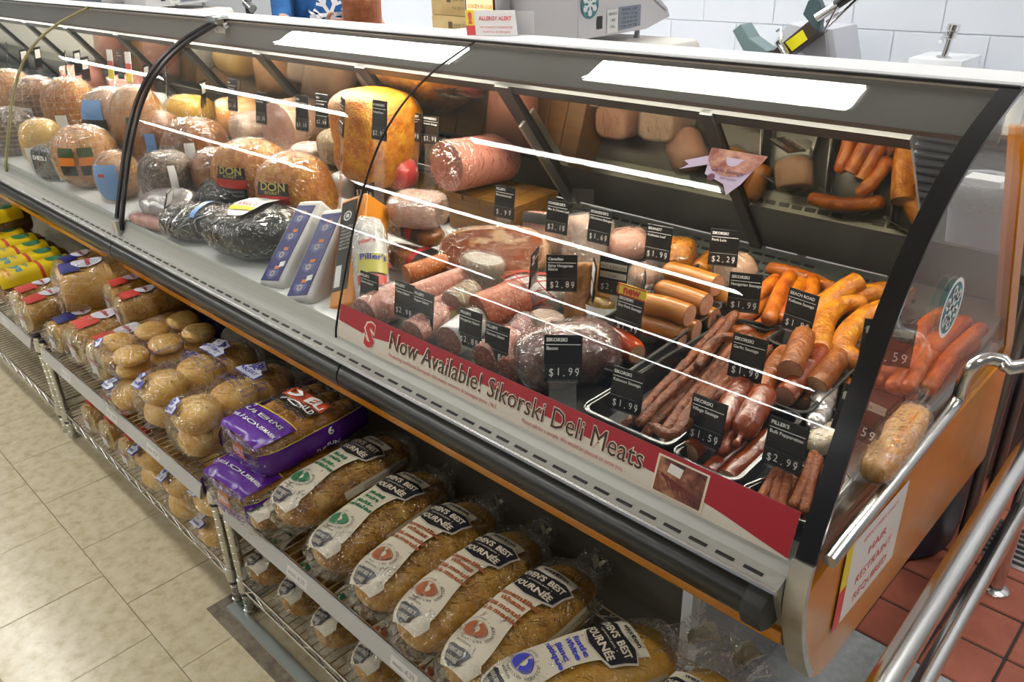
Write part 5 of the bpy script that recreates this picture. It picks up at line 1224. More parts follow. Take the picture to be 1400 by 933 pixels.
for a in (
    ("tag for fine liverwurst at .99, beside the wooden riser box", (-1.434, 1.416, 0.985), 0.10, "PILLER'S", 'Fine Liverwurst', '$.99'),
    ('tag for macaroni loaf at 2.19 above the cooked ham block', (-1.268, 1.431, 0.976), 0.12, "SCHNEIDER'S", 'Mac & Cheese Loaf', '$2.19'),
    ('tag at 1.69 in front of the square beige meat loaf', (-1.142, 1.439, 0.977), 0.05, "SCHNEIDER'S", 'Old Home Bologna', '$1.69'),
    ('tag for Kolbassa loaf at 1.99 at the back row', (-0.997, 1.471, 0.959), 0.15, 'BRANDT', 'Kolbassa Loaf', '$1.99'),
    ('tag for pork loin at 2.29 at the back row', (-0.863, 1.529, 0.963), 0.38, 'SIKORSKI', 'Pork Loin', '$2.29'),
    ('tag for Hungarian sausage at 1.99 before the orange smoked sausages', (-0.734, 1.398, 0.934), 0.40, 'SIKORSKI', 'Hungarian Sausage', '$1.99'),
    ('tag for Kolbassa sausage at 1.89 before the golden kielbasa', (-0.608, 1.387, 0.933), -0.12, 'BEACH ROAD', 'Kolbassa Sausage', '$1.89'),
    ('tag for garlic sausage at 1.99 in the middle of the trays', (-0.601, 1.181, 0.917), 0.10, 'SIKORSKI', 'Garlic Sausage', '$1.99'),
    ('tag for village sausage at 1.59 at the front', (-0.572, 1.009, 0.879), 0.02, 'SIKORSKI', 'Village Sausage', '$1.59'),
    ('tag for bulk pepperettes at 2.99 at the front right', (-0.444, 1.027, 0.881), 0.02, "PILLER'S", 'Bulk Pepperettes', '$2.99'),
    ('tag for kabanos sausage at 1.99 at the front of the kabanos tray', (-0.734, 1.010, 0.874), 0.12, 'SIKORSKI', 'Kabanos Sausage', '$1.99'),
    ('tag for Hungarian salami at 2.89 at the front glass, left of the German one', (-1.136, 1.008, 0.869), 0.05, "PILLER'S", 'Hungarian Salami', '$2.89'),
    ('tag for German salami at 2.89 at the front glass beside the bacon', (-1.054, 1.004, 0.864), 0.05, "PILLER'S", 'German Salami', '$2.89'),
    ('tag for Torino salami at 2.99, left card of the front pair', (-1.348, 1.006, 0.874), 0.05, "PILLER'S", 'Torino Salami', '$2.99'),
    ('tag for pepper salami at 2.89, right card of the front pair', (-1.287, 1.009, 0.869), 0.05, "PILLER'S", 'Pepper Salami', '$2.89'),
    ('tag at 2.99 in front of the white deli bag', (-1.459, 0.991, 0.873), 0.05, "PILLER'S", 'Genoa Salami', '$2.99'),
    ('tag at 2.99 over the turkey, left card of the overlapping pair', (-1.911, 1.520, 1.098), 0.10, "SCHNEIDER'S", 'Turkey Breast', '$2.99'),
    ('tag at 2.99 beside the bologna log, right card of the overlapping pair', (-1.851, 1.536, 1.094), 0.10, "SCHNEIDER'S", 'Summer Sausage', '$2.99')):
    price_tag(*a)
price_tag('narrow looking tag at 2.99 in front of the golden turkey', (-1.746, 1.280, 1.177), 0.05, "SCHNEIDER'S", 'Turkey Breast', '$2.99', w=0.058, h=0.10)
price_tag('tag turned sideways at 2.69 left of the golden turkey', (-1.944, 1.300, 1.160), -0.45, 'DELI', 'Roast Turkey|Breast', '$2.69', w=0.06, h=0.105)
price_tag('tag with white back card at 3.39 behind the golden breasts', (-2.348, 1.420, 1.104), 0.10, 'DELI', 'Beef Pastrami', '$3.39', w=0.062, h=0.11)
price_tag('tag partly hidden by the turkey, beside the 3.39 tag', (-2.294, 1.460, 1.111), 0.10, 'DELI', 'Corned Beef', '$2.69', w=0.06, h=0.105)
price_tag('tag at 3.39 in the middle of the left glass panel', (-2.605, 1.420, 1.092), 0.08, 'DELI', 'Smoked Beef', '$3.39', w=0.06, h=0.105)
price_tag('tag at 2.69 in front of the pale cold cut log', (-2.792, 1.420, 1.117), 0.05, 'DELI', 'Chicken Loaf', '$2.69', w=0.06, h=0.11)
price_tag('black tag standing edge on near the pale cold cut log', (-3.060, 1.440, 1.093), -0.75, 'DELI', 'Ham', '$1.99', w=0.06, h=0.10)
price_tag('black tag in front of the orange cheese log', (-3.410, 1.460, 1.103), -0.35, 'DELI', 'Smoked Cheese', '$2.49', w=0.06, h=0.12)
price_tag('black tag standing edge on before the black glass joint', (-3.602, 1.460, 1.107), -0.8, 'DELI', 'Cheese', '$2.49', w=0.06, h=0.10)
price_tag('tag for bacon at 1.99 leaning on the bacon slab', (-0.864, 0.989, 0.903), 0.80, 'SIKORSKI', 'Bacon', '$1.99', w=0.070, h=0.085, tilt=0.45, roll=0.05)
price_tag('tag for dry pork sausage at 1.99 topped by a red and yellow new flag', (-0.882, 1.211, 0.905), 0.0, 'SIKORSKI', 'Dry Pork Sausage', '$1.99', new=True)
price_tag('tag at 2.19 with two beige paper strips behind the golden chub', (-1.002, 1.312, 0.927), 0.22, '', '', '$2.19', sticker=('MAC & BACON', 'LOAF'), w=0.068)
price_tag('tag turned away showing white labels beside the 2.19 tag', (-1.026, 1.274, 0.924), 2.35, 'DELI', 'Loaf', '$2.19', back=True, tilt=-0.1)
price_tag('tag for Hungarian ring salami at 2.89, with red maple mark', (-1.090, 1.244, 0.932), 0.62, 'Canadian', 'Spicy Hungarian|Salami', '$2.89', w=0.068)
price_tag('tag turned away with one long white label near the cured ham', (-1.162, 1.232, 0.931), 2.05, 'DELI', 'Salami', '$2.89', back=True, tilt=-0.1)
price_tag('small tag standing edge on beside the golden seasoned loaf', (-0.935, 1.330, 0.914), -0.9, 'DELI', 'Loaf', '$1.99', w=0.05, h=0.06)
price_tag('tag with beige strip at 1.59 partly behind the black end frame', (-0.436, 1.374, 0.927), 0.38, '', '', '$1.59', sticker=('HANS DEL',), w=0.086)
price_tag('tag with beige strip at 1.59 tilted in the front right corner', (-0.388, 1.163, 0.896), -0.05, '', '', '$1.59', sticker=('TURKEY',), w=0.078, roll=0.06)
price_tag('tag for roast beef peeking out behind the blue cheese brick', (-2.135, 1.335, 0.919), 0.1, 'DELI', 'Beef Tourne', '$3.19', w=0.058, h=0.07)
price_tag('tag peeking out above the orange cheese block', (-1.986, 1.375, 0.932), 0.1, 'DELI', 'Turkey Pot', '$2.19', w=0.085, h=0.06)
price_tag('tilted tag leaning on the silver pack by the glass joint', (-2.519, 1.000, 0.870), -0.75, 'DELI', 'Angus|Roast Beef', '$3.29', w=0.075, h=0.105, tilt=0.35)
price_tag('yellow and red promotional tag, left of the two', (-3.800, 1.400, 1.149), 0.3, '', '', '', yellow=True, w=0.035, h=0.12)
price_tag('yellow and red promotional tag, right of the two', (-3.610, 1.400, 1.152), 0.3, '', '', '', yellow=True, w=0.035, h=0.12)
price_tag('dark tag between the two yellow tags', (-3.775, 1.430, 1.147), 0.3, 'DELI', 'Ham', '$1.99', w=0.035, h=0.12)
price_tag('first black tag from the left in the far left section', (-5.225, 1.400, 1.104), -0.20, 'DELI', 'Ham', '$1.99', w=0.055, h=0.11)
price_tag('second black tag from the left in the far left section', (-4.969, 1.400, 1.084), -1.00, 'DELI', 'Ham', '$1.99', w=0.055, h=0.11)
price_tag('third black tag from the left in the far left section', (-4.738, 1.400, 1.108), -0.90, 'DELI', 'Ham', '$1.99', w=0.055, h=0.11)
price_tag('fourth black tag from the left in the far left section', (-4.349, 1.400, 1.115), -0.40, 'DELI', 'Ham', '$1.99', w=0.055, h=0.11)
price_tag('fifth black tag from the left in the far left section', (-4.193, 1.400, 1.126), -0.90, 'DELI', 'Ham', '$1.99', w=0.055, h=0.11)
price_tag('sixth black tag from the left in the far left section', (-4.112, 1.400, 1.104), -1.00, 'DELI', 'Ham', '$1.99', w=0.055, h=0.11)
ah = empty('acrylic_holder', (-1.417, 1.709, 0.907), 0.5, 'empty clear acrylic tag holder by the rear grille', 'tag holder')
obj('front_plate', MB().box((-0.03, -0.001, -0.05), (0.03, 0.001, 0.05)), ACRYLIC, ah, smooth=0)
obj('side_plate', MB().box((-0.031, 0.0, -0.05), (-0.029, 0.04, 0.05)), ACRYLIC, ah, smooth=0)

# ---------------------------------------------------------------- wire shelving in front of the case
WIRE = mat('chrome_wire', (0.62, 0.61, 0.58), 0.22, 1.0)
POST = mat('grooved_post_chrome', (0.60, 0.60, 0.57), 0.25, 1.0)
RAILP = mat('price_rail_plastic', (0.42, 0.42, 0.41), 0.3)
UPZ, LOZ = 0.372, 0.112
def wire_rack(label, x0, x1):
    e = empty('wire_rack', ((x0 + x1) / 2, 0.805, 0), label=label, cat='shelf', group='chrome wire racks in front of the case')
    hx = (x1 - x0) / 2; y0, y1 = -0.178, 0.178
    for nm, z in (('upper_shelf', UPZ), ('lower_shelf', LOZ)):
        mb = MB()
        n = int(2 * hx / 0.0255)
        for i in range(n):
            x = -hx + 0.02 + (2 * hx - 0.04) * i / (n - 1)
            mb.tube([(x, y0, z), (x, y1, z)], 0.0017, 5)
        sh = obj(nm, mb, WIRE, e, kind='stuff')
        for y in (y0, y1):
            mb = MB()
            mb.tube([(-hx + 0.012, y, z + 0.002), (hx - 0.012, y, z + 0.002)], 0.0032, 6).tube([(-hx + 0.012, y, z - 0.030), (hx - 0.012, y, z - 0.030)], 0.0032, 6)
            m = int(2 * hx / 0.045); pts = [(-hx + 0.02 + (2*hx - 0.04) * i / m, y, z + (0.0 if i % 2 else -0.028)) for i in range(m + 1)]
            mb.tube(pts, 0.0022, 5)
            obj('truss_edge', mb, WIRE, sh)
        for x in (-hx + 0.012, hx - 0.012):
            obj('end_wire', MB().tube([(x, y0, z + 0.002), (x, y1, z + 0.002)], 0.0032, 6).tube([(x, y0, z - 0.030), (x, y1, z - 0.030)], 0.0032, 6), WIRE, sh)
        for y in (-0.06, 0.06):
            obj('cross_wire', MB().tube([(-hx + 0.012, y, z - 0.004), (hx - 0.012, y, z - 0.004)], 0.0028, 6), WIRE, sh)
    for sx in (-1, 1):
        for y in (y0 + 0.006, y1 - 0.006):
            prof = [(0.0, 0.0), (0.016, 0.0), (0.016, 0.012), (0.0125, 0.014)]
            zz = 0.03
            while zz < 0.385:
                prof += [(0.0125, zz), (0.0114, zz + 0.001), (0.0114, zz + 0.0025), (0.0125, zz + 0.0035)]; zz += 0.0254
            prof += [(0.0125, 0.392), (0.0, 0.392)]
            p = obj('post', MB().lathe(prof, 14, Matrix.Translation((sx * (hx + 0.001), y, 0)), caps=False), POST, e)
            obj('cap', MB().lathe([(0.0135, 0.390), (0.0138, 0.397), (0.010, 0.402), (0.0, 0.402)], 14, Matrix.Translation((sx * (hx + 0.001), y, 0)), caps=False), BLACK, p)
            for z in (UPZ, LOZ):
                obj('collar', MB().lathe([(0.0125, z - 0.036), (0.0175, z - 0.034), (0.016, z + 0.004), (0.0125, z + 0.006)], 14, Matrix.Translation((sx * (hx + 0.001), y, 0)), caps=False), POST, p)
                obj('collar_ring', MB().lathe([(0.0125, z - 0.048), (0.0155, z - 0.046), (0.0155, z - 0.042), (0.0125, z - 0.040)], 14, Matrix.Translation((sx * (hx + 0.001), y, 0)), caps=False), BLACK, p)
    pr = obj('price_rail', MB().prism([(y0 - 0.004, UPZ + 0.006), (y0 - 0.009, UPZ + 0.006), (y0 - 0.020, UPZ - 0.030), (y0 - 0.013, UPZ - 0.033), (y0 - 0.012, UPZ - 0.030), (y0 - 0.006, UPZ)], -hx + 0.03, hx - 0.025), RAILP, e, smooth=0)
    for q in (-0.35, 0.02, 0.30):
        mb = MB(); f = lambda x, s: (x, y0 - 0.0105 - 0.009 * s / 0.03, UPZ + 0.002 - s)
        lb = obj('shelf_label', MB().add([f(q - 0.04, 0.004), f(q + 0.04, 0.004), f(q + 0.04, 0.027), f(q - 0.04, 0.027)], [(0, 1, 2, 3)]), mat('shelf_label_paper', (0.62, 0.62, 0.60), 0.5), pr, smooth=0)
        f2 = lambda x, s: (x, y0 - 0.0112 - 0.009 * (0.03 - s) / 0.03, UPZ - 0.028 + s)
        mb = MB(); write(mb, '4.29', q + 0.018, 0.010, 0.016, f2); write(mb, 'BREAD', q - 0.018, 0.010, 0.010, f2)
        obj('lettering', mb, mat('ink_faint', (0.24, 0.24, 0.24), 0.5), lb, smooth=0, fix=False)
    return e
wire_rack('wire rack of artisan loaves at the near right end of the counter', -1.664, -0.25)
wire_rack('wire rack of buns and rolls in the middle of the counter', -2.930, -1.728)
wire_rack('wire rack of rye bread at the far left of the counter', -4.196, -2.994)

# ---------------------------------------------------------------- bread
RICH[0] = 1.12; RICH[1] = 1.0
CRUST = mat('whole_wheat_crust', rough=0.5, cols=[(0.28, 0.13, 0.020), (0.47, 0.25, 0.05), (0.60, 0.36, 0.095)], scale=26, detail=7, bump=0.5, bscale=110, ramp=(0.3, 0.72))
SEEDY = mat('seeded_crust', rough=0.5, cols=[(0.21, 0.09, 0.013), (0.41, 0.205, 0.038), (0.55, 0.33, 0.085)], scale=30, detail=6, bump=0.7, bscale=120, speck=((0.60, 0.40, 0.14), 95, 0.2, 0.06), speck2=((0.05, 0.03, 0.015), 130, 0.14, 0.05))
WHITEB = mat('white_loaf_crust', rough=0.5, cols=[(0.50, 0.26, 0.045), (0.62, 0.37, 0.09)], scale=14, detail=6, bump=0.25, bscale=80)
BUNM = mat('soft_bun_crust', rough=0.42, cols=[(0.54, 0.27, 0.05), (0.68, 0.41, 0.12), (0.76, 0.55, 0.24)], scale=14, detail=4, bump=0.12, ramp=(0.28, 0.7))
BURGR = mat('burger_bun_crust', rough=0.42, cols=[(0.48, 0.21, 0.03), (0.68, 0.40, 0.11), (0.76, 0.55, 0.24)], scale=9, detail=4, bump=0.1, ramp=(0.3, 0.65))
SUBM = mat('sub_bun_crust', rough=0.42, cols=[(0.42, 0.17, 0.025), (0.58, 0.28, 0.06)], scale=8, detail=4, bump=0.1)
SUBEND = mat('sub_bun_end', rough=0.45, cols=[(0.62, 0.40, 0.13), (0.72, 0.54, 0.25)], scale=16, detail=4)
CRUMB = mat('bread_crumb', rough=0.7, cols=[(0.46, 0.33, 0.14), (0.58, 0.45, 0.22)], scale=50, detail=5, bump=0.3)
RYEM = mat('rye_crust', rough=0.5, cols=[(0.16, 0.060, 0.012), (0.28, 0.115, 0.025)], scale=12, detail=6, bump=0.2)
PAPER = mat('bag_paper_cream', (0.66, 0.60, 0.46), 0.4)
BADGE = mat('badge_charcoal', (0.016, 0.016, 0.020), 0.35)
GREENI = mat('ink_green', (0.02, 0.16, 0.06), 0.5)
BROWNI = mat('ink_rust', (0.34, 0.09, 0.025), 0.5)
BLUEI = mat('ink_royal', (0.04, 0.05, 0.42), 0.5)
PURPLE = mat('bag_purple', (0.095, 0.014, 0.26), 0.25)

def artisan(label, c, L, W, H, yaw, theme, crust, tilt=0.0, group='artisan loaves on the upper rack', tail=True):
    """bagged loaf, long axis running back under the counter"""
    ink, name1, name2 = theme
    M = Matrix.Rotation(yaw, 3, 'Z') @ Matrix.Rotation(-tilt, 3, 'X')
    M = M @ Matrix(((0, -1, 0), (1, 0, 0), (0, 0, 1)))
    e = empty('bagged_loaf', c, M, label, 'bread', group)
    sd = random.uniform(0, 30)
    P = body_fn(L, W, H, 3.0, 2.5, 0.04, 11, sd)
    obj('loaf', body_mesh(P, L, nu=26, na=26), crust, e, smooth=70)
    Pf = body_fn(L * 1.05, W, H, 3.3, 2.5, 0.04, 11, sd, crumple=0.8)
    bag = obj('bag', body_mesh(Pf, L * 1.05, nu=30, na=28, off=0.007), FILM_BAG, e, smooth=80)
    R = (W + H) / 4
    def fm(off): return lambda u, v: P(u, PI / 2 - v / R, off)
    h = L / 2
    def paper_lo(u):
        t = (u + h) / L
        return 0.000 - 0.012 * math.cos(t * 7) - (0.010 if t < 0.1 else 0)
    mb = MB(); strip(mb, -h * 0.97, h * 0.60, lambda u: paper_lo(u) - 0.022, lambda u: 0.050 + 0.004 * math.sin(u * 25), fm(0.0085), 34, 12)
    obj('paper_label', mb, PAPER, e, smooth=70)
    mb = MB(); strip(mb, -h * 0.30, h * 0.72, -0.088, -0.068, fm(0.0085), 16, 3); obj('side_label', mb, mat('side_label_cream', (0.50, 0.45, 0.33), 0.45), e, smooth=70)
    # badges
    def shield(mb, u, v, s, f):
        a = [(-1.0, 0.55), (-0.55, 0.72), (0, 0.62), (0.55, 0.72), (1.0, 0.55), (0.86, 0.1), (0.8, -0.45), (0.5, -0.62), (0, -0.78), (-0.5, -0.62), (-0.8, -0.45), (-0.86, 0.1)]
        pts = [(u + y * s, v - x * s) for x, y in a]
        K = 5; vs = [f(u, v)]; dense = []
        for i in range(12):
            a_, b_ = pts[i], pts[(i + 1) % 12]
            for w in (0.0, 0.5): dense.append((a_[0] + (b_[0] - a_[0]) * w, a_[1] + (b_[1] - a_[1]) * w))
        n = len(dense)
        for k in range(1, K + 1): vs += [f(u + (p - u) * k / K, v + (q - v) * k / K) for p, q in dense]
        fs = [(0, i + 1, (i + 1) % n + 1) for i in range(n)]
        for k in range(K - 1): fs += [(1 + k*n + i, 1 + (k+1)*n + i, 1 + (k+1)*n + (i+1) % n, 1 + k*n + (i+1) % n) for i in range(n)]
        mb.add(vs, fs)
    bu = h * 0.30
    mb = MB(); shield(mb, bu, 0.008, 0.047, fm(0.0100)); obj('badge_outline', mb, mat('badge_rim', (0.55, 0.50, 0.40), 0.45), e, smooth=70)
    mb = MB(); shield(mb, bu, 0.008, 0.043, fm(0.0116)); obj('badge', mb, BADGE, e, smooth=70)
    mb = MB(); shield(mb, -h * 0.86, 0.014, 0.023, fm(0.0098)); obj('nose_badge', mb, BADGE, e, smooth=70)
    mb = MB(); f = fm(0.0134)
    write(mb, "OVEN'S BEST", bu + 0.007, 0.008, 0.018, f, rot=-PI/2, bold=0.03, width=0.066)
    write(mb, '\u2022 premium \u2022', bu - 0.002, 0.008, 0.007, f, rot=-PI/2, width=0.04)
    write(mb, 'FOURN\u00c9E', bu - 0.022, 0.008, 0.019, f, rot=-PI/2, bold=0.03, width=0.056)
    obj('badge_lettering', mb, PAPER, e, smooth=0, fix=False); mb = MB()
    write(mb, "OVEN'S BEST", -h * 0.86 + 0.003, 0.014, 0.010, fm(0.0115), rot=-PI/2, width=0.034); write(mb, 'FOURN\u00c9E', -h * 0.86 - 0.010, 0.014, 0.010, fm(0.0115), rot=-PI/2, width=0.028)
    obj('nose_lettering', mb, PAPER, e, smooth=0, fix=False)
    mb = MB(); f = fm(0.0108)
    for i, t in enumerate(name1): write(mb, t, h * 0.30 - 0.052 - 0.0145 * i, 0.012, 0.0140, f, rot=-PI/2, bold=0.04)
    for i, t in enumerate(name2): write(mb, t, h * 0.30 - 0.056 - 0.0145 * (len(name1) + i), 0.012, 0.0140, f, rot=-PI/2, bold=0.04)
    ring(mb, -h * 0.54, 0.016, 0.0175, 0.0185, f); ring(mb, -h * 0.54, 0.016, 0.0, 0.0165, f, a0=0.3, a1=3.6); ring(mb, -h * 0.54, 0.016, 0.009, 0.0165, f, a0=3.8, a1=6.1)
    obj('lettering', mb, ink, e, smooth=0, fix=False)
    mb = MB()
    for i, ch in enumerate('ARTISAN INSPIRED \u2022 BOULANGER ARTISANAL \u2022'):
        a = PI / 2 + 2.2 - 2 * PI * i / 41
        write(mb, ch, -h * 0.54 + 0.0225 * math.sin(a - PI/2 + PI/2) * 1.0, 0.016 - 0.0225 * math.cos(a), 0.0062, f, rot=-PI/2 + a - PI/2)
    write(mb, 'weston', h * 0.30 + 0.038, 0.004, 0.013, f, rot=-PI/2, bold=0.02); write(mb, 'weston', -h * 0.73, 0.014, 0.009, f, rot=-PI/2)
    write(mb, 'INGREDIENTS whole grain wheat flour water', 0.055, -0.078, 0.0055, f, rot=0.0, width=0.12); write(mb, 'INGR\u00c9DIENTS farine de bl\u00e9 entier eau', 0.055, -0.084, 0.0055, f, rot=0.0, width=0.12)
    obj('small_lettering', mb, INKK, e, smooth=0, fix=False)
    if tail:
        mb = MB(); x0 = L * 0.525
        def tf(i, j):
            a = 2 * PI * j
            r = (0.030 * (1 - i) ** 2 + 0.010 + 0.040 * i * i) * (1 + 0.3 * math.sin(5 * a + 2 * i) * (0.3 + i))
            return (x0 - 0.012 + 0.095 * i, r * math.cos(a) * 1.2, H * 0.55 + r * math.sin(a) * 0.8 + 0.012 * i)
        mb.sheet(tf, 7, 20, closed_v=True); obj('bag_tail', mb, FILM_BAG, e, smooth=80)
        def tp(i, j): return (x0 + 0.03 + 0.055 * i, (0.012 + 0.022 * i) * (2 * j - 1), H * 0.58 + 0.012 * math.sin(9 * j + 3 * i) + 0.010 * i)
        mb = MB(); mb.sheet(tp, 5, 6); obj('printed_tail', mb, PAPER, e, smooth=80)
    return e
T_GREEN = (GREENI, ('Multi', 'grain'), ('Multi-', 'c\u00e9r\u00e9ales'))
T_RUST = (BROWNI, ('Stonemilled', 'Wheat'), ('Bl\u00e9 moulu', '\u00e0 la meule'))
T_BLUE = (BLUEI, ('Rustic', 'White'), ('Blanc', 'rustique'))
ZU = UPZ + 0.004; ZL = LOZ + 0.004
artisan('bagged multigrain loaf on top, green print, beside the purple bun bags', (-1.405, 0.825, ZU + 0.030), 0.355, 0.148, 0.098, 0.02, T_GREEN, SEEDY)
artisan('bagged multigrain loaf mostly hidden under the first green printed one', (-1.490, 0.780, ZU), 0.33, 0.12, 0.07, 0.04, T_GREEN, SEEDY, tail=False)
artisan('bagged multigrain loaf, second green printed one from the purple bags', (-1.252, 0.815, ZU), 0.350, 0.150, 0.098, 0.06, T_GREEN, SEEDY)
artisan('bagged stonemilled wheat loaf, rust print, next to the green printed loaves', (-1.090, 0.810, ZU), 0.350, 0.150, 0.098, 0.03, T_RUST, CRUST)
artisan('bagged stonemilled wheat loaf, middle one of three with rust print', (-0.945, 0.805, ZU), 0.350, 0.148, 0.098, 0.02, T_RUST, CRUST)
artisan('bagged stonemilled wheat loaf with rust print, nearest the white loaf', (-0.800, 0.800, ZU), 0.350, 0.150, 0.098, 0.00, T_RUST, CRUST)
artisan('bagged rustic white loaf with blue print at the near end of the rack', (-0.640, 0.780, ZU), 0.350, 0.145, 0.105, -0.45, T_BLUE, WHITEB)
artisan('bagged rustic white loaf at the rack end, showing only its tied bag', (-0.455, 0.77, ZU), 0.34, 0.135, 0.10, 0.0, T_BLUE, WHITEB)
artisan('bagged loaf on the lower rack nearest the rack posts', (-1.600, 0.800, ZL), 0.335, 0.115, 0.100, 0.05, T_GREEN, SEEDY, group='artisan loaves on the lower rack')
artisan('seeded bagged loaf on the lower rack, second from the posts', (-1.450, 0.800, ZL), 0.335, 0.120, 0.105, 0.08, T_GREEN, SEEDY, group='artisan loaves on the lower rack')
artisan('seeded bagged loaf on the lower rack, third from the posts', (-1.300, 0.800, ZL), 0.335, 0.120, 0.105, 0.04, T_GREEN, SEEDY, group='artisan loaves on the lower rack')
artisan('bagged wheat loaf on the lower rack, fourth from the posts', (-1.145, 0.800, ZL), 0.335, 0.125, 0.105, 0.06, T_RUST, CRUST, group='artisan loaves on the lower rack')
artisan('bagged wheat loaf on the lower rack, fifth from the posts', (-0.985, 0.800, ZL), 0.335, 0.125, 0.105, 0.03, T_RUST, CRUST, group='artisan loaves on the lower rack')

# bags of buns and rolls ------------------------------------------------------------------------
def bun_mesh(a, b, c, m, name='bun', lump=0.05, q=2.2, seed=0, p=2.2):
    P = body_fn(2 * a, 2 * b, 2 * c, p, q, lump, 14, seed, floor=False)
    o = obj(name, body_mesh(P, 2 * a, nu=12, na=16), m, smooth=80)
    me = o.data; bpy.data.objects.remove(o); return me
ROLLS = [bun_mesh(0.064, 0.070, 0.043, BUNM, 'roll', 0.08, 2.2, s) for s in range(3)]
BURG = [bun_mesh(0.050, 0.050, 0.021, BURGR, 'burger_bun', 0.06, 2.3, s) for s in range(3)]
SUBS = [bun_mesh(0.132, 0.033, 0.025, SUBM, 'sub_bun', 0.04, 2.2, s, 4.0) for s in range(2)]
def place(me, name, parent, loc, rot=0.0):
    o = bpy.data.objects.new(name, me); C.objects.link(o); o.parent = parent; o.location = loc; o.rotation_euler = (0, 0, rot)
    return o
def bag_frame(name, label, c, yaw, tilt=0.0, group=None, roll=0.0):
    M = Matrix.Rotation(yaw, 3, 'Z') @ Matrix.Rotation(-tilt, 3, 'X') @ Matrix.Rotation(roll, 3, 'Y') @ Matrix(((0, -1, 0), (1, 0, 0), (0, 0, 1)))
    return empty(name, c, M, label, 'bread', group)
def bag_film(e, L, W, H, p=4.0, q=3.2, lump=0.05, tail=None, tailm=None):
    sd = random.uniform(0, 40)
    P = body_fn(L, W, H, p, q, lump, 13, sd, crumple=0.9)
    obj('bag', body_mesh(P, L, nu=24, na=28, off=0.004), FILM_BAG, e, smooth=80)
    if tail:
        mb = MB()
        def tf(i, j):
            a = 2 * PI * j; r = (0.5 * W * (1 - i) ** 2 * 0.6 + 0.010 + 0.03 * i * i) * (1 + 0.22 * math.sin(6 * a))
            return (L / 2 - 0.02 + tail * i, r * math.cos(a), H * 0.5 + r * math.sin(a) * 0.55)
        mb.sheet(tf, 7, 22, closed_v=True); obj('bag_tail', mb, tailm or FILM_BAG, e, smooth=80)
    R = (W + H) / 4
    return lambda off: (lambda u, v: P(u, PI / 2 - v / R, off))
CRESTW = mat('crest_white', (0.64, 0.65, 0.72), 0.4)
CRESTB = mat('crest_blue', (0.05, 0.06, 0.36), 0.4)
def crest(e, f0, u, v, s, rot, word='BAKERY'):
    """blue and white crest printed on a roll bag"""
    cr, sr = math.cos(rot), math.sin(rot)
    def fr(off):
        g = f0(off); return lambda a, b: g(u + a * cr - b * sr, v + a * sr + b * cr)
    def plate(mb, k, f):
        pts = [(-0.9, -0.5), (0.9, -0.5), (0.9, 0.1), (0.55, 0.25), (0.6, 0.75), (0, 1.0), (-0.6, 0.75), (-0.55, 0.25), (-0.9, 0.1)]
        mb.add([f(0, 0.1 * s)] + [f(x * s * k, y * s * k) for x, y in pts], [(0, i + 1, (i + 1) % 9 + 1) for i in range(9)])
    mb = MB(); plate(mb, 1.12, fr(0.0062)); obj('crest_outline', mb, CRESTB, e, smooth=80)
    mb = MB(); plate(mb, 1.0, fr(0.0072)); obj('crest_plate', mb, CRESTW, e, smooth=80)
    mb = MB(); f = fr(0.0084)
    for i in range(5):
        a = 2 * PI * i / 5 + PI / 2; ring(mb, 0.24 * s * math.cos(a), 0.42 * s + 0.24 * s * math.sin(a), 0.06 * s, 0.17 * s, f, 9)
    write(mb, word, 0, -0.34 * s, 0.42 * s, f, bold=0.02, width=1.5 * s)
    obj('crest_print', mb, CRESTB, e, smooth=0, fix=False)
def roll_bag(label, c, yaw, group, nx=3, layers=2, tilt=0.0, prints=True):
    e = bag_frame('bag_of_rolls', label, c, yaw, tilt, group)
    L = 0.108 * nx + 0.02
    for k in range(layers):
        for i in range(nx):
            place(random.choice(ROLLS), 'roll', e, (-L/2 + 0.064 + 0.108 * i + random.uniform(-.004, .004), random.uniform(-.006, .006), 0.001 + 0.070 * k), random.uniform(-0.3, 0.3))
    f = bag_film(e, L + 0.03, 0.166, 0.026 + 0.072 * layers, 3.4, 2.7, 0.06, 0.07)
    H = 0.026 + 0.072 * layers
    if prints:
        crest(e, f, 0.055, 0.0, 0.040, -PI/2, 'BAKERY'); crest(e, f, -L/2 + 0.012, 0.02, 0.026, -PI/2, 'Original')
        mb = MB(); g = f(0.0065)
        for i, t in enumerate(('RICH ROLLS', 'PETITS PAINS')): write(mb, t, 0.0 - 0.017 * i - 0.005, -0.0, 0.013, g, rot=-PI/2)
        write(mb, 'PETITS PAINS', 0.02, -0.062, 0.012, g); write(mb, 'KAISER ROLLS', 0.02, -0.078, 0.012, g)
        ring(mb, -0.012, 0.055, 0.008, 0.0095, g); write(mb, '6', -0.016, 0.055, 0.012, g, rot=-PI/2)
        obj('lettering', mb, CRESTB, e, smooth=0, fix=False)
    return e
RG = 'bagged dinner rolls with blue crest'
roll_bag('bag of round rolls with blue crest, right beside the purple bun bags', (-1.880, 0.810, ZU + 0.012), 0.03, RG)
roll_bag('bag of round rolls with blue crest, second from the purple bun bags', (-2.085, 0.810, ZU + 0.012), 0.05, RG)
roll_bag('bag of round rolls lying under the flat burger buns', (-2.275, 0.790, ZU), 0.02, RG, layers=1)
roll_bag('bag of rolls on the lower rack with blue crest, left one', (-2.215, 0.790, ZL), 0.0, RG)
roll_bag('bag of rolls at the bottom of the lower rack beside the posts', (-1.835, 0.790, ZL), 0.0, RG, layers=1)
roll_bag('bag of rolls stacked on top at the lower rack beside the posts', (-1.845, 0.800, ZL + 0.10), 0.05, RG, layers=1)
roll_bag('bag of rolls on the lower rack, middle one', (-2.02, 0.790, ZL), 0.0, RG)
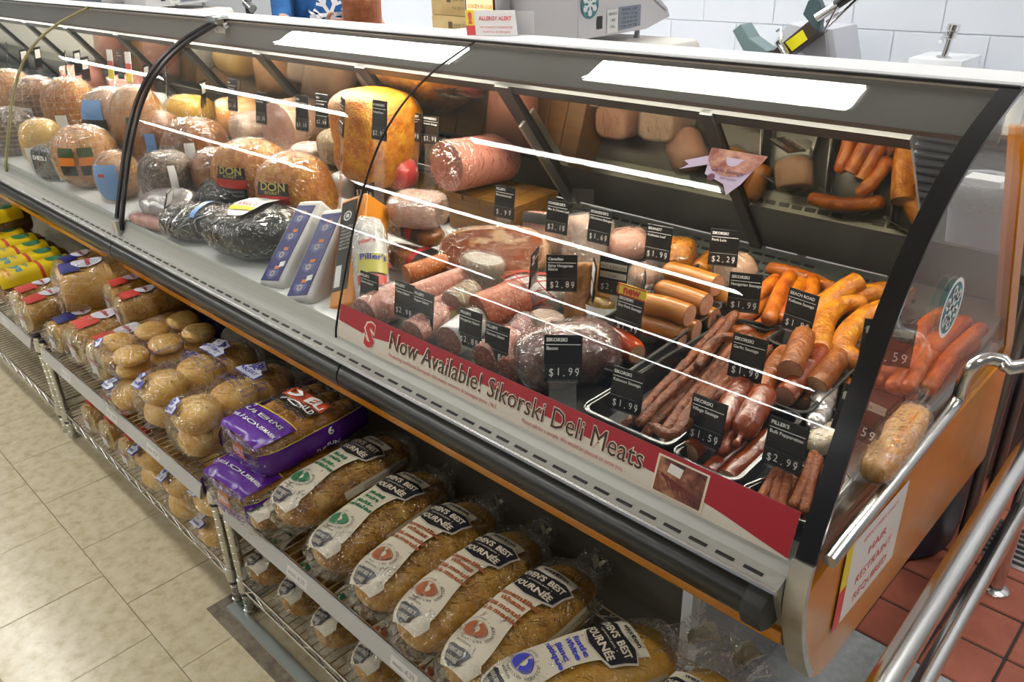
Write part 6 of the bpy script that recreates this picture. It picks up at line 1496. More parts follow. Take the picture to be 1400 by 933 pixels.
def burger_bag(label, c, yaw, tilt=0.0, roll=0.0):
    e = bag_frame('bag_of_burger_buns', label, c, yaw, tilt, 'burger bun bags', roll)
    for k in range(2):
        for i in range(3):
            for j in (0,):
                pass
    for i in range(3):
        for j in (-1, 1):
            for k in range(2):
                place(random.choice(BURG), 'bun', e, (-0.105 + 0.104 * i, j * 0.050, 0.001 + 0.041 * k), random.uniform(0, 6))
    f = bag_film(e, 0.345, 0.212, 0.092, 4, 3.4, 0.06, 0.08, mat('blue_bag_tail', (0.03, 0.04, 0.30), 0.25))
    crest(e, f, -0.155, 0.03, 0.018, -PI/2, 'Original')
    mb = MB(); g = f(0.0065); write(mb, 'HAMBURGER BUNS', -0.02, -0.085, 0.011, g); write(mb, '520 g', 0.10, -0.085, 0.012, g); obj('lettering', mb, CRESTB, e, smooth=0, fix=False)
    return e
burger_bag('bag of flat burger buns lying on top of the rolls and Italian loaves', (-2.36, 0.815, ZU + 0.088), -0.02, 0.0, 0.10)
# purple sub bun bags
def sub_bag(label, c, yaw, tilt=0.0):
    e = bag_frame('bag_of_sub_buns', label, c, yaw, tilt, 'purple bags of sub buns')
    for k in range(2):
        for j in (-1, 0, 1):
            b = place(random.choice(SUBS), 'sub_bun', e, (0.002, j * 0.062, 0.001 + 0.040 * k))
    L, W, H = 0.315, 0.222, 0.102
    f = bag_film(e, L, W, H, 6, 3.6, 0.03, 0.07)
    PW = W * 0.40
    mb = MB(); strip(mb, -L * 0.47, -L * 0.16, -0.062, 0.068, f(0.006), 12, 16); obj('purple_front_band', mb, PURPLE, e, smooth=80)
    mb = MB(); strip(mb, -L * 0.485, L * 0.44, -0.160, -0.100, f(0.006), 20, 8); obj('purple_side_band', mb, PURPLE, e, smooth=80)
    mb = MB(); strip(mb, -L * 0.485, L * 0.44, 0.100, 0.155, f(0.006), 12, 6); obj('purple_far_band', mb, PURPLE, e, smooth=80)
    mb = MB(); strip(mb, -L * 0.485, L * 0.44, -0.100, -0.097, f(0.0064), 12, 2); strip(mb, -L * 0.16, -L * 0.15, -0.062, 0.068, f(0.0064), 3, 8); obj('gold_line', mb, LYEL, e, smooth=80)
    mb = MB(); g = f(0.0095)
    write(mb, 'SUB BUNS', -L * 0.25, 0.0, 0.016, g, rot=-PI/2, bold=0.02); write(mb, 'PAINS \u00c0 SOUS-MARIN', -L * 0.34, 0.0, 0.014, g, rot=-PI/2, bold=0.02, width=0.108)
    write(mb, '6', 0.02, -0.124, 0.026, g, bold=0.02); write(mb, 'SUB BUNS', 0.012, -0.146, 0.015, g, bold=0.02); write(mb, '6', -L * 0.19, 0.030, 0.020, g, rot=-PI/2)
    obj('white_lettering', mb, INKW, e, smooth=0, fix=False)
    # logo plate on the top and on the front
    def logo(u, v, s, off):
        mb = MB(); g = f(off); poly(mb, [(u - 0.85*s, v + 1.0*s), (u - 0.85*s, v - 1.0*s), (u - 0.1*s, v - 1.15*s), (u - 0.1*s, v + 1.15*s)], g); obj('logo_black', mb, LBLK, e, smooth=0)
        mb = MB(); g = f(off + 0.0008); poly(mb, [(u - 0.15*s, v + 1.2*s), (u - 0.15*s, v - 1.2*s), (u + 0.9*s, v - 1.0*s), (u + 0.75*s, v), (u + 0.9*s, v + 1.0*s)], g); obj('logo_red', mb, mat('logo_orange_red', (0.66, 0.09, 0.02), 0.4), e, smooth=0)
        mb = MB(); g = f(off + 0.0018); write(mb, 'DELI', u - 0.02*s, v, 1.0*s, g, rot=-PI/2, width=1.9*s, bold=0.03); write(mb, 'WORLD', u - 0.70*s, v, 0.62*s, g, rot=-PI/2, width=1.75*s, bold=0.03); obj('logo_lettering', mb, INKW, e, smooth=0, fix=False)
        mb = MB(); g = f(off + 0.001); write(mb, 'Gourmet-Style', u + 1.0*s, v, 0.42*s, g, rot=-PI/2, width=2.3*s, bold=0.03); write(mb, 'Style Gourmet', u - 1.25*s, v, 0.40*s, g, rot=-PI/2, width=2.0*s, bold=0.03); obj('logo_script', mb, INKK, e, smooth=0, fix=False)
    logo(L * 0.08, -0.008, 0.036, 0.0075)
    # front end of the bag
    mb = MB()
    xf = -L / 2 - 0.001
    FE = lambda off: (lambda y, z: (xf + 0.016 * ((2*y/W) ** 2) + 0.02 * ((z - H/2) / H) ** 2 - off, y, z))
    strip(mb, -PW * 0.92, PW * 0.92, 0.006, 0.034, FE(0.0), 10, 3); strip(mb, -PW * 0.92, PW * 0.92, 0.078, 0.094, FE(0.0), 10, 3); obj('purple_end_bands', mb, PURPLE, e, smooth=80)
    mb = MB(); g = lambda a, b: FE(0.001)(-a, b)
    poly(mb, [(-0.026, 0.038), (0.026, 0.038), (0.022, 0.072), (-0.022, 0.072)], g); obj('end_logo', mb, mat('logo_orange_red', (0.66, 0.09, 0.02), 0.4), e, smooth=0)
    mb = MB(); g2 = lambda a, b: FE(0.0018)(-a, b); write(mb, 'DELI', 0, 0.050, 0.022, g2, width=0.04, bold=0.03); write(mb, '6', 0, 0.012, 0.018, g2, bold=0.02); obj('end_lettering', mb, INKW, e, smooth=0, fix=False)
    return e
sub_bag('purple printed bag of sub buns lying below, its end facing the aisle', (-1.600, 0.760, ZU), 0.08)
sub_bag('purple printed bag of sub buns lying on top of the other purple bag', (-1.612, 0.830, ZU + 0.096), 0.03, -0.02)

# Italian style round loaves with cut faces, and rye bread
STARP = mat('star_print_red', (0.42, 0.015, 0.03), 0.4)
def italian(label, c, L, r, yaw, colour='red', tilt=0.0, tail=0.06, group='round Italian loaves'):
    e = bag_frame('italian_loaf', label, c, yaw, tilt, group)
    sd = random.uniform(0, 9)
    P = body_fn(L, 2 * r, 1.85 * r, 7, 2.1, 0.04, 9, sd)
    obj('loaf', body_mesh(P, L, u0=-L * 0.46, nu=20, na=24), CRUST if colour == 'red' else WHITEB, e, smooth=70)
    obj('cut_face', cap_mesh(P, -L * 0.46, 24), CRUMB, e, smooth=0)
    Pf = body_fn(L * 1.03, 2 * r, 1.85 * r, 6, 2.1, 0.05, 9, sd, crumple=0.9)
    obj('bag', body_mesh(Pf, L * 1.03, nu=22, na=26, off=0.005), FILM_BAG, e, smooth=80)
    R = r * 0.98; f = lambda off: (lambda u, v: P(u, PI/2 - v / R, off))
    cm = LRED if colour == 'red' else LBLU
    for k in range(5):
        a = 0.02 + 0.022 * k
        obj('slice_line', MB().tube([P(a, PI/2 - v / R, 0.0006) for v in [(-0.9 + 0.15 * q) * r for q in range(13)]], 0.0009, 4), RYEM, e)
    mb = MB(); strip(mb, -L * 0.40, -L * 0.18, -r * 0.5, r * 0.6, f(0.0065), 6, 8); obj('printed_band', mb, cm, e, smooth=80)
    mb = MB(); ring(mb, -L * 0.08, 0.0, 0, r * 0.42, f(0.0068), 20, sx=1.2); obj('oval_print', mb, CRESTW, e, smooth=80)
    mb = MB(); write(mb, 'Italian', -L * 0.10, 0.0, r * 0.26, f(0.008), rot=-PI/2, bold=0.03, width=r * 0.7); obj('lettering', mb, STARP, e, smooth=0, fix=False)
    xf = -L * 0.475 - 0.006; H = 1.85 * r
    fe = lambda off: (lambda a, b: (xf - off, -a, H / 2 + b))
    mb = MB(); pts = []
    for k in range(10):
        q = PI / 2 + PI * k / 5; s = r * (0.62 if k % 2 == 0 else 0.34); pts.append((s * math.cos(q) * 0.8, s * math.sin(q) - r * 0.12))
    mb.add([fe(0.0)(0, -r * 0.12)] + [fe(0.0)(*p_) for p_ in pts], [(0, i + 1, (i + 1) % 10 + 1) for i in range(10)])
    obj('star_print', mb, CRESTW, e, smooth=0)
    mb = MB(); poly(mb, [(-r * 0.45, -r * 0.05), (r * 0.45, -r * 0.05), (r * 0.45, r * 0.16), (-r * 0.45, r * 0.16)], fe(0.001)); obj('name_bar', mb, cm if colour != 'red' else STARP, e, smooth=0)
    mb = MB(); write(mb, 'ITALIANO', 0, -r * 0.01, r * 0.16, fe(0.002), width=r * 0.75, bold=0.02); obj('bar_lettering', mb, INKW, e, smooth=0, fix=False)
    if tail:
        mb = MB()
        def tf(i, j):
            a = 2 * PI * j; q = (r * 0.9 * (1 - i) ** 2 + 0.010 + 0.03 * i * i) * (1 + 0.25 * math.sin(5 * a))
            return (L * 0.46 + tail * 1.6 * i, q * math.cos(a), H * 0.5 + q * math.sin(a) * 0.7)
        mb.sheet(tf, 6, 20, closed_v=True); obj('bag_tail', mb, cm, e, smooth=80)
    return e
italian('round Italian loaf with red print, its cut face towards the flat burger buns', (-2.480, 0.795, ZU + 0.02), 0.30, 0.074, 0.05)
italian('round Italian loaf with red print, second from the burger buns', (-2.640, 0.790, ZU + 0.02), 0.30, 0.076, 0.02)
italian('round Italian loaf with red print lying on top at the back', (-2.560, 0.900, ZU + 0.125), 0.24, 0.058, -0.05)
italian('round Italian loaf with red print at the back, further from the burger buns', (-2.730, 0.930, ZU + 0.115), 0.24, 0.058, 0.0)
italian('large round loaf with blue print lying on top, the highest of the pile', (-2.880, 0.850, ZU + 0.085), 0.27, 0.095, -0.25, 'blue')
italian('round loaf with blue print under the highest loaf', (-2.830, 0.775, ZU), 0.28, 0.064, 0.05, 'blue')
italian('round loaf with red print at the aisle edge beyond the blue printed ones', (-3.095, 0.760, ZU), 0.28, 0.066, 0.15, 'red')
italian('round loaf with red print beyond, next to the yellow rye bags', (-3.240, 0.780, ZU), 0.28, 0.062, 0.10, 'red')
italian('round loaf with blue print behind the red printed ones at the rack joint', (-3.130, 0.900, ZU + 0.11), 0.22, 0.058, 0.10, 'blue')
for k, x in enumerate((-2.700, -2.545, -2.390)):
    italian('%s round Italian loaf from the left on the lower rack' % ORD[k], (x, 0.770, ZL), 0.28, 0.060, 0.05, 'red', tail=0)
def rye(label, c, yaw, tilt=0.0):
    e = bag_frame('rye_loaf', label, c, yaw, tilt, 'yellow labelled rye loaves')
    L, W, H = 0.31, 0.105, 0.125
    P = body_fn(L, W, H, 6, 3.4, 0.03, 10, random.uniform(0, 9))
    obj('loaf', body_mesh(P, L, nu=16, na=20), RYEM, e, smooth=70)
    obj('bag', body_mesh(P, L, nu=16, na=20, off=0.004), FILM_BAG, e, smooth=80)
    R = (W + H) / 4; f = lambda off: (lambda u, v: P(u, PI/2 - v / R, off))
    mb = MB(); strip(mb, -L * 0.47, -L * 0.02, -0.085, 0.055, f(0.006), 8, 10); strip(mb, L * 0.02, L * 0.36, -0.085, 0.055, f(0.006), 8, 10); obj('yellow_label', mb, mat('rye_yellow', (0.78, 0.58, 0.01), 0.28), e, smooth=80)
    mb = MB(); strip(mb, -L * 0.02, L * 0.02, -0.085, 0.055, f(0.0062), 3, 8); obj('red_band', mb, LRED, e, smooth=80)
    mb = MB(); ring(mb, L * 0.20, 0.0, 0, 0.024, f(0.0075), 16, sx=1.3); obj('green_oval', mb, GREENI, e, smooth=80)
    mb = MB(); write(mb, 'Rye', -L * 0.26, 0.0, 0.045, f(0.0078), rot=-PI/2, bold=0.03); write(mb, 'light', -L * 0.14, 0.0, 0.018, f(0.0078), rot=-PI/2); obj('blue_lettering', mb, mat('ink_teal', (0.02, 0.28, 0.42), 0.5), e, smooth=0, fix=False)
    mb = MB(); write(mb, 'CARAWAY SEED', -L * 0.36, 0.0, 0.012, f(0.0078), rot=-PI/2, bold=0.02); write(mb, 'PAIN DE SEIGLE', -L * 0.41, 0.0, 0.012, f(0.0078), rot=-PI/2, bold=0.02); obj('red_lettering', mb, INKR, e, smooth=0, fix=False)
    return e
for k, x in enumerate((-3.430, -3.565, -3.700, -3.835)):
    rye('%s yellow labelled rye loaf counted from the Italian loaves' % ORD[k], (x, 0.805, ZU + 0.002), 0.0)
rye('yellow labelled rye loaf lying on top at the far left', (-4.02, 0.82, ZU + 0.09), 0.1)
rye('yellow labelled rye loaf under the topmost at the far left', (-3.985, 0.80, ZU + 0.0), 0.0)

# ---------------------------------------------------------------- behind the counter
SCG = mat('scale_grey', (0.60, 0.585, 0.61), 0.4)
SCG2 = mat('scale_grey_dark', (0.30, 0.30, 0.32), 0.4)
st = obj('scale_stand', MB().box((-2.25, 1.89, 0.0), (-1.42, 2.10, 1.272)), mat('cabinet_white', (0.62, 0.64, 0.66), 0.4), None, 'white cabinet behind the case that carries the right hand scale', 'cabinet', bevel=0.004)
st2 = st.copy(); C.objects.link(st2); st2.location = (-2.62, 0, 0); st2['label'] = 'white cabinet behind the case that carries the left hand scale'
def board(label, dx):
    prof = [(-2.16 + dx, 1.272), (-1.33 + dx, 1.272)] + [(-1.33 + dx + 0.024 * math.sin(PI * k / 6), 1.296 - 0.024 * math.cos(PI * k / 6)) for k in range(1, 6)] + [(-1.33 + dx, 1.320), (-2.16 + dx, 1.320)]
    obj('cutting_board', MB().prism(prof, 1.66, 2.08, 'y'), mat('board_white', (0.74, 0.70, 0.64), 0.4), None, label, 'board', smooth=30)
board('thick white board with rounded end under the right hand scale', 0.0)
board('thick white board with rounded end under the left hand scale', -2.62)
sc = empty('deli_scale', (-1.63, 1.72, 1.345), label='grey deli scale with orange display and round snowflake sticker on its side', cat='scale')
obj('body', MB().prism([(0.0, 0.0), (0.30, 0.0), (0.415, 0.025), (0.40, 0.05), (0.30, 0.115), (0.24, 0.135), (0.0, 0.15)], -0.185, 0.182, 'x'), SCG, sc, smooth=0, bevel=0.003)
obj('body_seam', MB().prism([(0.02, 0.098), (0.30, 0.090), (0.39, 0.040), (0.395, 0.043), (0.302, 0.094), (0.02, 0.102)], 0.180, 0.1835, 'x'), SCG2, sc, smooth=0)
obj('platter', MB().box((-0.19, 0.02, 0.15), (0.19, 0.34, 0.158)), STEEL, sc, bevel=0.003)
dp = obj('display_housing', MB().box((-0.19, -0.055, 0.015), (-0.06, 0.0, 0.24)), SCG, sc, bevel=0.004)
obj('screen_frame', MB().box((-0.182, -0.0575, 0.060), (-0.066, -0.054, 0.150)), BLACK, dp, smooth=0)
scr = obj('screen', MB().box((-0.176, -0.0590, 0.066), (-0.072, -0.0576, 0.145)), lamp_mat('orange_screen', 0.75, (1.0, 0.42, 0.02)), dp, smooth=0)
mb = MB(); f = lambda x, z: (x, -0.0596, z)
write(mb, '0.000', -0.153, 0.072, 0.016, f); write(mb, '29.90', -0.122, 0.072, 0.016, f); write(mb, '0.00', -0.086, 0.072, 0.016, f); obj('digits', mb, mat('digit_brown', (0.12, 0.05, 0.0), 0.5), scr, smooth=0, fix=False)
mb = MB(); write(mb, 'FOR USE IN TRADE', -0.124, 0.045, 0.008, lambda x, z: (x, -0.0556, z), width=0.08); obj('lettering', mb, INKK, dp, smooth=0, fix=False)
for x in (-0.15, 0.15):
    for y in (0.02, 0.30): obj('foot', MB().lathe([(0.0, -0.0255), (0.010, -0.0255), (0.008, -0.018), (0.007, 0.0), (0.0, 0.0)], 12, Matrix.Translation((x, y, 0))), SCG2, sc)
f = lambda off: (lambda y, z: (0.1835 + off, y, z))
mb = MB(); poly(mb, [(0.075, 0.02), (0.098, 0.02), (0.098, 0.052), (0.075, 0.052)], f(0.0004)); obj('switch', mb, BLACK, sc, smooth=0)
mb = MB(); poly(mb, [(0.118, 0.005), (0.165, 0.005), (0.165, 0.065), (0.118, 0.065)], f(0.0004)); obj('white_label', mb, LWHT, sc, smooth=0)
mb = MB(); poly(mb, [(0.170, 0.008), (0.268, 0.012), (0.268, 0.068), (0.170, 0.068)], f(0.0004)); obj('spec_plate', mb, mat('spec_plate_grey', (0.22, 0.25, 0.32), 0.4), sc, smooth=0)
mb = MB()
for k in range(5): write(mb, ('MODEL CAP', 'MAX 15 kg', '120 V 60 Hz', 'CLASS III', 'No 4178')[k], 0.215, 0.057 - 0.0105 * k, 0.0085, f(0.0010), width=0.07)
for k in range(3): write(mb, ('SERVICE', '1 800', 'CALL')[k], 0.1415, 0.05 - 0.016 * k, 0.010, f(0.0010))
obj('plate_lettering', mb, INKK, sc, smooth=0, fix=False)
mb = MB(); ring(mb, 0.045, 0.085, 0, 0.036, f(0.0006)); obj('round_sticker', mb, MATS['teal_print'], sc, smooth=0)
mb = MB(); snowflake(mb, 0.045, 0.085, 0.030, f(0.0012), 0.2); obj('snowflake', mb, WHITE, sc, smooth=0)
sc2 = copy_tree(sc); sc2.location = (-4.25, 1.72, 1.345); sc2['label'] = 'second grey deli scale, at the far left behind the counter'
# allergy card on the ledge
al = empty('allergy_card', (-1.50, 1.462, 1.3815), 0.42, 'folded white allergy alert card on the white ledge by the scale', 'sign')
tl = 0.75
cf = lambda off: (lambda x, s: (x - 0.35 * s, 0.0 + s * math.cos(tl) - off * math.sin(tl) - 0.03, 0.002 + s * math.sin(tl) + off * math.cos(tl)))
mb = MB(); poly(mb, [(-0.055, 0), (0.075, 0), (0.075, 0.075), (-0.055, 0.075)], cf(0.0)); 
def slab(pts, fa, fb):
    m = MB(); n = len(pts); vs = [fa(*p) for p in pts] + [fb(*p) for p in pts]
    return m.add(vs, [tuple(range(n)), tuple(range(2*n-1, n-1, -1))] + [(i, i + n, (i+1) % n + n, (i+1) % n) for i in range(n)])
obj('card', slab([(-0.055, 0), (0.075, 0), (0.075, 0.075), (-0.055, 0.075)], cf(0.0), cf(-0.0015)), mat('card_white', (0.74, 0.72, 0.72), 0.5), al, smooth=0)
obj('yellow_edge', slab([(-0.055, 0.028), (-0.032, 0.028), (-0.032, 0.075), (-0.055, 0.075)], cf(0.0008), cf(0.0001)), MATS['notice_yellow'], al, smooth=0)
obj('red_edge', slab([(-0.055, 0.0), (-0.032, 0.0), (-0.032, 0.028), (-0.055, 0.028)], cf(0.0008), cf(0.0001)), MATS['notice_red'], al, smooth=0)
mb = MB(); write(mb, '!', -0.0435, 0.034, 0.046, cf(0.0014), bold=0.06); write(mb, 'ALLERGY ALERT', 0.022, 0.044, 0.017, cf(0.0008), width=0.085, bold=0.02); write(mb, 'WE CANNOT GUARANTEE', 0.022, 0.020, 0.009, cf(0.0008), width=0.085); write(mb, 'food free of allergens', 0.022, 0.007, 0.009, cf(0.0008), width=0.07); obj('lettering', mb, MATS['notice_ink'], al, smooth=0, fix=False)
obj('stand_flap', MB().box((0.02, 0.030, 0.0), (0.095, 0.0315, 0.050)), MATS['card_white'], al, smooth=0)

# back counter with slicer, boxes, tap
obj('back_counter', MB().box((-6.0, 3.34, 0.0), (1.2, 3.93, 0.90)).box((-6.0, 3.32, 0.90), (1.2, 3.95, 0.93)), mat('counter_white', (0.70, 0.72, 0.75), 0.35), None, 'long white work counter along the tiled back wall', 'counter', bevel=0.003)
CARD = mat('cardboard', rough=0.7, cols=[(0.38, 0.27, 0.12), (0.46, 0.34, 0.17)], scale=6, detail=3)
for k, (z0, z1, lab) in enumerate(((0.93, 1.035, 'brown cardboard box at the bottom of the stack on the back counter'), (1.037, 1.165, 'brown cardboard box in the middle of the stack behind the allergy card'), (1.167, 1.33, 'brown cardboard box on top of the stack on the back counter'))):
    e = empty('cardboard_box', (-3.93, 3.62, z0), 0.10 - 0.04 * k, lab, 'box', 'cardboard boxes on the back counter')
    h = z1 - z0
    obj('carton', MB().box((-0.19, -0.12, 0), (0.19, 0.12, h)), CARD, e, bevel=0.003)
    obj('tape', MB().box((-0.191, -0.025, h - 0.002), (0.191, 0.025, h + 0.0006)), mat('packing_tape', (0.46, 0.36, 0.20), 0.25), e, smooth=0)
    mb = MB(); ff = lambda x, z: (x, -0.1208, z)
    poly(mb, [(-0.05, h*0.45), (-0.015, h*0.45), (-0.015, h*0.75), (-0.05, h*0.75)], ff); write(mb, 'KEEP DRY', 0.06, h * 0.5, 0.03, ff); write(mb, 'THIS SIDE UP', 0.05, h * 0.22, 0.02, ff); obj('print', mb, mat('carton_print', (0.10, 0.07, 0.04), 0.6), e, smooth=0, fix=False)
# slicer
sl = empty('meat_slicer', (-1.80, 3.55, 0.93), label='deli meat slicer with yellow label on its dark carriage arm, on the back counter', cat='slicer')
def sp_(px): return tuple(Vector(px) - Vector((-1.80, 3.55, 0.93)))
def slant(name, pts, y0, y1, m, bev=0.004):
    q = [sp_(p) for p in pts]
    mb = MB(); n = len(q)
    vs = [(x, y0, z) for x, _, z in q] + [(x, y1, z) for x, _, z in q]
    mb.add(vs, [tuple(range(n)), tuple(reversed(range(n, 2*n)))] + [(i, i + n, (i+1) % n + n, (i+1) % n) for i in range(n)])
    return obj(name, mb, m, sl, bevel=bev, smooth=0)
slant('body', [(-1.851, 3.500, 1.010), (-1.858, 3.500, 1.128), (-1.805, 3.500, 1.209), (-1.722, 3.500, 1.195), (-1.598, 3.500, 1.195), (-1.544, 3.500, 1.029)], 0.02, 0.26, mat('slicer_grey', (0.52, 0.53, 0.57), 0.35))
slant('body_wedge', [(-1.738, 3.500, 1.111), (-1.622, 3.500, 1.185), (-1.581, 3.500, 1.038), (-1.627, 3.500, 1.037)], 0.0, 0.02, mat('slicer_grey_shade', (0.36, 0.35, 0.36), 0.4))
arm = slant('carriage_arm', [(-1.870, 3.500, 1.046), (-1.655, 3.500, 1.233), (-1.601, 3.500, 1.192), (-1.784, 3.500, 1.043)], -0.10, -0.01, mat('slicer_dark', (0.045, 0.030, 0.025), 0.35))
yl = slant('warning_label', [(-1.743, 3.500, 1.146), (-1.673, 3.500, 1.200), (-1.645, 3.500, 1.163), (-1.708, 3.500, 1.112)], -0.104, -0.1005, mat('label_bright_yellow', (0.80, 0.72, 0.01), 0.4), 0)
slant('blade_guard', [(-1.884, 3.500, 1.042), (-1.994, 3.500, 1.182), (-1.957, 3.500, 1.211), (-1.908, 3.500, 1.155), (-1.813, 3.500, 1.106)], -0.12, -0.02, mat('guard_teal_grey', (0.16, 0.23, 0.23), 0.3))
slant('end_guard', [(-1.682, 3.500, 1.260), (-1.666, 3.500, 1.312), (-1.632, 3.500, 1.335), (-1.602, 3.500, 1.286), (-1.601, 3.500, 1.195), (-1.618, 3.500, 1.200)], -0.10, -0.06, mat('guard_teal_dark', (0.05, 0.09, 0.10), 0.3))
obj('handle', MB().tube([sp_((-1.617, 3.450, 1.250)), sp_((-1.535, 3.450, 1.305))], 0.020, 12), CHROME, sl)
obj('handle_grip', MB().tube([sp_((-1.544, 3.450, 1.300)), sp_((-1.484, 3.450, 1.342))], 0.020, 12), BLACK, sl)
for k, (a, b) in enumerate((((-1.575, 3.460, 1.211), (-1.465, 3.460, 1.325)), ((-1.597, 3.500, 1.229), (-1.460, 3.500, 1.334)), ((-1.574, 3.440, 1.202), (-1.533, 3.440, 1.298)))):
    obj('guide_rod', MB().tube([sp_(a), sp_(b)], 0.006, 8), CHROME, sl)
obj('clamp_lever', MB().tube([sp_((-1.785, 3.440, 1.191)), sp_((-1.756, 3.420, 1.206)), sp_((-1.739, 3.400, 1.160)), sp_((-1.744, 3.400, 1.145)), sp_((-1.691, 3.380, 1.097)), sp_((-1.679, 3.380, 1.086))], [0.006, 0.007, 0.007, 0.014, 0.014, 0.006], 10), CHROME, sl)
obj('clamp_knob', MB().tube([sp_((-1.752, 3.400, 1.153)), sp_((-1.690, 3.380, 1.094))], 0.012, 10), BLACK, sl)
for (x, y) in ((-0.10, 0.06), (0.20, 0.06), (-0.10, 0.22), (0.20, 0.22)):
    obj('foot', MB().lathe([(0.0, 0.0), (0.02, 0.0), (0.015, 0.10), (0.0, 0.10)], 12, Matrix.Translation((x, y, 0))), BLACK, sl)
# tap over a small basin
bs = empty('hand_basin', (-1.20, 3.70, 0.93), label='white hand basin housing with chrome push tap by the wall', cat='basin')
obj('housing', MB().box((-0.10, -0.04, 0.0), (0.11, 0.20, 0.16)), mat('basin_white', (0.74, 0.76, 0.79), 0.3), bs, bevel=0.008)
tp = obj('tap', MB().lathe([(0.030, 0.16), (0.030, 0.166), (0.013, 0.17), (0.012, 0.235), (0.022, 0.24), (0.024, 0.262), (0.019, 0.266), (0.024, 0.27), (0.024, 0.292), (0.0, 0.296)], 16, Matrix.Translation((0, 0.02, 0)) @ Matrix.Rotation(0.12, 4, 'Y')), CHROME, bs)
obj('spout', MB().tube([(0.025, 0.02, 0.245), (0.028, -0.05, 0.25), (0.028, -0.09, 0.235)], 0.009, 10), CHROME, tp)
obj('counter_tray', MB().box((-1.62, 3.40, 0.93), (-1.42, 3.66, 0.962)).box((-1.64, 3.38, 0.962), (-1.40, 3.68, 0.968)), STEEL, None, 'low stainless tray on the back counter between slicer and basin', 'tray', bevel=0.002)
obj('counter_pan', MB().box((-1.02, 3.40, 0.93), (-0.40, 3.66, 0.958)).box((-1.04, 3.38, 0.958), (-0.38, 3.68, 0.964)), STEEL, None, 'long stainless tray on the back counter right of the basin', 'tray', bevel=0.002)
# table, bucket, louvred cabinet and bin seen past the end glass
tb = empty('prep_table', (-0.62, 2.13, 0), label='dark topped steel leg table behind the right end of the case', cat='table')
obj('table_top', MB().box((-0.42, -0.15, 0.86), (0.27, 0.18, 0.885)), CASE_DARK, tb, bevel=0.003)
for (x, y) in ((-0.40, -0.12), (-0.40, 0.15), (0.255, -0.06), (0.255, 0.15)):
    obj('leg', MB().tube([(x, y, 0), (x, y, 0.86)], 0.014, 12), mat('leg_dull_steel', (0.20, 0.18, 0.17), 0.35, 0.8), tb)
bk = empty('lined_bucket', (-0.515, 2.10, 0.885), label='grey bucket lined with a cloudy plastic bag on the table past the end glass', cat='bucket')
obj('bucket', MB().lathe([(0.0, 0.0), (0.062, 0.0), (0.078, 0.155), (0.082, 0.158), (0.082, 0.165), (0.074, 0.165), (0.072, 0.158), (0.058, 0.006), (0.0, 0.006)], 28, caps=False), mat('bucket_grey', (0.30, 0.31, 0.36), 0.4), bk)
mb = MB()
def bagf(i, j):
    a = 2 * PI * j; r = 0.074 + 0.012 * math.sin(PI * min(i * 1.2, 1)) + 0.004 * math.sin(9 * a + 5 * i) ; z = 0.10 + 0.075 * math.sin(PI * 0.62 * i) - (0.06 * (i - 0.6) if i > 0.6 else 0)
    return ((r if i < 0.7 else r - 0.03 * (i - 0.7)) * math.cos(a), (r if i < 0.7 else r - 0.03 * (i - 0.7)) * math.sin(a), z)
mb.sheet(bagf, 8, 36, closed_v=True); obj('bag_liner', mb, film_mat('bucket_liner', tint=(0.75, 0.78, 0.86), milk=0.42, wrinkle=1.0, wscale=40, rough=0.2, base=0.08), bk, smooth=80)
obj('paper_pad', MB().box((-0.045, -0.03, 0.140), (0.035, 0.03, 0.172)), LWHT, bk, bevel=0.003, smooth=0)
lv = empty('louvred_cabinet', (-0.52, 2.52, 0), label='grey louvred metal machine housing past the end glass', cat='machine')
LVM = mat('louvre_grey', (0.20, 0.20, 0.21), 0.4, 0.4)
obj('housing', MB().box((-0.33, 0.01, 0.70), (0.20, 0.22, 1.20)).box((-0.33, 0.03, 0.0), (0.20, 0.22, 0.70)), LVM, lv, bevel=0.004)
for c_ in range(3):
    for k in range(18):
        obj('louvre', MB().prism([(0.012, 0.74 + 0.024 * k), (-0.006, 0.742 + 0.024 * k), (-0.006, 0.748 + 0.024 * k), (0.012, 0.757 + 0.024 * k)], -0.31 + 0.165 * c_, -0.165 + 0.165 * c_, 'x'), LVM, lv, smooth=0)
obj('badge', MB().lathe([(0.0, 0.0), (0.022, 0.0), (0.022, 0.004), (0.0, 0.005)], 20, Matrix.Translation((0.13, 0.008, 1.178)) @ Matrix.Rotation(PI/2, 4, 'X')), STEEL, lv)
obj('waste_bin', MB().lathe([(0.0, 0.0), (0.125, 0.0), (0.14, 0.012), (0.165, 0.50), (0.175, 0.505), (0.175, 0.52), (0.155, 0.52), (0.130, 0.02), (0.0, 0.02)], 32, Matrix.Diagonal((0.95, 1.35, 1.0, 1.0)), caps=False), mat('navy_bin', (0.012, 0.020, 0.035), 0.4), None, 'navy plastic waste bin standing on red tiles behind the end panel', 'bin', loc=(-0.535, 2.14, 0))
# black bracket and wall pipe at the far left
pb_ = empty('shelf_bracket', (-6.35, 3.50, 0.93), label='black and chrome bracket standing on the far back counter', cat='bracket')
obj('pole', MB().tube([(0, 0, 0), (0, 0, 0.26)], 0.03, 10), BLACK, pb_); obj('head', MB().tube([(-0.03, 0, 0.25), (0.06, 0, 0.20)], 0.035, 10), CHROME, pb_)

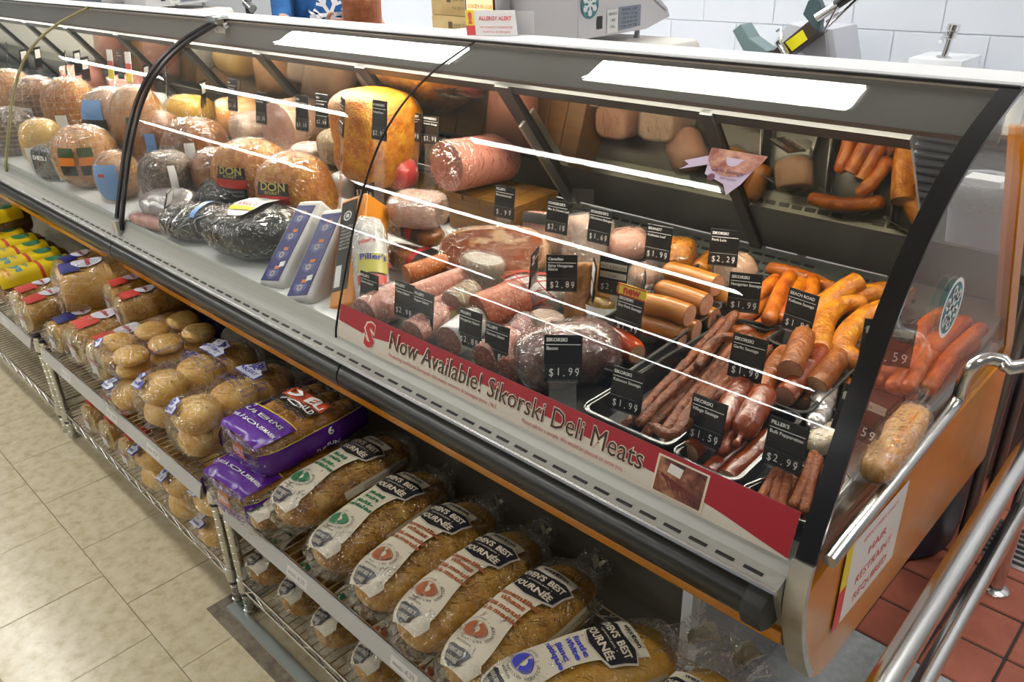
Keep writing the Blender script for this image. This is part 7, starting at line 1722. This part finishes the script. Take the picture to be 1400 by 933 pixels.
# ---------------------------------------------------------------- the shop assistant
def person(label, loc, yaw):
    pts = {}
    V = [(0, 0, 0.95), (0, 0, 1.10), (0, -0.01, 1.26), (0, -0.01, 1.40), (0, 0, 1.50), (0, -0.01, 1.56), (0, -0.015, 1.66), (0, 0.005, 1.74)]
    R = [(0.155, 0.115), (0.145, 0.105), (0.165, 0.115), (0.135, 0.095), (0.055, 0.055), (0.062, 0.068), (0.085, 0.100), (0.060, 0.070)]
    E = [(0, 1), (1, 2), (2, 3), (3, 4), (4, 5), (5, 6), (6, 7)]
    def chain(start, ps, rs):
        k = start
        for p, r in zip(ps, rs):
            V.append(p); R.append((r, r)); E.append((k, len(V) - 1)); k = len(V) - 1
        return k
    for s in (-1, 1):
        chain(0, [(0.095 * s, 0, 0.86), (0.105 * s, -0.01, 0.50), (0.105 * s, 0.01, 0.12), (0.105 * s, 0.0, 0.055), (0.11 * s, -0.12, 0.035)], [0.095, 0.062, 0.042, 0.045, 0.034])
    hands = []
    for s, el, wr in ((-1, (-0.24, -0.20, 1.20), (-0.12, -0.46, 1.25)), (1, (0.24, -0.20, 1.18), (0.11, -0.46, 1.22))):
        k = chain(3, [(0.185 * s, 0, 1.415), el, wr], [0.058, 0.042, 0.029])
        d = Vector((-s * 0.35, -0.85, 0.05)).normalized()
        palm = Vector(wr) + d * 0.055
        kp = chain(k, [tuple(palm)], [0.026])
        up = Vector((0, 0, 1))
        for q, ln in ((-1.5, 0.060), (-0.5, 0.072), (0.5, 0.076), (1.5, 0.068)):
            b = palm + up * 0.017 * q + d * 0.025
            chain(kp, [tuple(b), tuple(b + d * ln * 0.5 + Vector((-s, 0, 0)) * 0.010), tuple(b + d * ln * 0.85 + Vector((-s, 0, 0)) * 0.030)], [0.0095, 0.0088, 0.0075])
        t0 = palm - d * 0.02 + up * 0.026
        chain(kp, [tuple(t0), tuple(t0 + d * 0.03 + up * 0.028), tuple(t0 + d * 0.055 + up * 0.030)], [0.011, 0.0098, 0.008])
    me = bpy.data.meshes.new('person'); bm = bmesh.new()
    ly = bm.verts.layers.skin.verify()
    vs = [bm.verts.new(p) for p in V]
    for v, r in zip(vs, R): v[ly].radius = r
    vs[0][ly].use_root = True
    for a, b in E: bm.edges.new((vs[a], vs[b]))
    bm.to_mesh(me); bm.free()
    o = bpy.data.objects.new('person', me); C.objects.link(o)
    o.modifiers.new('Skin', 'SKIN').use_smooth_shade = True
    sub = o.modifiers.new('Sub', 'SUBSURF'); sub.levels = 2; sub.render_levels = 2
    dg = bpy.context.evaluated_depsgraph_get()
    m2 = bpy.data.meshes.new_from_object(o.evaluated_get(dg))
    o.modifiers.clear(); o.data = m2
    SKIN = mat('skin', (0.60, 0.36, 0.27), 0.45)
    SHIRT = mat('blue_shirt', rough=0.8, cols=[(0.012, 0.075, 0.24), (0.03, 0.13, 0.34)], scale=18, detail=3)
    TROU = mat('dark_trousers', (0.02, 0.02, 0.03), 0.8); SHOE = mat('black_shoe', (0.01, 0.01, 0.01), 0.4)
    m2.materials.clear()
    for q in (SKIN, SHIRT, TROU, SHOE): m2.materials.append(q)
    for p in m2.polygons:
        c = p.center
        if c.z < 0.075: i = 3
        elif c.z < 0.93: i = 2
        elif c.z < 1.47 and c.y > -0.17: i = 1
        else: i = 0
        p.material_index = i; p.use_smooth = True
    o.location = loc; o.rotation_euler = (0, 0, yaw)
    tagp(o, label, 'person')
    # face and hair
    mb = MB(); P = body_fn(0.20, 0.185, 0.20, 2, 2, 0.03, 20, 1, floor=False)
    mb.sheet(lambda i, j: tuple(Vector(P(-0.0999 + 0.1998 * i, 2*PI*j)) + Vector((0, 0.022, 1.63))), 12, 16, closed_v=True); obj('hair', mb, mat('brown_hair', rough=0.6, cols=[(0.03, 0.015, 0.008), (0.08, 0.04, 0.02)], scale=40, stretch=(6, 6, 1)), o)
    for s in (-1, 1):
        obj('eye', MB().lathe([(0.0, -0.011), (0.008, -0.008), (0.011, 0.0), (0.008, 0.008), (0.0, 0.011)], 10, Matrix.Translation((0.032 * s, -0.098, 1.665))), WHITE, o)
        obj('ear', MB().lathe([(0.0, -0.03), (0.014, -0.02), (0.017, 0.005), (0.010, 0.027), (0.0, 0.03)], 10, Matrix.Translation((0.088 * s, 0.0, 1.65)) @ Matrix.Diagonal((0.5, 1, 1, 1))), SKIN, o)
    obj('nose', MB().tube([(0, -0.105, 1.668), (0, -0.118, 1.640), (0, -0.105, 1.625)], [0.006, 0.012, 0.008], 8), SKIN, o)
    obj('mouth', MB().tube([(-0.022, -0.100, 1.598), (0, -0.106, 1.595), (0.022, -0.100, 1.598)], [0.003, 0.006, 0.003], 8), mat('lips', (0.45, 0.16, 0.14), 0.5), o)
    # printed snowflake, laid on the shirt front
    mb = MB()
    bvh = None
    from mathutils.bvhtree import BVHTree
    bvh = BVHTree.FromPolygons([v.co for v in m2.vertices], [tuple(p.vertices) for p in m2.polygons])
    def sm(x, z):
        h = bvh.ray_cast(Vector((x, -1.0, z)), Vector((0, 1, 0)))
        y = h[0].y if h[0] is not None else -0.1
        return (x, max(y, -0.16) - 0.003, z)
    def seg(x0, z0, x1, z1, t):
        n = 6; dx, dz = x1 - x0, z1 - z0; l = math.hypot(dx, dz); nx, nz = -dz / l * t, dx / l * t
        mb.add([sm(x0 + dx*i/n + nx*q, z0 + dz*i/n + nz*q) for i in range(n + 1) for q in (-1, 1)], [(2*i, 2*i+2, 2*i+3, 2*i+1) for i in range(n)])
    for k in range(6):
        q = PI / 3 * k; c_, s_ = math.cos(q), math.sin(q); cx, cz = 0.02, 1.27
        seg(cx, cz, cx + 0.115 * c_, cz + 0.115 * s_, 0.009)
        for t in (0.05, 0.085):
            for d in (-1, 1):
                a = q + d * PI / 4; seg(cx + t * c_, cz + t * s_, cx + t * c_ + 0.04 * math.cos(a), cz + t * s_ + 0.04 * math.sin(a), 0.007)
    obj('snowflake_print', mb, mat('print_white', (0.75, 0.77, 0.82), 0.7), o, smooth=80)
    return o
person('shop assistant in a blue shirt with a white snowflake, holding a netted ham', (-3.75, 2.45, 0.0), 1.26)
meat('held_ham', 'netted brown ham with pink top held by the shop assistant', 'ham', (-3.15, 2.27, 1.20), (-3.11, 2.25, 1.40), 0.165, 0.165, mat('netted_brown', rough=0.5, cols=[(0.26, 0.085, 0.04), (0.40, 0.15, 0.075)], scale=30, bump=0.4, bscale=90), 7, 2.1, cut='01', cutm=PALE_P, floor=False, lump=0.03)
